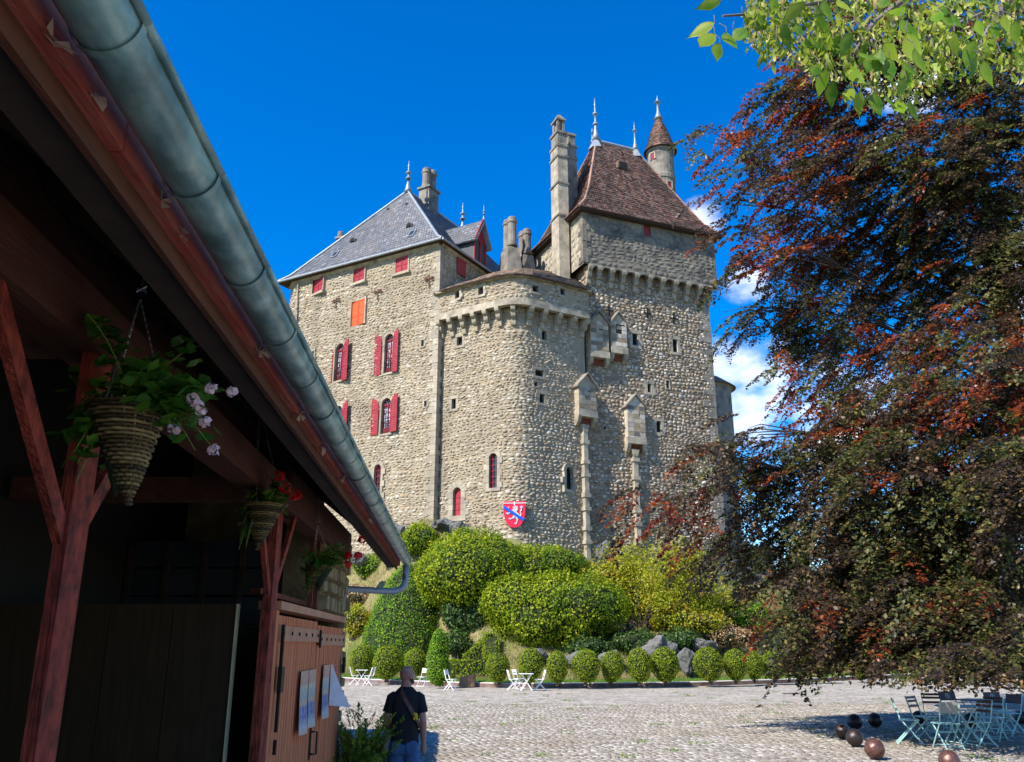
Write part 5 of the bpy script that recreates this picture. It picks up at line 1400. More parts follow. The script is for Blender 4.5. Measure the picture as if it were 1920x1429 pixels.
# ------------------------------------------------------------------ clipped trees, shrubs, rocks
def lathe_pts(prof, n):
    prof = np.array(prof, float); seg = np.hypot(*np.diff(prof, axis=0).T); ar = seg * (prof[:-1, 0] + prof[1:, 0]) / 2
    k = R.choice(len(seg), n, p=ar / ar.sum()); t = R.uniform(0, 1, n)[:, None]; q = prof[k] * (1 - t) + prof[k + 1] * t
    a = R.uniform(0, 2 * np.pi, n); d = prof[k + 1] - prof[k]; nr, nz = d[:, 1], -d[:, 0]; l = np.hypot(nr, nz) + 1e-9
    sg = np.where(nr < 0, -1, 1); nr, nz = nr / l * 1, nz / l * 1
    P = np.stack([np.cos(a) * q[:, 0], np.sin(a) * q[:, 0], q[:, 1]], -1); N = np.stack([np.cos(a) * nr, np.sin(a) * nr, nz], -1)
    return P, N
def lump(P, amp, f, seed=0.0):
    x, y, z = P[..., 0] * f, P[..., 1] * f, P[..., 2] * f
    return amp * (np.sin(x + 1.7 * y + seed) * np.cos(1.3 * z - y + seed * 2) + .6 * np.sin(2.3 * x - 1.1 * z + seed) + .5 * np.cos(2.9 * y + 1.9 * z + seed * 3))
def clipped_meshes(prof, n, size, amp=.03, deep=.06):
    P, N = lathe_pts(prof, n)
    P = P + N * (lump(P, amp, 2.2) + R.uniform(-deep, deep * .5, n))[:, None]
    V, F = leaves(P, N, size, .6, .5)
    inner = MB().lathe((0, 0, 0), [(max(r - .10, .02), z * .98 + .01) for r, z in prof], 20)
    return mesh_np('foliage', V, F), inner.mesh('dark_core', True)
EGG = [(.02, .10), (.22, .14), (.40, .30), (.56, .58), (.655, .9), (.66, 1.12), (.60, 1.36), (.46, 1.58), (.25, 1.72), (.02, 1.77)]
egg_f = [clipped_meshes(EGG, 2600, .085) for _ in range(3)]
for a, b in egg_f: a.materials.append(M['box']); b.materials.append(M['core'])
egg_t = MB().tube([(0, 0, -.05), (.02, 0, .12), (0, .01, .35)], [.10, .08, .06], 7).mesh('trunk'); egg_t.materials.append(M['bark_dark'])
EGGS = [(652,698,1213,1274,'first clipped green ball at the far left, behind the white table'),
 (697,752,1217,1279,'large clipped green ball right of the left white chairs'),
 (757,801,1220,1274,'clipped green ball right behind the walking man'),
 (912,957,1227,1284,'clipped green ball just right of the tree stump'),
 (970,1016,1221,1286,'clipped green ball behind the middle white table'),
 (1024,1066,1227,1286,'narrow clipped green ball right of the middle white chairs'),
 (1072,1124,1221,1286,'wide clipped green ball, second right of the middle white chairs'),
 (1125,1169,1224,1285,'clipped green ball, third right of the middle white chairs'),
 (1175,1224,1222,1285,'clipped green ball, left of the browned pair before the rocks'),
 (1222,1277,1219,1284,'clipped green ball browned at lower right, left of the gap in the row'),
 (1303,1361,1217,1283,'largest clipped green ball, browned below, right of the gap in the row'),
 (1358,1402,1222,1282,'clipped green ball touching the right side of the largest one'),
 (1398,1433,1227,1280,'slim clipped green ball, second right of the largest one'),
 (1428,1479,1219,1279,'broad clipped green ball, third right of the largest one'),
 (1480,1516,1225,1278,'clipped green ball under the tip of the copper beech'),
 (1522,1562,1225,1277,'clipped green ball half hidden by the copper beech'),
 (1592,1632,1229,1275,'last clipped green ball, deep in the shade of the copper beech')]
for i, (x0, x1, yt, yb, lab) in enumerate(EGGS):
    g0 = gnd((x0 + x1) / 2, yb, .15); k = ppm((x0 + x1) / 2, (yt + yb) / 2, g0.y)
    t = empty('clipped_ball', (g0.x, g0.y, .19), lab, 'topiary', 'clipped balls in a row along the kerb', rnd.uniform(0, 6.28))
    w, h = (x1 - x0) / k, (yb - yt) / k; sx, sz = w / 1.36, h / 1.78
    f_, n_ = egg_f[i % 3]
    for nm, me in (('foliage', f_), ('dark_core', n_), ('trunk', egg_t)):
        o = bpy.data.objects.new(nm, me); C.objects.link(o); o.parent = t; o.scale = (sx * (1 + .05 * math.sin(i * 2.3)), sx, sz * (1 + .03 * math.sin(i * 1.7))); o.rotation_euler = (.07 * math.sin(i * 3.1), .07 * math.cos(i * 2.2), i * 1.9)

def lathe_shrub(name, loc, prof, n, size, mat, label, cat, amp=.08, deep=.1, group=None):
    t = empty(name, loc, label, cat, group)
    f_, n_ = clipped_meshes(prof, n, size, amp, deep)
    ob('foliage', f_, M[mat], t, local=True); ob('dark_core', n_, M['core'], t, local=True); return t
q = gnd(757, 1262, .3); yk = q.y - 1.2
k = ppm(757, 1180, yk); zq = lambda py: at(757, py, yk).z - .2
cone = [(.05, -.1), (77/k, 0.0), (80/k, zq(1232)), (78/k, zq(1205)), (68/k, zq(1165)), (57/k, zq(1130)), (44/k, zq(1100)), (26/k, zq(1075)), (10/k, zq(1058)), (.02, zq(1052))]
lathe_shrub('clipped_cone', (at(757, 1262, yk).x, yk, .2), cone, 17000, .12, 'yew', 'tall clipped green cone left of the mound, behind the walking man', 'topiary', .07, .12)
q = gnd(821, 1285, .15); k = ppm(821, 1240, q.y); zq = lambda py: at(821, py, q.y).z - .15
lathe_shrub('clipped_column', (q.x, q.y, .13), [(.03, .02), (12/k, .08), (19/k, zq(1266)), (21/k, zq(1248)), (19/k, zq(1228)), (17/k, zq(1205)), (12/k, zq(1186)), (.03, zq(1178))], 3400, .10, 'yew', 'clipped green column at the right foot of the big cone', 'topiary', .04, .08)

def hillhit(px, py, y0=43.5, y1=80.0):
    a, b = ray(px, py); y = y0
    while y < y1:
        if CAM_H + b * y <= HZ(a * y, y): return y
        y += .1
    return None
def mound_shrub(name, px, py, Y, rx, ry, n, size, mat, label, cat='shrub', dep=.8, amp=.22, deep=.25, lobes=7, group=None, jit=.58, aspect=.6, base=True, squash=.75):
    """domed shrub made of lobes round a main dome; pixel centre and radii, depth Y"""
    c = at(px, py, Y); k = ppm(px, py, Y); a, b = rx / k, ry / k; d = a * dep
    E = [(np.array([0, 0, 0.]), np.array([a * .80, d * .8, b * .86]))]
    for i in range(lobes):
        t = 2 * math.pi * i / lobes + rnd.uniform(-.3, .3); e = rnd.uniform(-.35, .55)
        o = np.array([math.cos(t) * a * .52 * math.cos(e), math.sin(t) * d * .52 * math.cos(e), b * .50 * math.sin(e)])
        s = rnd.uniform(.42, .58); E.append((o, np.array([a * s, d * s, b * s * 1.05])))
    P, N = [], []
    tot = sum(e[1][0] * e[1][2] for e in E)
    for i, (o, r) in enumerate(E):
        m = int(n * 2.2 * r[0] * r[2] / tot); v = R.normal(0, 1, (m, 3)); v /= np.linalg.norm(v, axis=1, keepdims=True)
        p = o + v * r; nn = v / r; nn /= np.linalg.norm(nn, axis=1, keepdims=True)
        keep = np.ones(m, bool)
        for j, (o2, r2) in enumerate(E):
            if j != i: keep &= (((p - o2) / r2) ** 2).sum(1) > .86
        P.append(p[keep]); N.append(nn[keep])
    P, N = np.concatenate(P), np.concatenate(N); m = len(P)
    P = P + N * (lump(P, amp * .5, 1.3, px * .1) + lump(P, amp * .22, 4.1, px * .3) + R.uniform(-deep, deep * .6, m) + np.where(R.uniform(0, 1, m) < .05, R.uniform(.05, .30, m), 0))[:, None]
    V, F = leaves(P, N, size, aspect, jit)
    t = empty(name, tuple(c), label, cat, group)
    ob('foliage', mesh_np('foliage', V, F), M[mat], t, local=True)
    inn = MB()
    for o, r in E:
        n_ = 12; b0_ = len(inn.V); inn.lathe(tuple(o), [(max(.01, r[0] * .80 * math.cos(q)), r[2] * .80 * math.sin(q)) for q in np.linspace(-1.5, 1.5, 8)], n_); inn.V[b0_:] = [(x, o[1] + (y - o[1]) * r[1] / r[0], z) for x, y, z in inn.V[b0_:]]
    ob('dark_core', inn, M['core'], t, local=True, smooth=True)
    g = HZ(c.x, c.y) - c.z; st = MB()
    for i in range(5):
        a_ = 2 * math.pi * i / 5; st.tube([(0.15 * math.cos(a_), .15 * math.sin(a_), min(g, -b * .5) - .2), (a * .3 * math.cos(a_), d * .3 * math.sin(a_), 0)], [.09, .04], 6)
    ob('stems', st, M['bark_dark'], t, local=True)
    return t
MS = [('domed_shrub', 884, 1074, 54.0, 116, 94, 19000, .17, 'ivy_green', 'huge domed green shrub below the red coat of arms', .7),
 ('domed_shrub', 787, 1012, 56.5, 37, 32, 4200, .16, 'ivy_green', 'small bright green shrub high on the left, beside grey boulders', .8),
 ('domed_shrub', 1012, 1070, 54.5, 96, 54, 11000, .16, 'ivy_green', 'low green shrub under the stone chute of the castle', .6),
 ('domed_shrub', 1036, 1150, 51.2, 136, 86, 20000, .16, 'ivy_green', 'wide green shrub in the middle, above the row of clipped balls', .5),
 ('domed_shrub', 935, 1118, 53.6, 44, 46, 4600, .16, 'ivy_green', 'green shrub filling the hollow between the huge and the wide middle shrub', .7),
 ('domed_shrub', 1120, 1090, 54.5, 52, 40, 4600, .16, 'yellow_leaf', 'yellow green bush left of the small yellowing tree', .7),
 ('domed_shrub', 740, 1030, 57.5, 36, 30, 3400, .16, 'ivy_green', 'green bush just behind the gutter end', .8),
 ('ivy_shrub', 885, 1160, 53.2, 52, 56, 6000, .17, 'dark_green', 'dark green ivy shrub right of the tall clipped cone', .6),
 ('domed_shrub', 688, 1062, 57, 28, 24, 2600, .15, 'yew', 'small green bush on the slope under the gutter end', .8),
 ('domed_shrub', 672, 1118, 54, 30, 22, 2200, .15, 'dry_leaf', 'brownish dry bush on the slope at far left', .8),
 ('domed_shrub', 1412, 1162, 55, 40, 34, 3600, .15, 'yew', 'bright green bush low on the slope left of the copper beech', .8),
 ('domed_shrub', 1292, 1166, 52.2, 78, 24, 5200, .15, 'yellow_leaf', 'low yellow green bush trailing over the dark rocks', .5),
 ('domed_shrub', 1380, 1132, 56, 46, 30, 3600, .15, 'yellow_leaf', 'yellow green bush beside the grey retaining wall', .7),
 ('domed_shrub', 1365, 1195, 52, 46, 22, 2600, .15, 'dry_leaf', 'brown dry bush on the bank above the largest clipped ball', .7),
 ('ivy_shrub', 1188, 1205, 50.6, 40, 24, 3600, .15, 'dark_green', 'dark ivy patch over the rocks below the yellow tree', .7),
 ('ivy_shrub', 1272, 1200, 50.9, 46, 22, 3600, .15, 'dark_green', 'dark ivy patch over the rocks in the gap of the clipped row', .7),
 ('domed_shrub', 1105, 1214, 49.6, 40, 18, 2600, .14, 'dark_green', 'low dark growth under the wide middle shrub', .7),
 ('domed_shrub', 668, 1168, 53, 30, 34, 3400, .15, 'yellow_leaf', 'yellow green bush on the slope at the far left edge', .8),
 ('domed_shrub', 858, 1208, 52, 24, 24, 2200, .15, 'dark_green', 'dark small bush at the right foot of the big cone', .8),
 ('domed_shrub', 1165, 1175, 51.5, 26, 16, 1500, .15, 'dry_leaf', 'small brown dry bush left of the yellow tree', .7)]
for nm, px, py, Y, rx, ry, n, sz, mt, lab, dp in MS: mound_shrub(nm, px, py, max(Y, hillhit(px, py + ry * .8) or Y) if px < 830 else Y, rx, ry, n, sz, mt, lab, dep=dp, group='shrubs on the castle mound')

# yellowing small tree on the right of the mound
def small_tree(px, py, Y, rx, ry, label):
    c = at(px, py, Y); k = ppm(px, py, Y); a, b = rx / k, ry / k
    base = Vector((c.x - .6, c.y + .2, HZ(c.x - .6, c.y) - .2)); t = empty('yellowing_tree', tuple(base), label, 'tree')
    rr = random.Random(4); wood = MB(); P, N = [], []
    tips = []
    for i in range(26):
        an = rr.uniform(0, 6.28); el = rr.uniform(-.75, 1.0); rad = rr.uniform(.5, 1.0)
        p = c + Vector((math.cos(an) * a * rad * math.cos(el), math.sin(an) * a * .7 * rad * math.cos(el), b * rad * math.sin(el)))
        tips.append(p); m_ = base.lerp(p, .5) + Vector((0, 0, .5))
        wood.tube([base + Vector((rr.uniform(-.1, .1), 0, 0)), m_, p], [.10, .05, .02], 5)
    for p in tips:
        n = 1300; s = rr.uniform(.6, 1.1); v = R.normal(0, 1, (n, 3)) * np.array([a * .26, a * .22, b * .22]) * s
        P.append(np.array(p) + v); N.append(v / (np.linalg.norm(v, axis=1, keepdims=True) + .01) + np.array([0, 0, .5]))
    P, N = np.concatenate(P), np.concatenate(N); N /= np.linalg.norm(N, axis=1, keepdims=True)
    V, F = leaves(P, N, .15, .6, .7); ob('crown', mesh_np('crown', V, F), M['yellow_leaf'], t); ob('trunk', wood, M['bark_dark'], t)
small_tree(1222, 1105, 53.5, 112, 88, 'small tree with yellowing leaves left of the copper beech')

# low box hedge bed at the foot of the mound
def hedge():
    q = gnd(895, 1256, .3); Yh = 50.5; t = empty('low_hedge', (at(895, 1250, Yh).x, Yh, .1), 'low bright green hedge with an open square middle, behind the tree stump', 'hedge')
    lo = lambda px, Y: at(px, 1240, Y).x; P, N = [], []; inn = MB()
    segs = [((lo(848, 49), 49.0), (lo(920, 49), 48.9)), ((lo(920, 49), 48.9), (lo(921, 50.6), 50.6)), ((lo(921, 50.6), 50.6), (lo(868, 50.6), 50.7)), ((lo(848, 49), 49.0), (lo(852, 50), 50.2))]
    for (x0, y0), (x1, y1) in segs:
        L = math.hypot(x1 - x0, y1 - y0); n = int(L * 520); s = R.uniform(0, 1, n); X = x0 + (x1 - x0) * s; Yv = y0 + (y1 - y0) * s
        d = np.array([(x1 - x0) / L, (y1 - y0) / L]); nn = np.array([d[1], -d[0]]); w, h = .42, .95
        side = R.choice(3, n, p=[.36, .32, .32]); g = hill(X, np.maximum(0, Yv - KY(X)))
        off = np.where(side == 0, R.uniform(-w, w, n), np.where(side == 1, w, -w)) + R.normal(0, .04, n); z = np.where(side == 0, h, R.uniform(.05, h, n)) + R.normal(0, .04, n)
        P.append(np.stack([X + nn[0] * off, Yv + nn[1] * off, g + z], -1))
        N.append(np.stack([np.where(side == 0, 0, np.where(side == 1, nn[0], -nn[0])), np.where(side == 0, 0, np.where(side == 1, nn[1], -nn[1])), np.where(side == 0, 1., .1)], -1))
        g0, g1 = HZ(x0, y0), HZ(x1, y1); iw = w - .1
        A = [(x0 + nn[0]*o, y0 + nn[1]*o, g0 + zz) for zz in (0, h - .1) for o in (-iw, iw)]; B = [(x1 + nn[0]*o, y1 + nn[1]*o, g1 + zz) for zz in (0, h - .1) for o in (-iw, iw)]
        inn.hexa([A[0], A[1], B[1], B[0], A[2], A[3], B[3], B[2]])
    V, F = leaves(np.concatenate(P), np.concatenate(N), .11, .6, .7); ob('foliage', mesh_np('foliage', V, F), M['box'], t); ob('dark_core', inn, M['core'], t)
hedge()

def rock(px, py, Y, rx, ry, label, seed, mat='rock', z=None):
    c = at(px, py, Y); k = ppm(px, py, Y); a, b = rx / k, ry / k; bm = bmesh.new(); bmesh.ops.create_icosphere(bm, subdivisions=4, radius=1)
    rr = np.random.default_rng(seed); pl = rr.normal(0, 1, (34, 3)); pl /= np.linalg.norm(pl, axis=1, keepdims=True); ds = rr.uniform(.5, .92, 34)
    for v in bm.verts:
        p = np.array(v.co)
        for n_, d in zip(pl, ds):
            s = p @ n_ - d
            if s > 0: p = p - n_ * s * .92
        p = p * (1 + float(lump(p, .10, 3.3, seed)) + float(lump(p, .05, 8.0, seed + 1)) + float(lump(p, .025, 17.0, seed + 2)))
        v.co = (p[0] * a * 1.15, p[1] * a * .9, p[2] * b * 1.2)
    me = bpy.data.meshes.new('rock'); bm.to_mesh(me); bm.free(); me.materials.append(M[mat])
    o = bpy.data.objects.new('rock', me); C.objects.link(o); o.location = c; tag(o, label, 'rock', 'grey rocks on the castle mound')
for i, a in enumerate([(828, 984, 59.0, 26, 13, 'long grey boulder against the castle wall, left of the red door'), (863, 993, 57.5, 18, 15, 'round grey boulder under the red arched door'),
    (742, 1002, 59, 16, 20, 'grey boulder under the wing, at the gutter end'), (962, 1096, 53.2, 14, 10, 'pale grey rock showing between two green shrubs'),
    (1128, 1036, 58.0, 16, 20, 'pale grey rock at the foot of the stone chute'), (1078, 1236, 48.4, 22, 14, 'blue grey rock behind the second clipped ball right of the white chairs'),
    (1148, 1238, 48.8, 26, 18, 'dark grey rock behind the row of clipped balls, below the yellow tree'), (1232, 1222, 49.8, 40, 24, 'large dark cleft rock under the yellow tree'),
    (1290, 1236, 49.2, 26, 26, 'tall dark rock in the gap of the clipped row'), (1318, 1212, 50.8, 34, 16, 'sloping grey rock under the trailing yellow bush'), (860, 1212, 52.5, 26, 16, 'dark rock right of the clipped cone'), (890, 1205, 53, 30, 15, 'shadowed rock under the dark ivy shrub'), (1010, 1228, 48.8, 22, 14, 'small pale rock behind the middle clipped balls'), (672, 1048, 58.5, 16, 14, 'pale rock on the slope above the small green bush')]): rock(*a, seed=i + 3)

# grey retaining wall glimpsed through the beech
rw = empty('retaining_wall', (19, 61.5, 4), 'pale grey retaining wall behind the copper beech leaves', 'wall')
a, b = at(1296, 1075, 59.5), at(1452, 1052, 64)
zt0, zt1 = at(1296, 1030, 59.5).z, at(1452, 1030, 64).z
mb = MB(); mb.hexa([(a.x, a.y, 2), (b.x, b.y, 2), (b.x, b.y + .7, 2), (a.x, a.y + .7, 2), (a.x, a.y, zt0), (b.x, b.y, zt1), (b.x, b.y + .7, zt1), (a.x, a.y + .7, zt0)])
ob('wall_body', mb, M['lichen_stone'], rw)
mb = MB(); mb.hexa([(a.x, a.y - .1, zt0 + .003), (b.x, b.y - .1, zt1 + .003), (b.x, b.y + .8, zt1 + .003), (a.x, a.y + .8, zt0 + .003), (a.x, a.y - .1, zt0 + .2), (b.x, b.y - .1, zt1 + .2), (b.x, b.y + .8, zt1 + .2), (a.x, a.y + .8, zt0 + .2)])
ob('coping', mb, M['pale_stone'], rw)
nrow = 12
for j in range(nrow):
    for i in range(16):
        s0, s1 = (i + .5 * (j % 2)) / 16.5, (i + 1 + .5 * (j % 2)) / 16.5; z0 = 4.2 + j * .42; p0, p1 = a.lerp(b, s0 + .003), a.lerp(b, min(1, s1) - .003); o_ = rnd.uniform(.02, .07)
        if z0 + .4 > min(zt0, zt1): continue
        ob('stone', MB().hexa([(p0.x, p0.y + .02, z0), (p1.x, p1.y + .02, z0), (p1.x, p1.y + .1, z0), (p0.x, p0.y + .1, z0), (p0.x + .03, p0.y - o_, z0 + .40), (p1.x - .03, p1.y - o_, z0 + .40), (p1.x, p1.y + .1, z0 + .40), (p0.x, p0.y + .1, z0 + .40)]), M['rock'], rw)

# dark shrubs and trees closing the garden on the right, behind the beech
HB = [(1500,1150,66,70,120,'dark_green','dark bushy tree behind the left part of the copper beech'), (1600,1130,70,80,140,'dark_green','tall dark tree behind the middle of the copper beech'), (1720,1140,74,90,130,'ivy_green','lighter green tree behind the copper beech'),
      (1840,1120,78,100,150,'dark_green','tall dark tree at the far right edge behind the copper beech'), (1950,1130,80,90,140,'ivy_green','green tree at the very right end of the garden'), (1560,1215,60,70,46,'ivy_green','low green bush behind the last clipped balls'), (1680,1215,62,80,46,'dark_green','low dark bush where the kerb ends at right'), (1790,1215,66,80,46,'ivy_green','low green bush at the right end of the kerb'), (1900,1212,70,80,48,'dark_green','low dark bush at the right edge of the courtyard')]
for px, py, Y, rx, ry, mt, lab in HB: mound_shrub('garden_tree' if ry > 100 else 'garden_bush', px, py, Y, rx, ry, int(rx * ry * .55), .30, mt, lab, 'tree' if ry > 100 else 'bush', .8, .5, .5, 8, 'trees and bushes behind the copper beech')

# ------------------------------------------------------------------ copper beech
def beech():
    base = Vector((16.5, 27.0, 0)); t = empty('copper_beech', tuple(base), 'large copper beech with hanging dark red branches over the right side of the courtyard', 'tree')
    B = [  # px, py, depth, rx, ry, sprays per area
     (1460,215,24,70,60,.8),(1545,150,24,90,95,1),(1640,60,24,120,90,1),(1760,120,23,110,120,1.1),(1880,150,22,90,150,1.1),
     (1395,265,24,60,34,.75),(1345,270,24,44,20,.6),(1312,255,24.3,18,16,.7),(1390,330,24,58,30,.6),(1340,378,24,46,22,.6),(1395,420,24,60,40,.6),
     (1500,320,25,100,80,1.1),(1610,290,25,110,100,1.1),(1740,300,24,110,110,1.2),(1860,330,23,100,120,1.3),
     (1455,455,24,70,60,.7),(1400,490,23.6,40,40,.55),(1540,450,26,90,90,.9),(1660,460,26,110,110,1.0),(1790,470,25,110,120,1.2),(1890,520,24,80,120,1.3),
     (1465,585,24,68,52,.7),(1400,600,23.6,48,40,.5),(1560,600,26,90,90,.95),(1680,620,26,100,100,1.0),(1800,640,24,110,90,1.1),
     (1480,690,24,44,44,.55),(1555,730,23,76,70,1.0),(1650,760,22,100,70,1.2),(1760,760,21,110,80,1.2),(1880,720,20,80,110,1.2),
     (1380,830,21,84,56,.9),(1300,850,20.5,66,44,.75),(1245,915,20,50,30,.7),(1208,930,20,26,14,.6),(1290,940,20.5,70,50,.75),(1460,860,22,80,70,1.1),(1560,860,22,90,80,1.2),(1670,890,21,110,80,1.3),(1800,890,20,110,90,1.3),(1900,900,19,60,100,1.3),
     (1300,1010,21,50,46,.7),(1370,960,21.5,80,60,1.0),(1380,1040,21.5,64,54,.6),(1460,990,22,80,80,1.1),(1570,1000,22,90,90,1.3),(1690,1020,21,100,90,1.4),(1820,1030,20,110,100,1.4),
     (1475,1090,22,60,60,.7),(1530,1130,21,70,70,.95),(1610,1130,21,80,70,1.2),(1720,1150,20,110,80,1.4),(1850,1150,19,90,90,1.4),
     (1560,1205,20.5,70,40,.8),(1650,1215,20,70,36,.9),(1500,1170,21,40,40,.45),(1770,1225,18,80,36,.9),(1885,1205,17,60,36,.9),(1830,1222,16.5,80,22,.6),(1880,1252,16,40,16,.35),(1775,1240,16.5,36,10,.3),(1900,1180,17,50,60,1.0),
     (2010,120,27,110,130,.7),(2040,330,28,120,120,.7),(2060,560,28,120,120,.7),(2050,790,26,120,110,.7),(2060,1000,24,120,100,.7),(2180,450,30,110,140,.6),(2190,740,30,110,130,.6),(2180,980,29,110,100,.6)]
    PV, NV, TV, KV = [], [], [], []
    limbs = MB(); rr = random.Random(2)
    tw_p = []
    for (px, py, Y, rx, ry, dens) in B:
        Y = Y + rr.uniform(-1.2, 1.6)
        c = at(px, py, Y); k = ppm(px, py, Y); a, b = rx / k, ry / k; d = max(a * .9, .9)
        n = max(3, int(dens * (2.6 if px > 1500 and py < 620 else 1.8 if px > 1500 else .8 if px < 1400 and py > 780 else 1.55 if 1395 < px and py < 620 else 1.2) * rx * ry / 215))
        v = R.normal(0, 1, (n, 3)); v /= np.linalg.norm(v, axis=1, keepdims=True); v *= R.uniform(.2, 1, (n, 1)) ** .5
        p = np.array(c) + v * np.array([a, d, b])
        out = p - np.array([base.x, base.y, 0]); out[:, 2] = 0; out /= np.linalg.norm(out, axis=1, keepdims=True)
        dr = out * .8 + R.normal(0, .55, (n, 3)); dr[:, 2] = R.normal(-.40, .28, n); dr /= np.linalg.norm(dr, axis=1, keepdims=True)
        L = R.uniform(.7, 1.5, n)
        side = np.cross(dr, np.array([0, 0, 1.])); side /= np.linalg.norm(side, axis=1, keepdims=True) + 1e-9
        m, kk = 10, 11                      # side twigs and leaves on each
        st = np.linspace(.08, 1, m)[None, :, None]; alt = np.where(np.arange(m) % 2, 1, -1)[None, :, None]
        sag = np.zeros((n, m, 3)); sag[..., 2] = -(st[..., 0] ** 2) * .38 * L[:, None]
        q0 = p[:, None] + dr[:, None] * st * L[:, None, None] + sag
        td = side[:, None] * alt * R.uniform(.7, 1.2, (n, m, 1)) + dr[:, None] * .75 + R.normal(0, .18, (n, m, 3)); td[..., 2] -= .25; td /= np.linalg.norm(td, axis=2, keepdims=True)
        tl = (.16 + .26 * np.sin(np.pi * np.clip(st, .0, .97) ** .8)) * R.uniform(.7, 1.2, (n, m, 1))
        sk = np.linspace(.1, 1, kk)[None, None, :, None]; al2 = np.where(np.arange(kk) % 2, 1, -1)[None, None, :, None]
        nm = np.cross(side, dr); nm = np.where(nm[:, 2:3] < 0, -nm, nm) + R.normal(0, .22, (n, 3))
        tsd = np.cross(nm[:, None], td); tsd /= np.linalg.norm(tsd, axis=2, keepdims=True) + 1e-9
        q = q0[:, :, None] + td[:, :, None] * sk * tl[:, :, None] + tsd[:, :, None] * al2 * .035 + R.normal(0, .018, (n, m, kk, 3))
        q[..., 2] -= (sk[..., 0] ** 2) * .06
        lt_ = tsd[:, :, None] * al2 * .9 + td[:, :, None] * .8 + 0 * q
        PV.append(q.reshape(-1, 3)); NV.append(np.repeat(nm, m * kk, 0)); TV.append(lt_.reshape(-1, 3))
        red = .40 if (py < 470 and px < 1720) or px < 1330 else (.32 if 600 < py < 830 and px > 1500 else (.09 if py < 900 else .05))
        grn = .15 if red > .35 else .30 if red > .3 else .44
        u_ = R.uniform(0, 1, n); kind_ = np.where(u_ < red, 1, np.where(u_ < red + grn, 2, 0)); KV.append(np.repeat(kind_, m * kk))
        tw_p.append((p, p + dr * L[:, None] + np.stack([0 * L, 0 * L, -.38 * L], -1)))
        tw_p.append((q0.reshape(-1, 3), (q0 + td * tl).reshape(-1, 3)))
        # limb from the trunk to this bough
        z0 = max(1.5, min(c.z - .2, 17)) * rr.uniform(.55, .9); s0 = Vector((base.x + rr.uniform(-.2, .2), base.y + rr.uniform(-.2, .2), z0))
        mid = s0.lerp(c, .5) + Vector((rr.uniform(-.8, .8), rr.uniform(-.8, .8), rr.uniform(.6, 2.6))); r0 = .022 + .0042 * (c - s0).length
        pts = [(1-u)**2 * s0 + 2*u*(1-u) * mid + u*u * (c + Vector((0, 0, b * .3))) for u in [i_ / 8 for i_ in range(9)]]
        if rr.random() < .45: continue
        limbs.tube(pts, [r0 * (1 - .85 * u) for u in np.linspace(0, 1, 9)], 6)
        for _ in range(4):
            e = c + Vector((rr.uniform(-.9, .9) * a, rr.uniform(-.8, .8) * d, rr.uniform(-.7, .8) * b)); limbs.tube([pts[6], pts[7].lerp(e, .5) + Vector((0, 0, .15)), e], [.024, .015, .006], 4)
    P, N, T, K = np.concatenate(PV), np.concatenate(NV), np.concatenate(TV), np.concatenate(KV)
    keep = P[:, 2] > np.where(P[:, 1] < 21.5, 1.38 + R.uniform(-.3, .2, len(P)), .55); P, N, T, K = P[keep], N[keep], T[keep], K[keep]
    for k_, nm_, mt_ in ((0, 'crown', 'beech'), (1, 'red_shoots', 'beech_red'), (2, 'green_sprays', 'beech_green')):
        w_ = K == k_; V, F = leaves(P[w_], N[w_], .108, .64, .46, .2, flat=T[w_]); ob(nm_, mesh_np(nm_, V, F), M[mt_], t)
    a_, b_ = np.concatenate([x for x, _ in tw_p]), np.concatenate([y for _, y in tw_p]); zl_ = np.where(a_[:, 1] < 21.5, 1.45, .7); ok_ = (a_[:, 2] > zl_) & (b_[:, 2] > zl_); a_, b_ = a_[ok_], b_[ok_]; n = len(a_); r_ = .006
    V = np.stack([a_ + [r_, 0, 0], a_ + [-r_, 0, r_], a_ + [0, r_, -r_], b_], 1); F = np.array([(0, 1, 3), (1, 2, 3), (2, 0, 3)])
    ob('twigs', mesh_np('twigs', V.reshape(-1, 3), (np.arange(n)[:, None, None] * 4 + F[None]).reshape(-1, 3)), M['bark_dark'], t, kind='stuff')
    ob('limbs', limbs, M['bark_dark'], t)
    ob('trunk', MB().tube([base + Vector((0, 0, -.3)), base + Vector((0, 0, .6)), base + Vector((.1, 0, 3)), base + Vector((0, .2, 8)), base + Vector((.2, .1, 14)), base + Vector((.1, .1, 20))], [.95, .72, .60, .48, .30, .08], 14), M['bark_dark'], t, smooth=True)
    print('beech leaves', len(P))
beech()

def fallen():
    n = 500; X = R.uniform(3, 20, n); Yv = R.uniform(16, 42, n); keep = R.uniform(0, 1, n) < np.clip((X - 2) / 14, .1, 1)
    P = np.stack([X, Yv, .030 + 0 * X], -1)[keep]; V, F = leaves(P, np.tile([0, 0, 1.], (len(P), 1)), .08, .6, .25)
    tag(ob('fallen_leaves', mesh_np('fallen_leaves', V, F), M['dry_leaf']), 'brown leaves fallen on the cobbles', None, None, 'stuff')
fallen()
def weeds():
    k = 90; cx, cy = R.uniform(-2, 16, k), R.uniform(15, 40, k); i = R.integers(0, k, 2600)
    X, Yv = cx[i] + R.normal(0, .10, 2600), cy[i] + R.normal(0, .14, 2600)
    tag(grass('weeds', lambda u, v: np.stack([X, Yv, .012 + 0 * X], -1), 2600, .045, M['grass']), 'small weeds between the cobbles')
weeds()

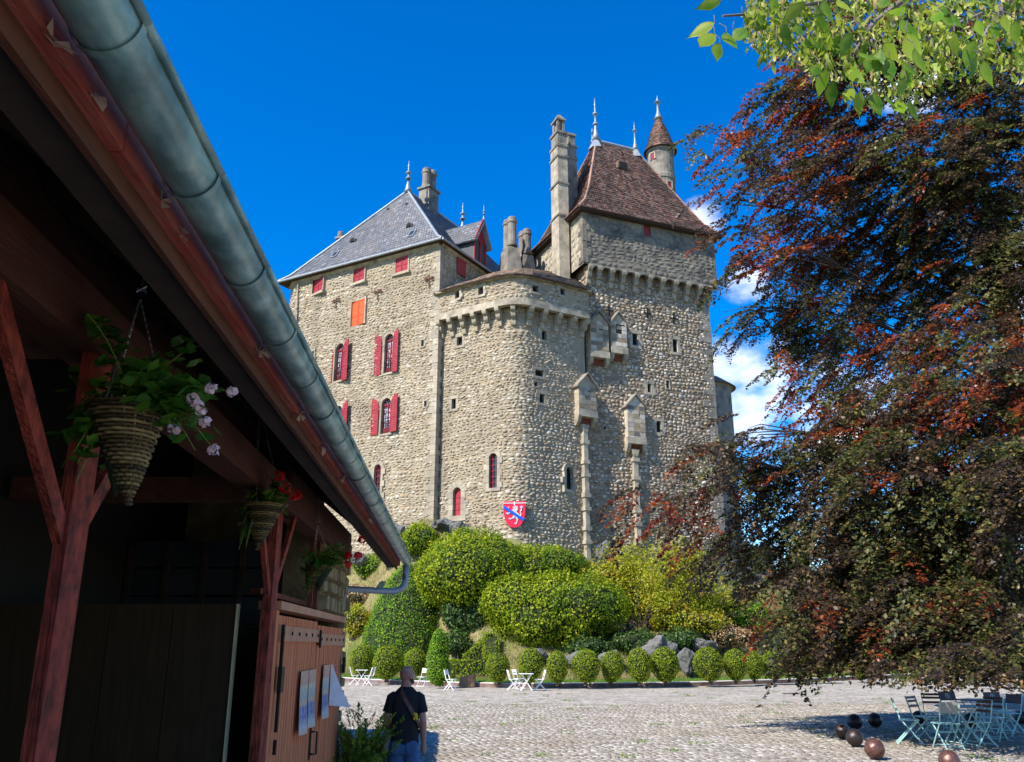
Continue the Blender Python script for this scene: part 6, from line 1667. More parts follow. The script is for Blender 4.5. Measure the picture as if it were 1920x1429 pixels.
# ------------------------------------------------------------------ branch overhead at top right: big green leaves and bunches of winged seeds
def overhead():
    t = empty('overhanging_branch', (2.6, 2.8, 4.3), 'sunlit branch with green leaves and pale winged seeds hanging into the top right', 'branch')
    yb_x = [1395, 1450, 1500, 1560, 1600, 1650, 1690, 1720, 1770, 1830, 1880, 1960]; yb_y = [90, 112, 130, 150, 178, 196, 212, 188, 150, 150, 140, 120]
    wood = MB(); rr = random.Random(8)
    mains = [[(2050, -160, 3.1), (1900, -70, 3.0), (1720, -20, 2.9), (1560, 0, 2.8), (1430, 25, 2.75), (1355, 30, 2.7)], [(2050, -100, 3.3), (1880, 10, 3.2), (1760, 60, 3.0), (1690, 110, 2.9)], [(1720, -20, 2.9), (1640, 40, 2.8), (1600, 100, 2.75)], [(1880, 10, 3.2), (1840, 80, 3.1), (1830, 120, 3.1)]]
    for mlist in mains: wood.tube([at(*q) for q in mlist], np.linspace(.016, .004, len(mlist)).tolist(), 6)
    # seeds: a small nut with a curved wing, in hanging strings
    def samara():
        V = [(-.003, 0, 0), (.003, 0, 0), (.004, .002, -.006), (-.004, .002, -.006), (.006, .003, -.014), (-.0035, .003, -.014), (.0075, .001, -.023), (-.0035, .001, -.023), (.004, -.002, -.031), (-.002, -.002, -.030)]
        return V, [(0, 1, 2, 3), (3, 2, 4, 5), (5, 4, 6, 7), (7, 6, 8, 9)]
    sv, sf = samara(); sv = np.array(sv) * 1.12
    X = []
    for _ in range(600):
        px = rr.uniform(1400, 1960); lim = np.interp(px, yb_x, yb_y); py = rr.uniform(-60, lim - 22); Y = rr.uniform(2.45, 3.5)
        c = at(px, py, Y)
        if rr.random() < .15: wood.tube([c + Vector((rr.uniform(-.02, .02), 0, .07)), c], [.0022, .0012], 4)
        s = rr.randint(4, 9)
        for i in range(s):
            z = -.012 * i; X.append((c.x + rr.gauss(0, .012), c.y + rr.gauss(0, .012), c.z + z + rr.gauss(0, .004), rr.uniform(0, 6.28), rr.gauss(0, .5), rr.gauss(.2, .5), rr.uniform(.75, 1.2)))
    mats = [(Matrix.Translation((x, y, z)) @ Matrix.Rotation(a, 4, 'Z') @ Matrix.Rotation(b, 4, 'X') @ Matrix.Rotation(c_, 4, 'Y') @ Matrix.Scale(k, 4)) for x, y, z, a, b, c_, k in X]
    key = sorted(range(len(X)), key=lambda i: X[i][1] + (10 if not (1380 < 960 + FPX * X[i][0] / (X[i][1] * CT + (X[i][2] - CAM_H) * ST) < 1915) or (714.5 - FPX * ((X[i][2] - CAM_H) * CT - X[i][1] * ST) / (X[i][1] * CT + (X[i][2] - CAM_H) * ST)) < 5 else 0))
    me = mesh_np('samara', sv, np.array(sf)); me.materials.append(M['samara'])
    for i in key[:300]: ob('winged_seed', me, None, t, mw=mats[i])
    V = np.concatenate([np.array([m @ Vector(v) for v in sv]) for m in (mats[i] for i in key[300:])]); n = len(key) - 300
    ob('winged_seeds', mesh_np('samaras', V, (np.arange(n)[:, None, None] * 10 + np.array(sf)[None]).reshape(-1, 4)), M['samara'], t, kind='stuff')
    # leaves: pointed ovals with a folded midrib and a few coarse teeth
    def leaf(seed):
        r = random.Random(seed); pr = [(0, 0), (.08, .08), (.2, .17), (.34, .215), (.45, .225), (.52, .19), (.56, .20), (.68, .15), (.80, .09), (.92, .03), (1.05, 0)]
        mb = MB(); V, F = [], []
        for s, w in pr:
            w *= r.uniform(.92, 1.08); dr = -.12 * s * s
            V += [(-w, .10 * w + dr, -s), (-w * .5, .02 + dr, -s), (0, dr, -s - .01), (w * .5, .02 + dr, -s), (w, .10 * w + dr, -s)]
        for i in range(len(pr) - 1):
            for j in range(4): F.append((i*5 + j, i*5 + j + 1, i*5 + j + 6, i*5 + j + 5))
        V = [(x + .04 * math.sin(3 * z), y, z) for x, y, z in V]
        me = mesh_np('leaf', np.array(V), np.array(F), True); me.materials.append(M['maple']); return me
    lm = [leaf(i) for i in range(4)]
    LP = [(1340,42,50,-75),(1340,62,62,-35),(1362,60,62,5),(1375,55,58,22),(1350,80,50,-15),(1392,26,60,75),(1352,2,44,-80),(1470,40,50,20),(1535,120,46,-25),(1550,128,48,-10),(1562,150,48,8),(1540,60,44,30),(1600,60,50,-30),
          (1672,30,62,-10),(1690,35,60,15),(1672,62,58,-25),(1700,60,64,20),(1645,100,56,-30),(1668,108,54,-5),(1692,112,54,15),(1715,90,60,10),(1735,80,50,35),(1600,165,48,-30),(1615,170,50,-10),(1640,172,56,0),(1660,178,40,20),(1684,188,48,-5),(1705,186,44,15),(1832,102,52,-20),(1845,112,52,10),
          (1590,-5,50,-10),(1570,-2,44,20),(1640,-8,48,5),(1760,20,48,-20),(1500,48,44,-20),(1790,60,46,25),(1880,40,46,-20),(1520,-10,44,10),(1450,60,40,-30),(1700,150,44,-35),(1745,120,44,30),(1900,90,44,10)]
    for _ in range(34):
        px = rr.uniform(1410, 1915); LP.append((px, rr.uniform(-10, float(np.interp(px, yb_x, yb_y)) - 45), rr.uniform(34, 54), rr.gauss(0, 24)))
    for i, (px, py, ln, an) in enumerate(LP):
        Y = rr.uniform(2.3, 2.75); c = at(px, py, Y); k = ppm(px, py, Y)
        mw = Matrix.Translation(c) @ Matrix.Rotation(math.radians(-an), 4, 'Y') @ Matrix.Rotation(rr.gauss(0, .4), 4, 'X') @ Matrix.Rotation(rr.gauss(0, .6), 4, 'Z') @ Matrix.Scale(ln * 1.12 / k, 4)
        ob('leaf', lm[i % 4], None, t, mw=mw)
        up = mw @ Vector((0, 0, 0)); wood.tube([up + Vector((rr.uniform(-.02, .02), .02, .05)), up + Vector((0, 0, .02)), up], [.0018, .0015, .0013], 4)
    ob('twigs', wood, M['bark'], t)
overhead()

# ------------------------------------------------------------------ cannonballs
BL = [(1580,1386,15,'dark cannonball at the left of the cluster, in streaky shade'), (1604,1368,15,'dark cannonball at the back of the left cluster'), (1642,1364,14,'dark cannonball standing alone between the cluster and the chairs'),
      (1604,1400,17,'brown black cannonball with a sunlit left side, in front of the cluster'), (1642,1424,20,'brown mottled cannonball in front, left of the chairs'), (1725,1360,14,'dark cannonball behind the leftmost turquoise chairs'),
      (1783,1448,21,'reddish brown cannonball cut by the bottom edge of the photo'), (1822,1364,14,'dark cannonball under the turquoise table'), (1917,1358,13,'dark cannonball at the far right edge')]
bm = bmesh.new(); bmesh.ops.create_icosphere(bm, subdivisions=5, radius=1); 
for v in bm.verts: v.co *= 1 + .008 * math.sin(v.co.x * 7 + v.co.z * 5) + .006 * math.sin(v.co.y * 13)
bme = bpy.data.meshes.new('cannonball'); bm.to_mesh(bme); bm.free(); bme.polygons.foreach_set('use_smooth', [True] * len(bme.polygons))
for i, (px, py, r, lab) in enumerate(BL):
    g0 = gnd(px, py, .02); rr_ = .92 * r / ppm(px, py - r, g0.y)
    me = bme.copy(); o = bpy.data.objects.new('cannonball', me); me.materials.append(M['cannonball_red' if i in (4, 6) else 'cannonball']); C.objects.link(o)
    o.location = (g0.x, g0.y, .02 + rr_); o.scale = (rr_,) * 3; o.rotation_euler = (rnd.uniform(0, 3), rnd.uniform(0, 3), rnd.uniform(0, 3)); tag(o, lab, 'cannonball', 'cannonballs lying on the cobbles')

# ------------------------------------------------------------------ folding chairs and tables
def lp(name, mb, mat, root, smooth=False): return ob(name, mb, M[mat], root, smooth, local=True)
def chair(loc, rz, label, mat, back='slat', bmat=None, group=None, emblem=False):
    t = empty('folding_chair', loc, label, 'chair', group, rz); bmat = bmat or mat
    for s in (-1, 1):
        x = s * .195; mb = MB(); P = [(x, .23, 0), (x, -.15, .47), (x, -.27, .87)]
        for a, b in zip(P[:-1], P[1:]): mb.beam(a, b, .014, .026)
        lp('leg', mb, mat, t); lp('leg', MB().beam((s * .172, -.27, 0), (s * .172, .18, .45), .014, .026), mat, t)
    for y, z in ((.19, .05), (-.02, .30)): lp('stretcher', MB().beam((-.195, y, z), (.195, y, z), .012, .016), mat, t)
    lp('stretcher', MB().beam((-.172, -.23, .05), (.172, -.23, .05), .012, .016), mat, t)
    for i in range(6): lp('seat_slat', MB().box((-.205, -.17 + i * .064, .452), (.205, -.117 + i * .064, .466)), mat, t)
    bk = lambda z: -.15 - (z - .47) * .3
    if back == 'slat':
        for z in (.64, .74, .81)[: 3]: lp('back_slat', MB().hexa([(-.20, bk(z) + .008, z), (.20, bk(z) + .008, z), (.20, bk(z) + .022, z), (-.20, bk(z) + .022, z), (-.20, bk(z + .05) + .008, z + .05), (.20, bk(z + .05) + .008, z + .05), (.20, bk(z + .05) + .022, z + .05), (-.20, bk(z + .05) + .022, z + .05)]), bmat, t)
    else:
        z0, z1 = .66, .86; p_ = lp('back_panel', MB().hexa([(-.205, bk(z0) + .008, z0), (.205, bk(z0) + .008, z0), (.205, bk(z0) + .022, z0), (-.205, bk(z0) + .022, z0), (-.205, bk(z1) + .008, z1), (.205, bk(z1) + .008, z1), (.205, bk(z1) + .022, z1), (-.205, bk(z1) + .022, z1)]), bmat, t)
        if emblem:
            for sg in (-1, 1):
                zc_ = .765; yy_ = bk(zc_) + (.0025 if sg < 0 else .0275); f = lambda a, b, c: Vector((a, yy_ + c - b * .3, zc_ + b))
                mb = MB(); n = 16
                ri = [(.043 * math.cos(6.2832 * i / n), .043 * math.sin(6.2832 * i / n)) for i in range(n + 1)]; ro = [(a * 1.28, b * 1.28) for a, b in ri]
                mb.fring(f, ri, ro, -.002, .002).fprism(f, [(-.012, -.026), (.004, -.026), (.004, .026), (-.006, .026)], -.002, .002).fprism(f, [(.004, .0), (.022, .006), (.022, .014), (.004, .012)], -.0021, .0019)
                q = ob('emblem', mb, M['emblem'], p_, local=True)
    return t
def table(loc, rz, label, mat, top='square', tmat=None, w=.70, group=None):
    t = empty('folding_table', loc, label, 'table', group, rz)
    if top == 'square': lp('table_top', MB().prism([(-w/2, -w/2 + .03), (-w/2 + .03, -w/2), (w/2 - .03, -w/2), (w/2, -w/2 + .03), (w/2, w/2 - .03), (w/2 - .03, w/2), (-w/2 + .03, w/2), (-w/2, w/2 - .03)], .705, .725), tmat or mat, t)
    else: lp('table_top', MB().prism([(w/2 * math.cos(.4 + i * math.pi / 4), w/2 * math.sin(.4 + i * math.pi / 4)) for i in range(8)], .705, .725), tmat or mat, t)
    for s in (-1, 1):
        lp('leg', MB().beam((-.26, s * .20, 0), (.22, s * .20, .70), .014, .026), mat, t); lp('leg', MB().beam((.26, s * .175, 0), (-.22, s * .175, .70), .014, .026), mat, t)
    for x, z in ((-.24, .03), (.24, .03), (.22, .69), (-.22, .69)): lp('stretcher', MB().beam((x, -.2, z), (x, .2, z), .012, .016), mat, t)
    return t
RT = -math.pi / 2; LT = math.pi / 2; W = 'white garden chairs and tables by the kerb'
def gz(px, py): 
    q = gnd(px, py, .03); return (q.x, q.y, .028)
def on_court(px, py): return gz(px, py)
chair(gz(664, 1284), RT + .2, 'white slatted folding chair at the far left edge, left of its table', 'white_paint', group=W)
table(gz(677, 1284), .2, 'white folding table between two white chairs at far left', 'white_paint', group=W, w=.62)
chair(gz(691, 1285), LT - .3, 'white slatted folding chair right of the far left table', 'white_paint', group=W)
chair(gz(792, 1288), math.pi - .55, 'white folding chair with solid back, just right of the man', 'white_paint', 'panel', group=W)
chair(gz(845, 1294), RT - .35, 'white folding chair standing alone at the tip of the clipped green column', 'white_paint', 'panel', group=W)
chair(gz(962, 1294), RT + .15, 'leftmost white slatted folding chair of the middle group', 'white_paint', group=W)
chair(gz(973, 1292), RT + .5, 'white slatted folding chair tucked against the middle table', 'white_paint', group=W)
table(gz(987, 1295), .1, 'white folding table of the middle group', 'white_paint', group=W, w=.62)
chair(gz(1012, 1294), LT + .1, 'white slatted folding chair facing left at the middle table', 'white_paint', group=W)
TG = 'turquoise grey folding chairs and tables under the copper beech'
TM = 'teal_metal'
CH = [(1708,1394,RT - .35,'slat','shaded_taupe','leftmost turquoise chair seen from the side, by the lone cannonball',0), (1738,1386,RT - .9,'slat','shaded_taupe','turquoise slatted chair in front of the cannonball, second from left',0), (1758,1376,math.pi - .25,'slat','shaded_taupe','turquoise chair with dark slatted back, behind the left end of the table',0),
      (1795,1370,math.pi + .1,'panel','shaded_taupe','turquoise chair with dark emblem panel, behind the table',1), (1779,1403,.05,'panel','grey_back','turquoise chair with plain grey back turned to the camera',0), (1838,1400,LT + .25,'slat','shaded_taupe','turquoise chair at the right end of the near table, facing left',0),
      (1864,1388,LT + .7,'slat','shaded_taupe','turquoise slatted chair behind the right end of the near table',0), (1882,1372,math.pi + .12,'panel','shaded_taupe','turquoise chair with large dark emblem panel at the right',1), (1897,1378,LT + .35,'panel','shaded_taupe','turquoise chair seen from the side at the right edge',0)]
for px, py, rz, bk_, bm_, lab, em in CH: chair(gz(px, py), rz, lab, TM, bk_, bm_, TG, bool(em))
table(gz(1806, 1393), .25, 'near turquoise table with grey octagonal top under the beech', TM, 'oct', 'table_grey', .95, TG)
table(gz(1836, 1374), .1, 'farther dark topped turquoise table behind the near one', TM, 'square', 'shaded_taupe', .62, TG)

# ------------------------------------------------------------------ tree stump, drain slots
q = gnd(876, 1284, .14); k = ppm(876, 1275, q.y); st = empty('tree_stump', (q.x, q.y + .2, .1), 'weathered brown tree stump at the kerb, right of the lone white chair', 'tree stump')
w_, h_ = 15.5 / k, 19 / k; mb = MB(); n = 18
pr = [[(w_ * (1 + .06 * math.sin(5 * t)) * s * math.cos(t), w_ * .8 * s * math.sin(t)) for t in [6.2832 * i / n for i in range(n)]] for s in (1.12, 1.0, .98)]
V = [(x, y, -.05) for x, y in pr[0]] + [(x, y, h_ * .3) for x, y in pr[1]] + [(x, y, h_ * (.92 + .18 * x / w_)) for x, y in pr[2]]
mb.add(V, [(j * n + i, j * n + (i + 1) % n, (j + 1) * n + (i + 1) % n, (j + 1) * n + i) for j in range(2) for i in range(n)] + [tuple(2 * n + i for i in range(n))])
lp('trunk', mb, 'stump', st)
for px, py, w_, lab in ((1484, 1300, 17, 'dark drain slot in the paving below the copper beech'), (1770, 1297, 12, 'small dark drain slot in the paving at right')):
    q = gnd(px, py, .03); k = ppm(px, py, q.y); a = w_ / k
    o = ob('drain_grate', MB().box((-a, -.12, 0), (a, .12, .012)).box((-a + .02, -.08, .0122), (a - .02, .08, .016)), M['rust'], None, mw=Matrix.Translation((q.x, q.y, .026))); tag(o, lab, 'drain')

# ------------------------------------------------------------------ hanging baskets and their plants
def basket(px, py, tipx, tipy, Y, dia, label, plabel, flowers, fmat, top_px, nleaf, trail, seed, spread=1.0):
    rr = random.Random(seed); c = at(px, py, Y); tip = at(tipx, tipy, Y); h = c.z - tip.z; ax = Vector((tip.x - c.x, tip.y - c.y, 0)); r = dia / 2
    t = empty('hanging_basket', tuple(c), label, 'hanging basket', 'hanging wicker baskets under the gallery eaves')
    rings = 26; wk = []
    for i in range(rings):
        f = i / (rings - 1); rad = max(.008, r * (1 - f) ** .92); z = -h * f; V = []; n = 40; m = 4; ph = (i % 2) * math.pi
        cy = ax * f
        mb = MB(); base = []
        for j in range(n):
            a = 6.2832 * j / n; wv = .0055 * math.cos(a * 10 + ph) * min(1, rad / .04); th = h / rings * .52
            for q in range(m):
                b = 6.2832 * q / m; base.append((cy.x + (rad + wv + .006 * math.cos(b)) * math.cos(a), cy.y + (rad + wv + .006 * math.cos(b)) * math.sin(a), z + th * math.sin(b)))
        F = [(j * m + q, ((j + 1) % n) * m + q, ((j + 1) % n) * m + (q + 1) % m, j * m + (q + 1) % m) for j in range(n) for q in range(m)]
        wk.append(mb.add(base, F))
    for i, mb in enumerate(wk): ob('wicker_strand', mb, M['wicker'], t, True, local=True)
    mb = MB()
    for j in range(20):
        a = 6.2832 * j / 20; mb.tube([(r * math.cos(a), r * math.sin(a), .012), (ax.x, ax.y, -h)], [.005, .003], 4)
    lp('stakes', mb, 'wicker', t)
    lp('liner', MB().lathe((0, 0, 0), [(.004, -h * .93), (r * .45, -h * .5), (r * .93, -.015)], 16), 'core', t)
    top = at(top_px[0], top_px[1], Y); hk = top - c; mb = MB()
    for j in range(3):
        a = 6.2832 * j / 3 + .4; p0 = Vector((r * math.cos(a), r * math.sin(a), 0)); L = (hk - p0).length; k = int(L / .012)
        for i in range(k):
            q0, q1 = p0.lerp(hk, i / k), p0.lerp(hk, (i + .8) / k); mb.beam(q0, q1, .0055 if i % 2 else .002, .002 if i % 2 else .0055)
    lp('chain', mb, 'chain', t)
    mb = MB(); mb.tube([hk + Vector((.018 * math.cos(a) * (1 if a < 3.14 else -1), 0, .018 + .018 * math.sin(a) + (0 if a < 3.14 else .03))) for a in [i * .45 for i in range(14)]], .003, 5); mb.tube([hk + Vector((0, 0, .05)), Vector((hk.x, hk.y, min(.9, rp(-1.15) - c.z - .14)))], .003, 4); lp('hook', mb, 'chain', t)
    # plant
    pl = empty('geranium', (c.x, c.y, c.z - .01), plabel, 'plant', 'plants in the hanging baskets'); P, N = [], []; stems = MB()
    tips = []
    for (fx, fy) in flowers: tips.append((at(fx, fy, Y - rr.uniform(.0, .12)) - c, True))
    for i in range(16): 
        a = rr.uniform(0, 6.28); d = r * rr.uniform(.5, 1.5) * spread; tips.append((Vector((d * math.cos(a), d * math.sin(a), rr.uniform(-.10, .16) * spread)), False))
    for i in range(trail):
        a = rr.uniform(2.2, 4.4); d = r * rr.uniform(.9, 1.25); tips.append((Vector((d * math.cos(a), d * math.sin(a), -rr.uniform(.08, .30))), False))
    for v, fl in tips:
        m_ = Vector((v.x * .45, v.y * .45, max(v.z, .02) * .6 + .07)); s0 = Vector((rr.uniform(-.3, .3) * r, rr.uniform(-.3, .3) * r, -.02))
        pts = [(1-u)**2 * s0 + 2*u*(1-u) * m_ + u*u * v for u in [i / 6 for i in range(7)]]; stems.tube(pts, [.0030, .003, .0028, .0026, .0022, .002, .0015], 4)
        for i in range(nleaf // len(tips)):
            u = rr.uniform(.25, .9 if fl else 1.0); b = pts[min(5, int(u * 6))]; P.append(tuple(b + Vector((rr.gauss(0, .03), rr.gauss(0, .03), rr.gauss(0, .022))))); N.append((rr.gauss(0, .6), rr.gauss(-.3, .6), 1))
    P, N = np.array(P), np.array(N); N /= np.linalg.norm(N, axis=1, keepdims=True)
    # scalloped round leaves, six sided
    n = len(P); T = R.normal(0, 1, (n, 3)); T -= N * (T * N).sum(1, keepdims=True); T /= np.linalg.norm(T, axis=1, keepdims=True); Bt = np.cross(N, T); s = R.uniform(.014, .030, (n, 1)); an = np.linspace(0, 2 * np.pi, 9)[:-1]
    V = np.stack([P + (T * math.cos(a) + Bt * math.sin(a)) * s * (1 + .12 * (-1) ** i) + N * s * .25 for i, a in enumerate(an)] + [P], 1); F = np.array([(i, (i + 1) % 8, 8) for i in range(8)])
    ob('foliage', mesh_np('foliage', V.reshape(-1, 3), (np.arange(n)[:, None, None] * 9 + F[None]).reshape(-1, 3)), M['geranium'], pl, local=True)
    lp('stems', stems, 'stem', pl)
    for (v, fl) in tips:
        if not fl: continue
        m = 26; d = R.normal(0, 1, (m, 3)); d /= np.linalg.norm(d, axis=1, keepdims=True); bs = .016 if fmat == 'pink_flower' else .030; V, F = leaves(np.array(v) + d * bs * np.array([1, 1, .9]), d, bs * 1.2, .9, .5, .2)
        ob('blossom', mesh_np('blossom', V, F), M[fmat], pl, local=True)
basket(238, 765, 241, 945, 2.85, .25, 'nearest and largest wicker cone basket hanging on chains', 'trailing green plant with pale pink blossoms in the nearest basket', [(437, 730), (396, 722), (371, 752), (386, 786), (377, 765), (402, 838), (327, 800), (362, 742)], 'pink_flower', (263, 560), 900, 6, 1, 1.75)
basket(495, 947, 482, 1030, 5.7, .25, 'middle wicker cone basket hanging beside the second post', 'straggling plant with red blossoms in the middle basket', [(524, 890), (534, 912), (554, 925)], 'red_flower', (488, 770), 300, 9, 2, 1.1)
basket(600, 1062, 577, 1112, 8.0, .25, 'farthest wicker cone basket hanging above the door', 'leafy plant with red blossoms in the farthest basket', [(679, 1010), (671, 1040), (653, 1040), (652, 1056)], 'red_flower', (596, 985), 300, 3, 3, 1.2)

# ------------------------------------------------------------------ feathery conifer at the gallery corner
def conifer():
    b = Vector((-1.72, 10.75, 0)); t = empty('feathery_conifer', tuple(b), 'feathery green conifer bush at the corner of the timber gallery', 'shrub'); P, N, T = [], [], []; wood = MB()
    rr = random.Random(6)
    for i in range(340):
        a = rr.uniform(0, 6.28); e = rr.uniform(.05, 1.4); L = rr.uniform(.5, .9) * (1.0 if e < .9 else 1.3); z0 = rr.uniform(.05, .6)
        s0 = np.array([b.x + rr.gauss(0, .10), b.y + rr.gauss(0, .10), z0]); d = np.array([math.cos(a) * math.cos(e), math.sin(a) * math.cos(e), math.sin(e)])
        m = 64; s = np.linspace(.10, 1, m)[:, None]; drop = np.stack([0 * s[:, 0], 0 * s[:, 0], -.30 * L * s[:, 0] ** 2.2], 1)
        q = s0 + d * s * L + drop; sd = np.cross(d, [0, 0, 1.]); sd /= np.linalg.norm(sd) + 1e-6
        alt = np.where(np.arange(m) % 2, 1, -1)[:, None]; w = .10 * (1.05 - s) * (.5 + .5 * np.abs(np.sin(s * 14)))
        P.append(q + sd * alt * w * .8 + R.normal(0, .008, (m, 3))); N.append(np.repeat(np.cross(sd, d)[None], m, 0)); T.append(sd * alt * .8 + d)
        wood.tube([Vector(s0), Vector(s0 + d * L * .5 + drop[m // 2]), Vector(s0 + d * L + drop[-1])], [.006, .004, .0015], 3)
    P, N, T = map(np.concatenate, (P, N, T)); V, F = leaves(P, N, .062, .24, .25, .1, flat=T)
    ob('fronds', mesh_np('fronds', V, F), M['juniper'], t); ob('stems', wood, M['bark_dark'], t)
conifer()

# ------------------------------------------------------------------ the walking man
def fuse(name, mb, mat, parent, voxel=.008, smooth=4, label=None):
    """one continuous skin over the given volumes"""
    me = mb.mesh(name + '_raw'); o = bpy.data.objects.new('raw', me); C.objects.link(o)
    m = o.modifiers.new('r', 'REMESH'); m.mode = 'VOXEL'; m.voxel_size = voxel
    s = o.modifiers.new('s', 'SMOOTH'); s.factor = .5; s.iterations = smooth
    dg = bpy.context.evaluated_depsgraph_get(); new = bpy.data.meshes.new_from_object(o.evaluated_get(dg)); new.name = name
    bpy.data.objects.remove(o); new.polygons.foreach_set('use_smooth', [True] * len(new.polygons)); new.materials.clear()
    return ob(name, new, M[mat], parent, local=True, label=label)
def loft(mb, rings, n=20):
    """rings: (cx, cy, z, rx, ry)"""
    b = len(mb.V)
    for cx, cy, z, rx, ry in rings:
        for j in range(n):
            a = 6.2832 * j / n; c, s = math.cos(a), math.sin(a); c = math.copysign(abs(c) ** .85, c); s = math.copysign(abs(s) ** .85, s)
            mb.V.append((cx + rx * c, cy + ry * s, z))
    for i in range(len(rings) - 1):
        for j in range(n): mb.F.append((b + i*n + j, b + i*n + (j+1) % n, b + (i+1)*n + (j+1) % n, b + (i+1)*n + j))
    mb.F.append(tuple(b + j for j in reversed(range(n)))); mb.F.append(tuple(b + (len(rings)-1)*n + j for j in range(n))); return mb
def ball(mb, c, r, rz=0.0, n=14):
    b = len(mb.V); ca, sa = math.cos(rz), math.sin(rz); k = 9
    for i in range(k):
        t = -math.pi / 2 + math.pi * (i + .25) / (k - .5)
        for j in range(n):
            a = 6.2832 * j / n; x, y, z = r[0] * math.cos(t) * math.cos(a), r[1] * math.cos(t) * math.sin(a), r[2] * math.sin(t)
            mb.V.append((c[0] + x * ca - y * sa, c[1] + x * sa + y * ca, c[2] + z))
    for i in range(k - 1):
        for j in range(n): mb.F.append((b + i*n + j, b + i*n + (j+1) % n, b + (i+1)*n + (j+1) % n, b + (i+1)*n + j))
    mb.F.append(tuple(b + j for j in reversed(range(n)))); mb.F.append(tuple(b + (k-1)*n + j for j in range(n))); return mb
def man():
    Y = 10.6; q = at(760, 1340, Y)
    t = empty('person', (q.x, Y, .02), 'bald bearded man in a black T-shirt and blue jeans walking away across the courtyard', 'person', None, .06)
    hr = -.75; hc = Vector((.01, .015, 1.60))            # the head turns to the right
    def H(x, y, z): return (hc.x + x * math.cos(hr) - y * math.sin(hr), hc.y + x * math.sin(hr) + y * math.cos(hr), hc.z + z)
    b = MB()
    ball(b, H(0, -.006, .012), (.072, .092, .092), hr); ball(b, H(0, .030, -.045), (.058, .064, .062), hr); ball(b, H(0, .05, -.07), (.045, .045, .04), hr)
    b.tube([H(0, .088, .01), H(0, .108, -.022), H(0, .09, -.03)], [.008, .015, .010], 6)
    for s in (-1, 1):
        ball(b, H(s * .074, -.012, -.018), (.010, .018, .030), hr); ball(b, H(s * .03, .078, .012), (.022, .012, .008), hr)
    loft(b, [(0, -.005, 1.40, .075, .07), (.0, .0, 1.46, .060, .060), (.005, .008, 1.54, .056, .058)], 14)
    loft(b, [(0, 0, .80, .135, .10), (0, 0, .95, .13, .10), (0, 0, 1.15, .135, .10), (0, 0, 1.32, .145, .09), (0, 0, 1.40, .13, .08)])
    # arms: right one hangs, slightly bent; left one reaches forward to the bag
    def arm(sh, el, wr, s):
        b.tube([sh, Vector(sh).lerp(Vector(el), .5), el], [.050, .046, .039], 10); b.tube([el, Vector(el).lerp(Vector(wr), .4), wr], [.041, .040, .027], 10)
        w = Vector(wr); d = (w - Vector(el)).normalized(); d = (d + Vector((0, .12, -.2))).normalized(); sd = Vector((0, 1, 0)) - d * d.y; sd.normalize(); nr = d.cross(sd)
        p = w + d * .045; b.tube([w, w + d * .03, w + d * .09], [.026, .034, .036], 8)
        for i, (o, L) in enumerate(((-.030, .062), (-.011, .074), (.009, .078), (.028, .070))):
            r0 = w + d * .085 + sd * o; k1 = r0 + d * L * .45 + nr * s * .006; k2 = k1 + d * L * .3 + nr * s * -.014 ; k3 = k2 + d * L * .25 + nr * s * -.020
            b.tube([r0 - d * .02, r0, k1, k2, k3], [.010, .0098, .0092, .0085, .006], 7)
        b.tube([w + d * .03 + sd * .022, w + d * .06 + sd * .045, w + d * .09 + sd * .052, w + d * .105 + sd * .046], [.013, .012, .010, .007], 7)
    arm((.162, -.005, 1.37), (.208, -.035, 1.09), (.215, .045, .86), 1)
    arm((-.162, .0, 1.37), (-.21, .0, 1.10), (-.17, .17, .97), -1)
    for s in (-1, 1): loft(b, [(s * .10, .02 - s * .05, .03, .045, .055), (s * .098, .01 - s * .04, .28, .052, .058), (s * .094, .01 - s * .01, .48, .06, .065), (s * .09, 0, .82, .085, .09)], 14)
    fuse('body', b, 'skin', t, .0065, 3)
    # cropped hair, beard, eyes
    hcap = MB(); ball(hcap, H(0, -.010, .014), (.0745, .0935, .0935), hr); me = hcap
    V, F = [], []
    keep = []
    for f in hcap.F:
        z = sum(hcap.V[i][2] for i in f) / len(f) - hc.z; x = [sum(hcap.V[i][k] for i in f) / len(f) - hc[k] for k in (0, 1)]
        fwd = -x[0] * math.sin(hr) * -1 * -1 + x[1] * math.cos(hr)
        if len(f) == 4 and fwd < .035 and -.045 < z < .062: keep.append(f)
    hcap.F = keep; ob('cropped_hair', hcap, M['scalp'], t, True, local=True)
    be = MB(); ball(be, H(0, .044, -.072), (.050, .052, .040), hr); ball(be, H(0, .07, -.058), (.034, .034, .022), hr)
    for s in (-1, 1): ball(be, H(s * .054, .012, -.055), (.014, .03, .034), hr)
    fuse('beard', be, 'beard', t, .007, 3)
    e = MB()
    for s in (-1, 1): ball(e, H(s * .030, .082, .0), (.011, .008, .007), hr, 8)
    lp('eyes', e, 'white_paint', t)
    # T-shirt
    sh = MB(); loft(sh, [(0, 0, .855, .160, .122), (0, 0, .95, .160, .124), (0, 0, 1.06, .156, .120), (0, 0, 1.18, .160, .122), (0, 0, 1.29, .166, .122), (0, -.003, 1.37, .160, .108), (0, -.004, 1.425, .122, .092), (0, 0, 1.455, .092, .082), (0, .0, 1.475, .072, .070)], 28)
    for s in (-1, 1):
        el = (.208, -.035, 1.09) if s > 0 else (-.21, .0, 1.10); a = Vector((s * .115, -.002, 1.372)); c = Vector((s * .158, -.005, 1.35)); d = Vector((s * .162, 0, 1.37)).lerp(Vector(el), .64) + Vector((s * .006, 0, 0))
        sh.tube([a, c, c.lerp(d, .5), d], [.066, .068, .064, .068], 14)
    fuse('t_shirt', sh, 'shirt', t, .009, 5)
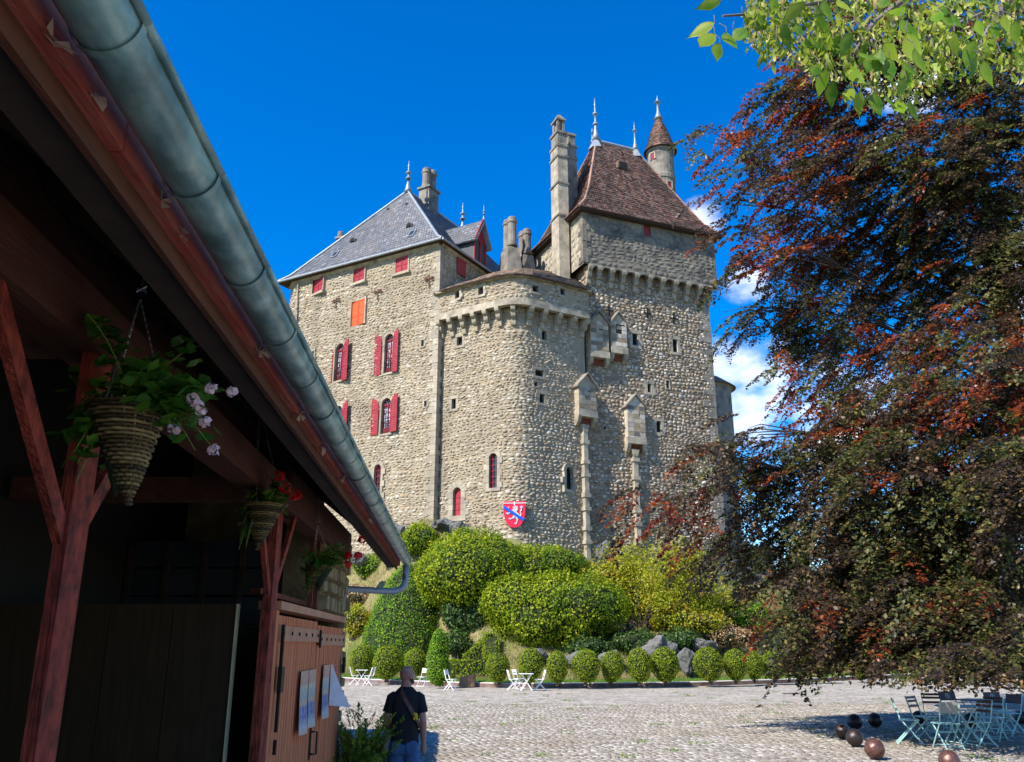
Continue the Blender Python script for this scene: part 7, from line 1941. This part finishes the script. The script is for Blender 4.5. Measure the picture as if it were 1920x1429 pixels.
    # jeans
    je = MB(); loft(je, [(0, 0, .76, .158, .122), (0, .0, .82, .160, .126), (0, 0, .90, .154, .118), (0, 0, .955, .148, .110)], 24); ball(je, (-.08, -.07, .82), (.085, .07, .10)); ball(je, (.08, -.07, .82), (.085, .07, .10))
    for s in (-1, 1): loft(je, [(s * .10, .03 - s * .06, .05, .075, .085), (s * .10, .02 - s * .05, .26, .072, .082), (s * .096, .012 - s * .02, .48, .080, .090), (s * .092, 0, .66, .096, .105), (s * .088, 0, .80, .100, .118)], 18)
    fuse('jeans', je, 'jeans', t, .009, 4)
    for s in (-1, 1):      # back pockets with stitched edges
        f = lambda a, b_, c: Vector((s * .082 + a, -.134 - c + .10 * (b_) ** 2, .83 + b_)); lp('back_pocket', MB().fprism(f, [(-.052, .055), (.052, .055), (.048, -.045), (0, -.07), (-.048, -.045)], 0, .008), 'jeans', t)
    for s in (-1, 1):
        f = MB(); ball(f, (s * .10, .07 - s * .06, .045), (.048, .135, .05)); lp('shoe', f, 'iron', t, True)
    # bag: strap over the shoulder and down across the back, pouch at the left hip
    bg = empty('shoulder_bag', (q.x - .24, Y, .95), 'olive shoulder bag with brown strap carried by the bald man', 'bag', None, .06)
    inv = WM[t.name]
    pts = [(-.045, .06, 1.475), (-.055, -.03, 1.485), (-.045, -.088, 1.43), (-.01, -.128, 1.36), (.05, -.146, 1.27), (.10, -.138, 1.185), (.145, -.098, 1.11), (.168, -.03, 1.04), (.165, .06, .99), (.10, .15, .96), (-.1, .165, .97), (-.19, .09, 1.0), (-.20, .02, 1.02)]
    P = [Vector(p) for p in pts]; mb = MB(); w = .022
    for i in range(len(P) - 1):
        a, c = P[i], P[i+1]; d = (c - a).normalized(); o = Vector((a.x, a.y * 1.3, 0)); o = o.normalized() if o.length > .01 else Vector((0, -1, 0)); sd = d.cross(o).normalized() * w; th = o * .004
        a = a + o * .004; c = c + o * .004; mb.hexa([inv @ v for v in (a - sd - th, a + sd - th, a + sd + th, a - sd + th, c - sd - th, c + sd - th, c + sd + th, c - sd + th)])
    ob('strap', mb, M['strap'], bg)
    pm = MB(); vs = []
    for z, hx, hy in ((.78, .05, .15), (.80, .06, .165), (.95, .045, .15), (1.02, .012, .13)): vs.append((z, hx, hy))
    loft(pm, [(-.205 + .018 * (z - .8) * 5, .02, z, hx, hy) for z, hx, hy in vs], 18)
    pm.V = [tuple(inv @ Vector(v)) for v in pm.V]; ob('pouch', pm, M['bag'], bg, True)
    tg = MB(); rr = random.Random(1)
    for i in range(7): 
        c = Vector((.125 + rr.uniform(-.018, .018), -.158, 1.17 + rr.uniform(-.03, .03))); ball(tg, c, (.014, .008, .016), 0, 8)
    tg.V = [tuple(inv @ Vector(v)) for v in tg.V]; ob('yellow_tag', tg, M['yellow'], bg, True)
man()
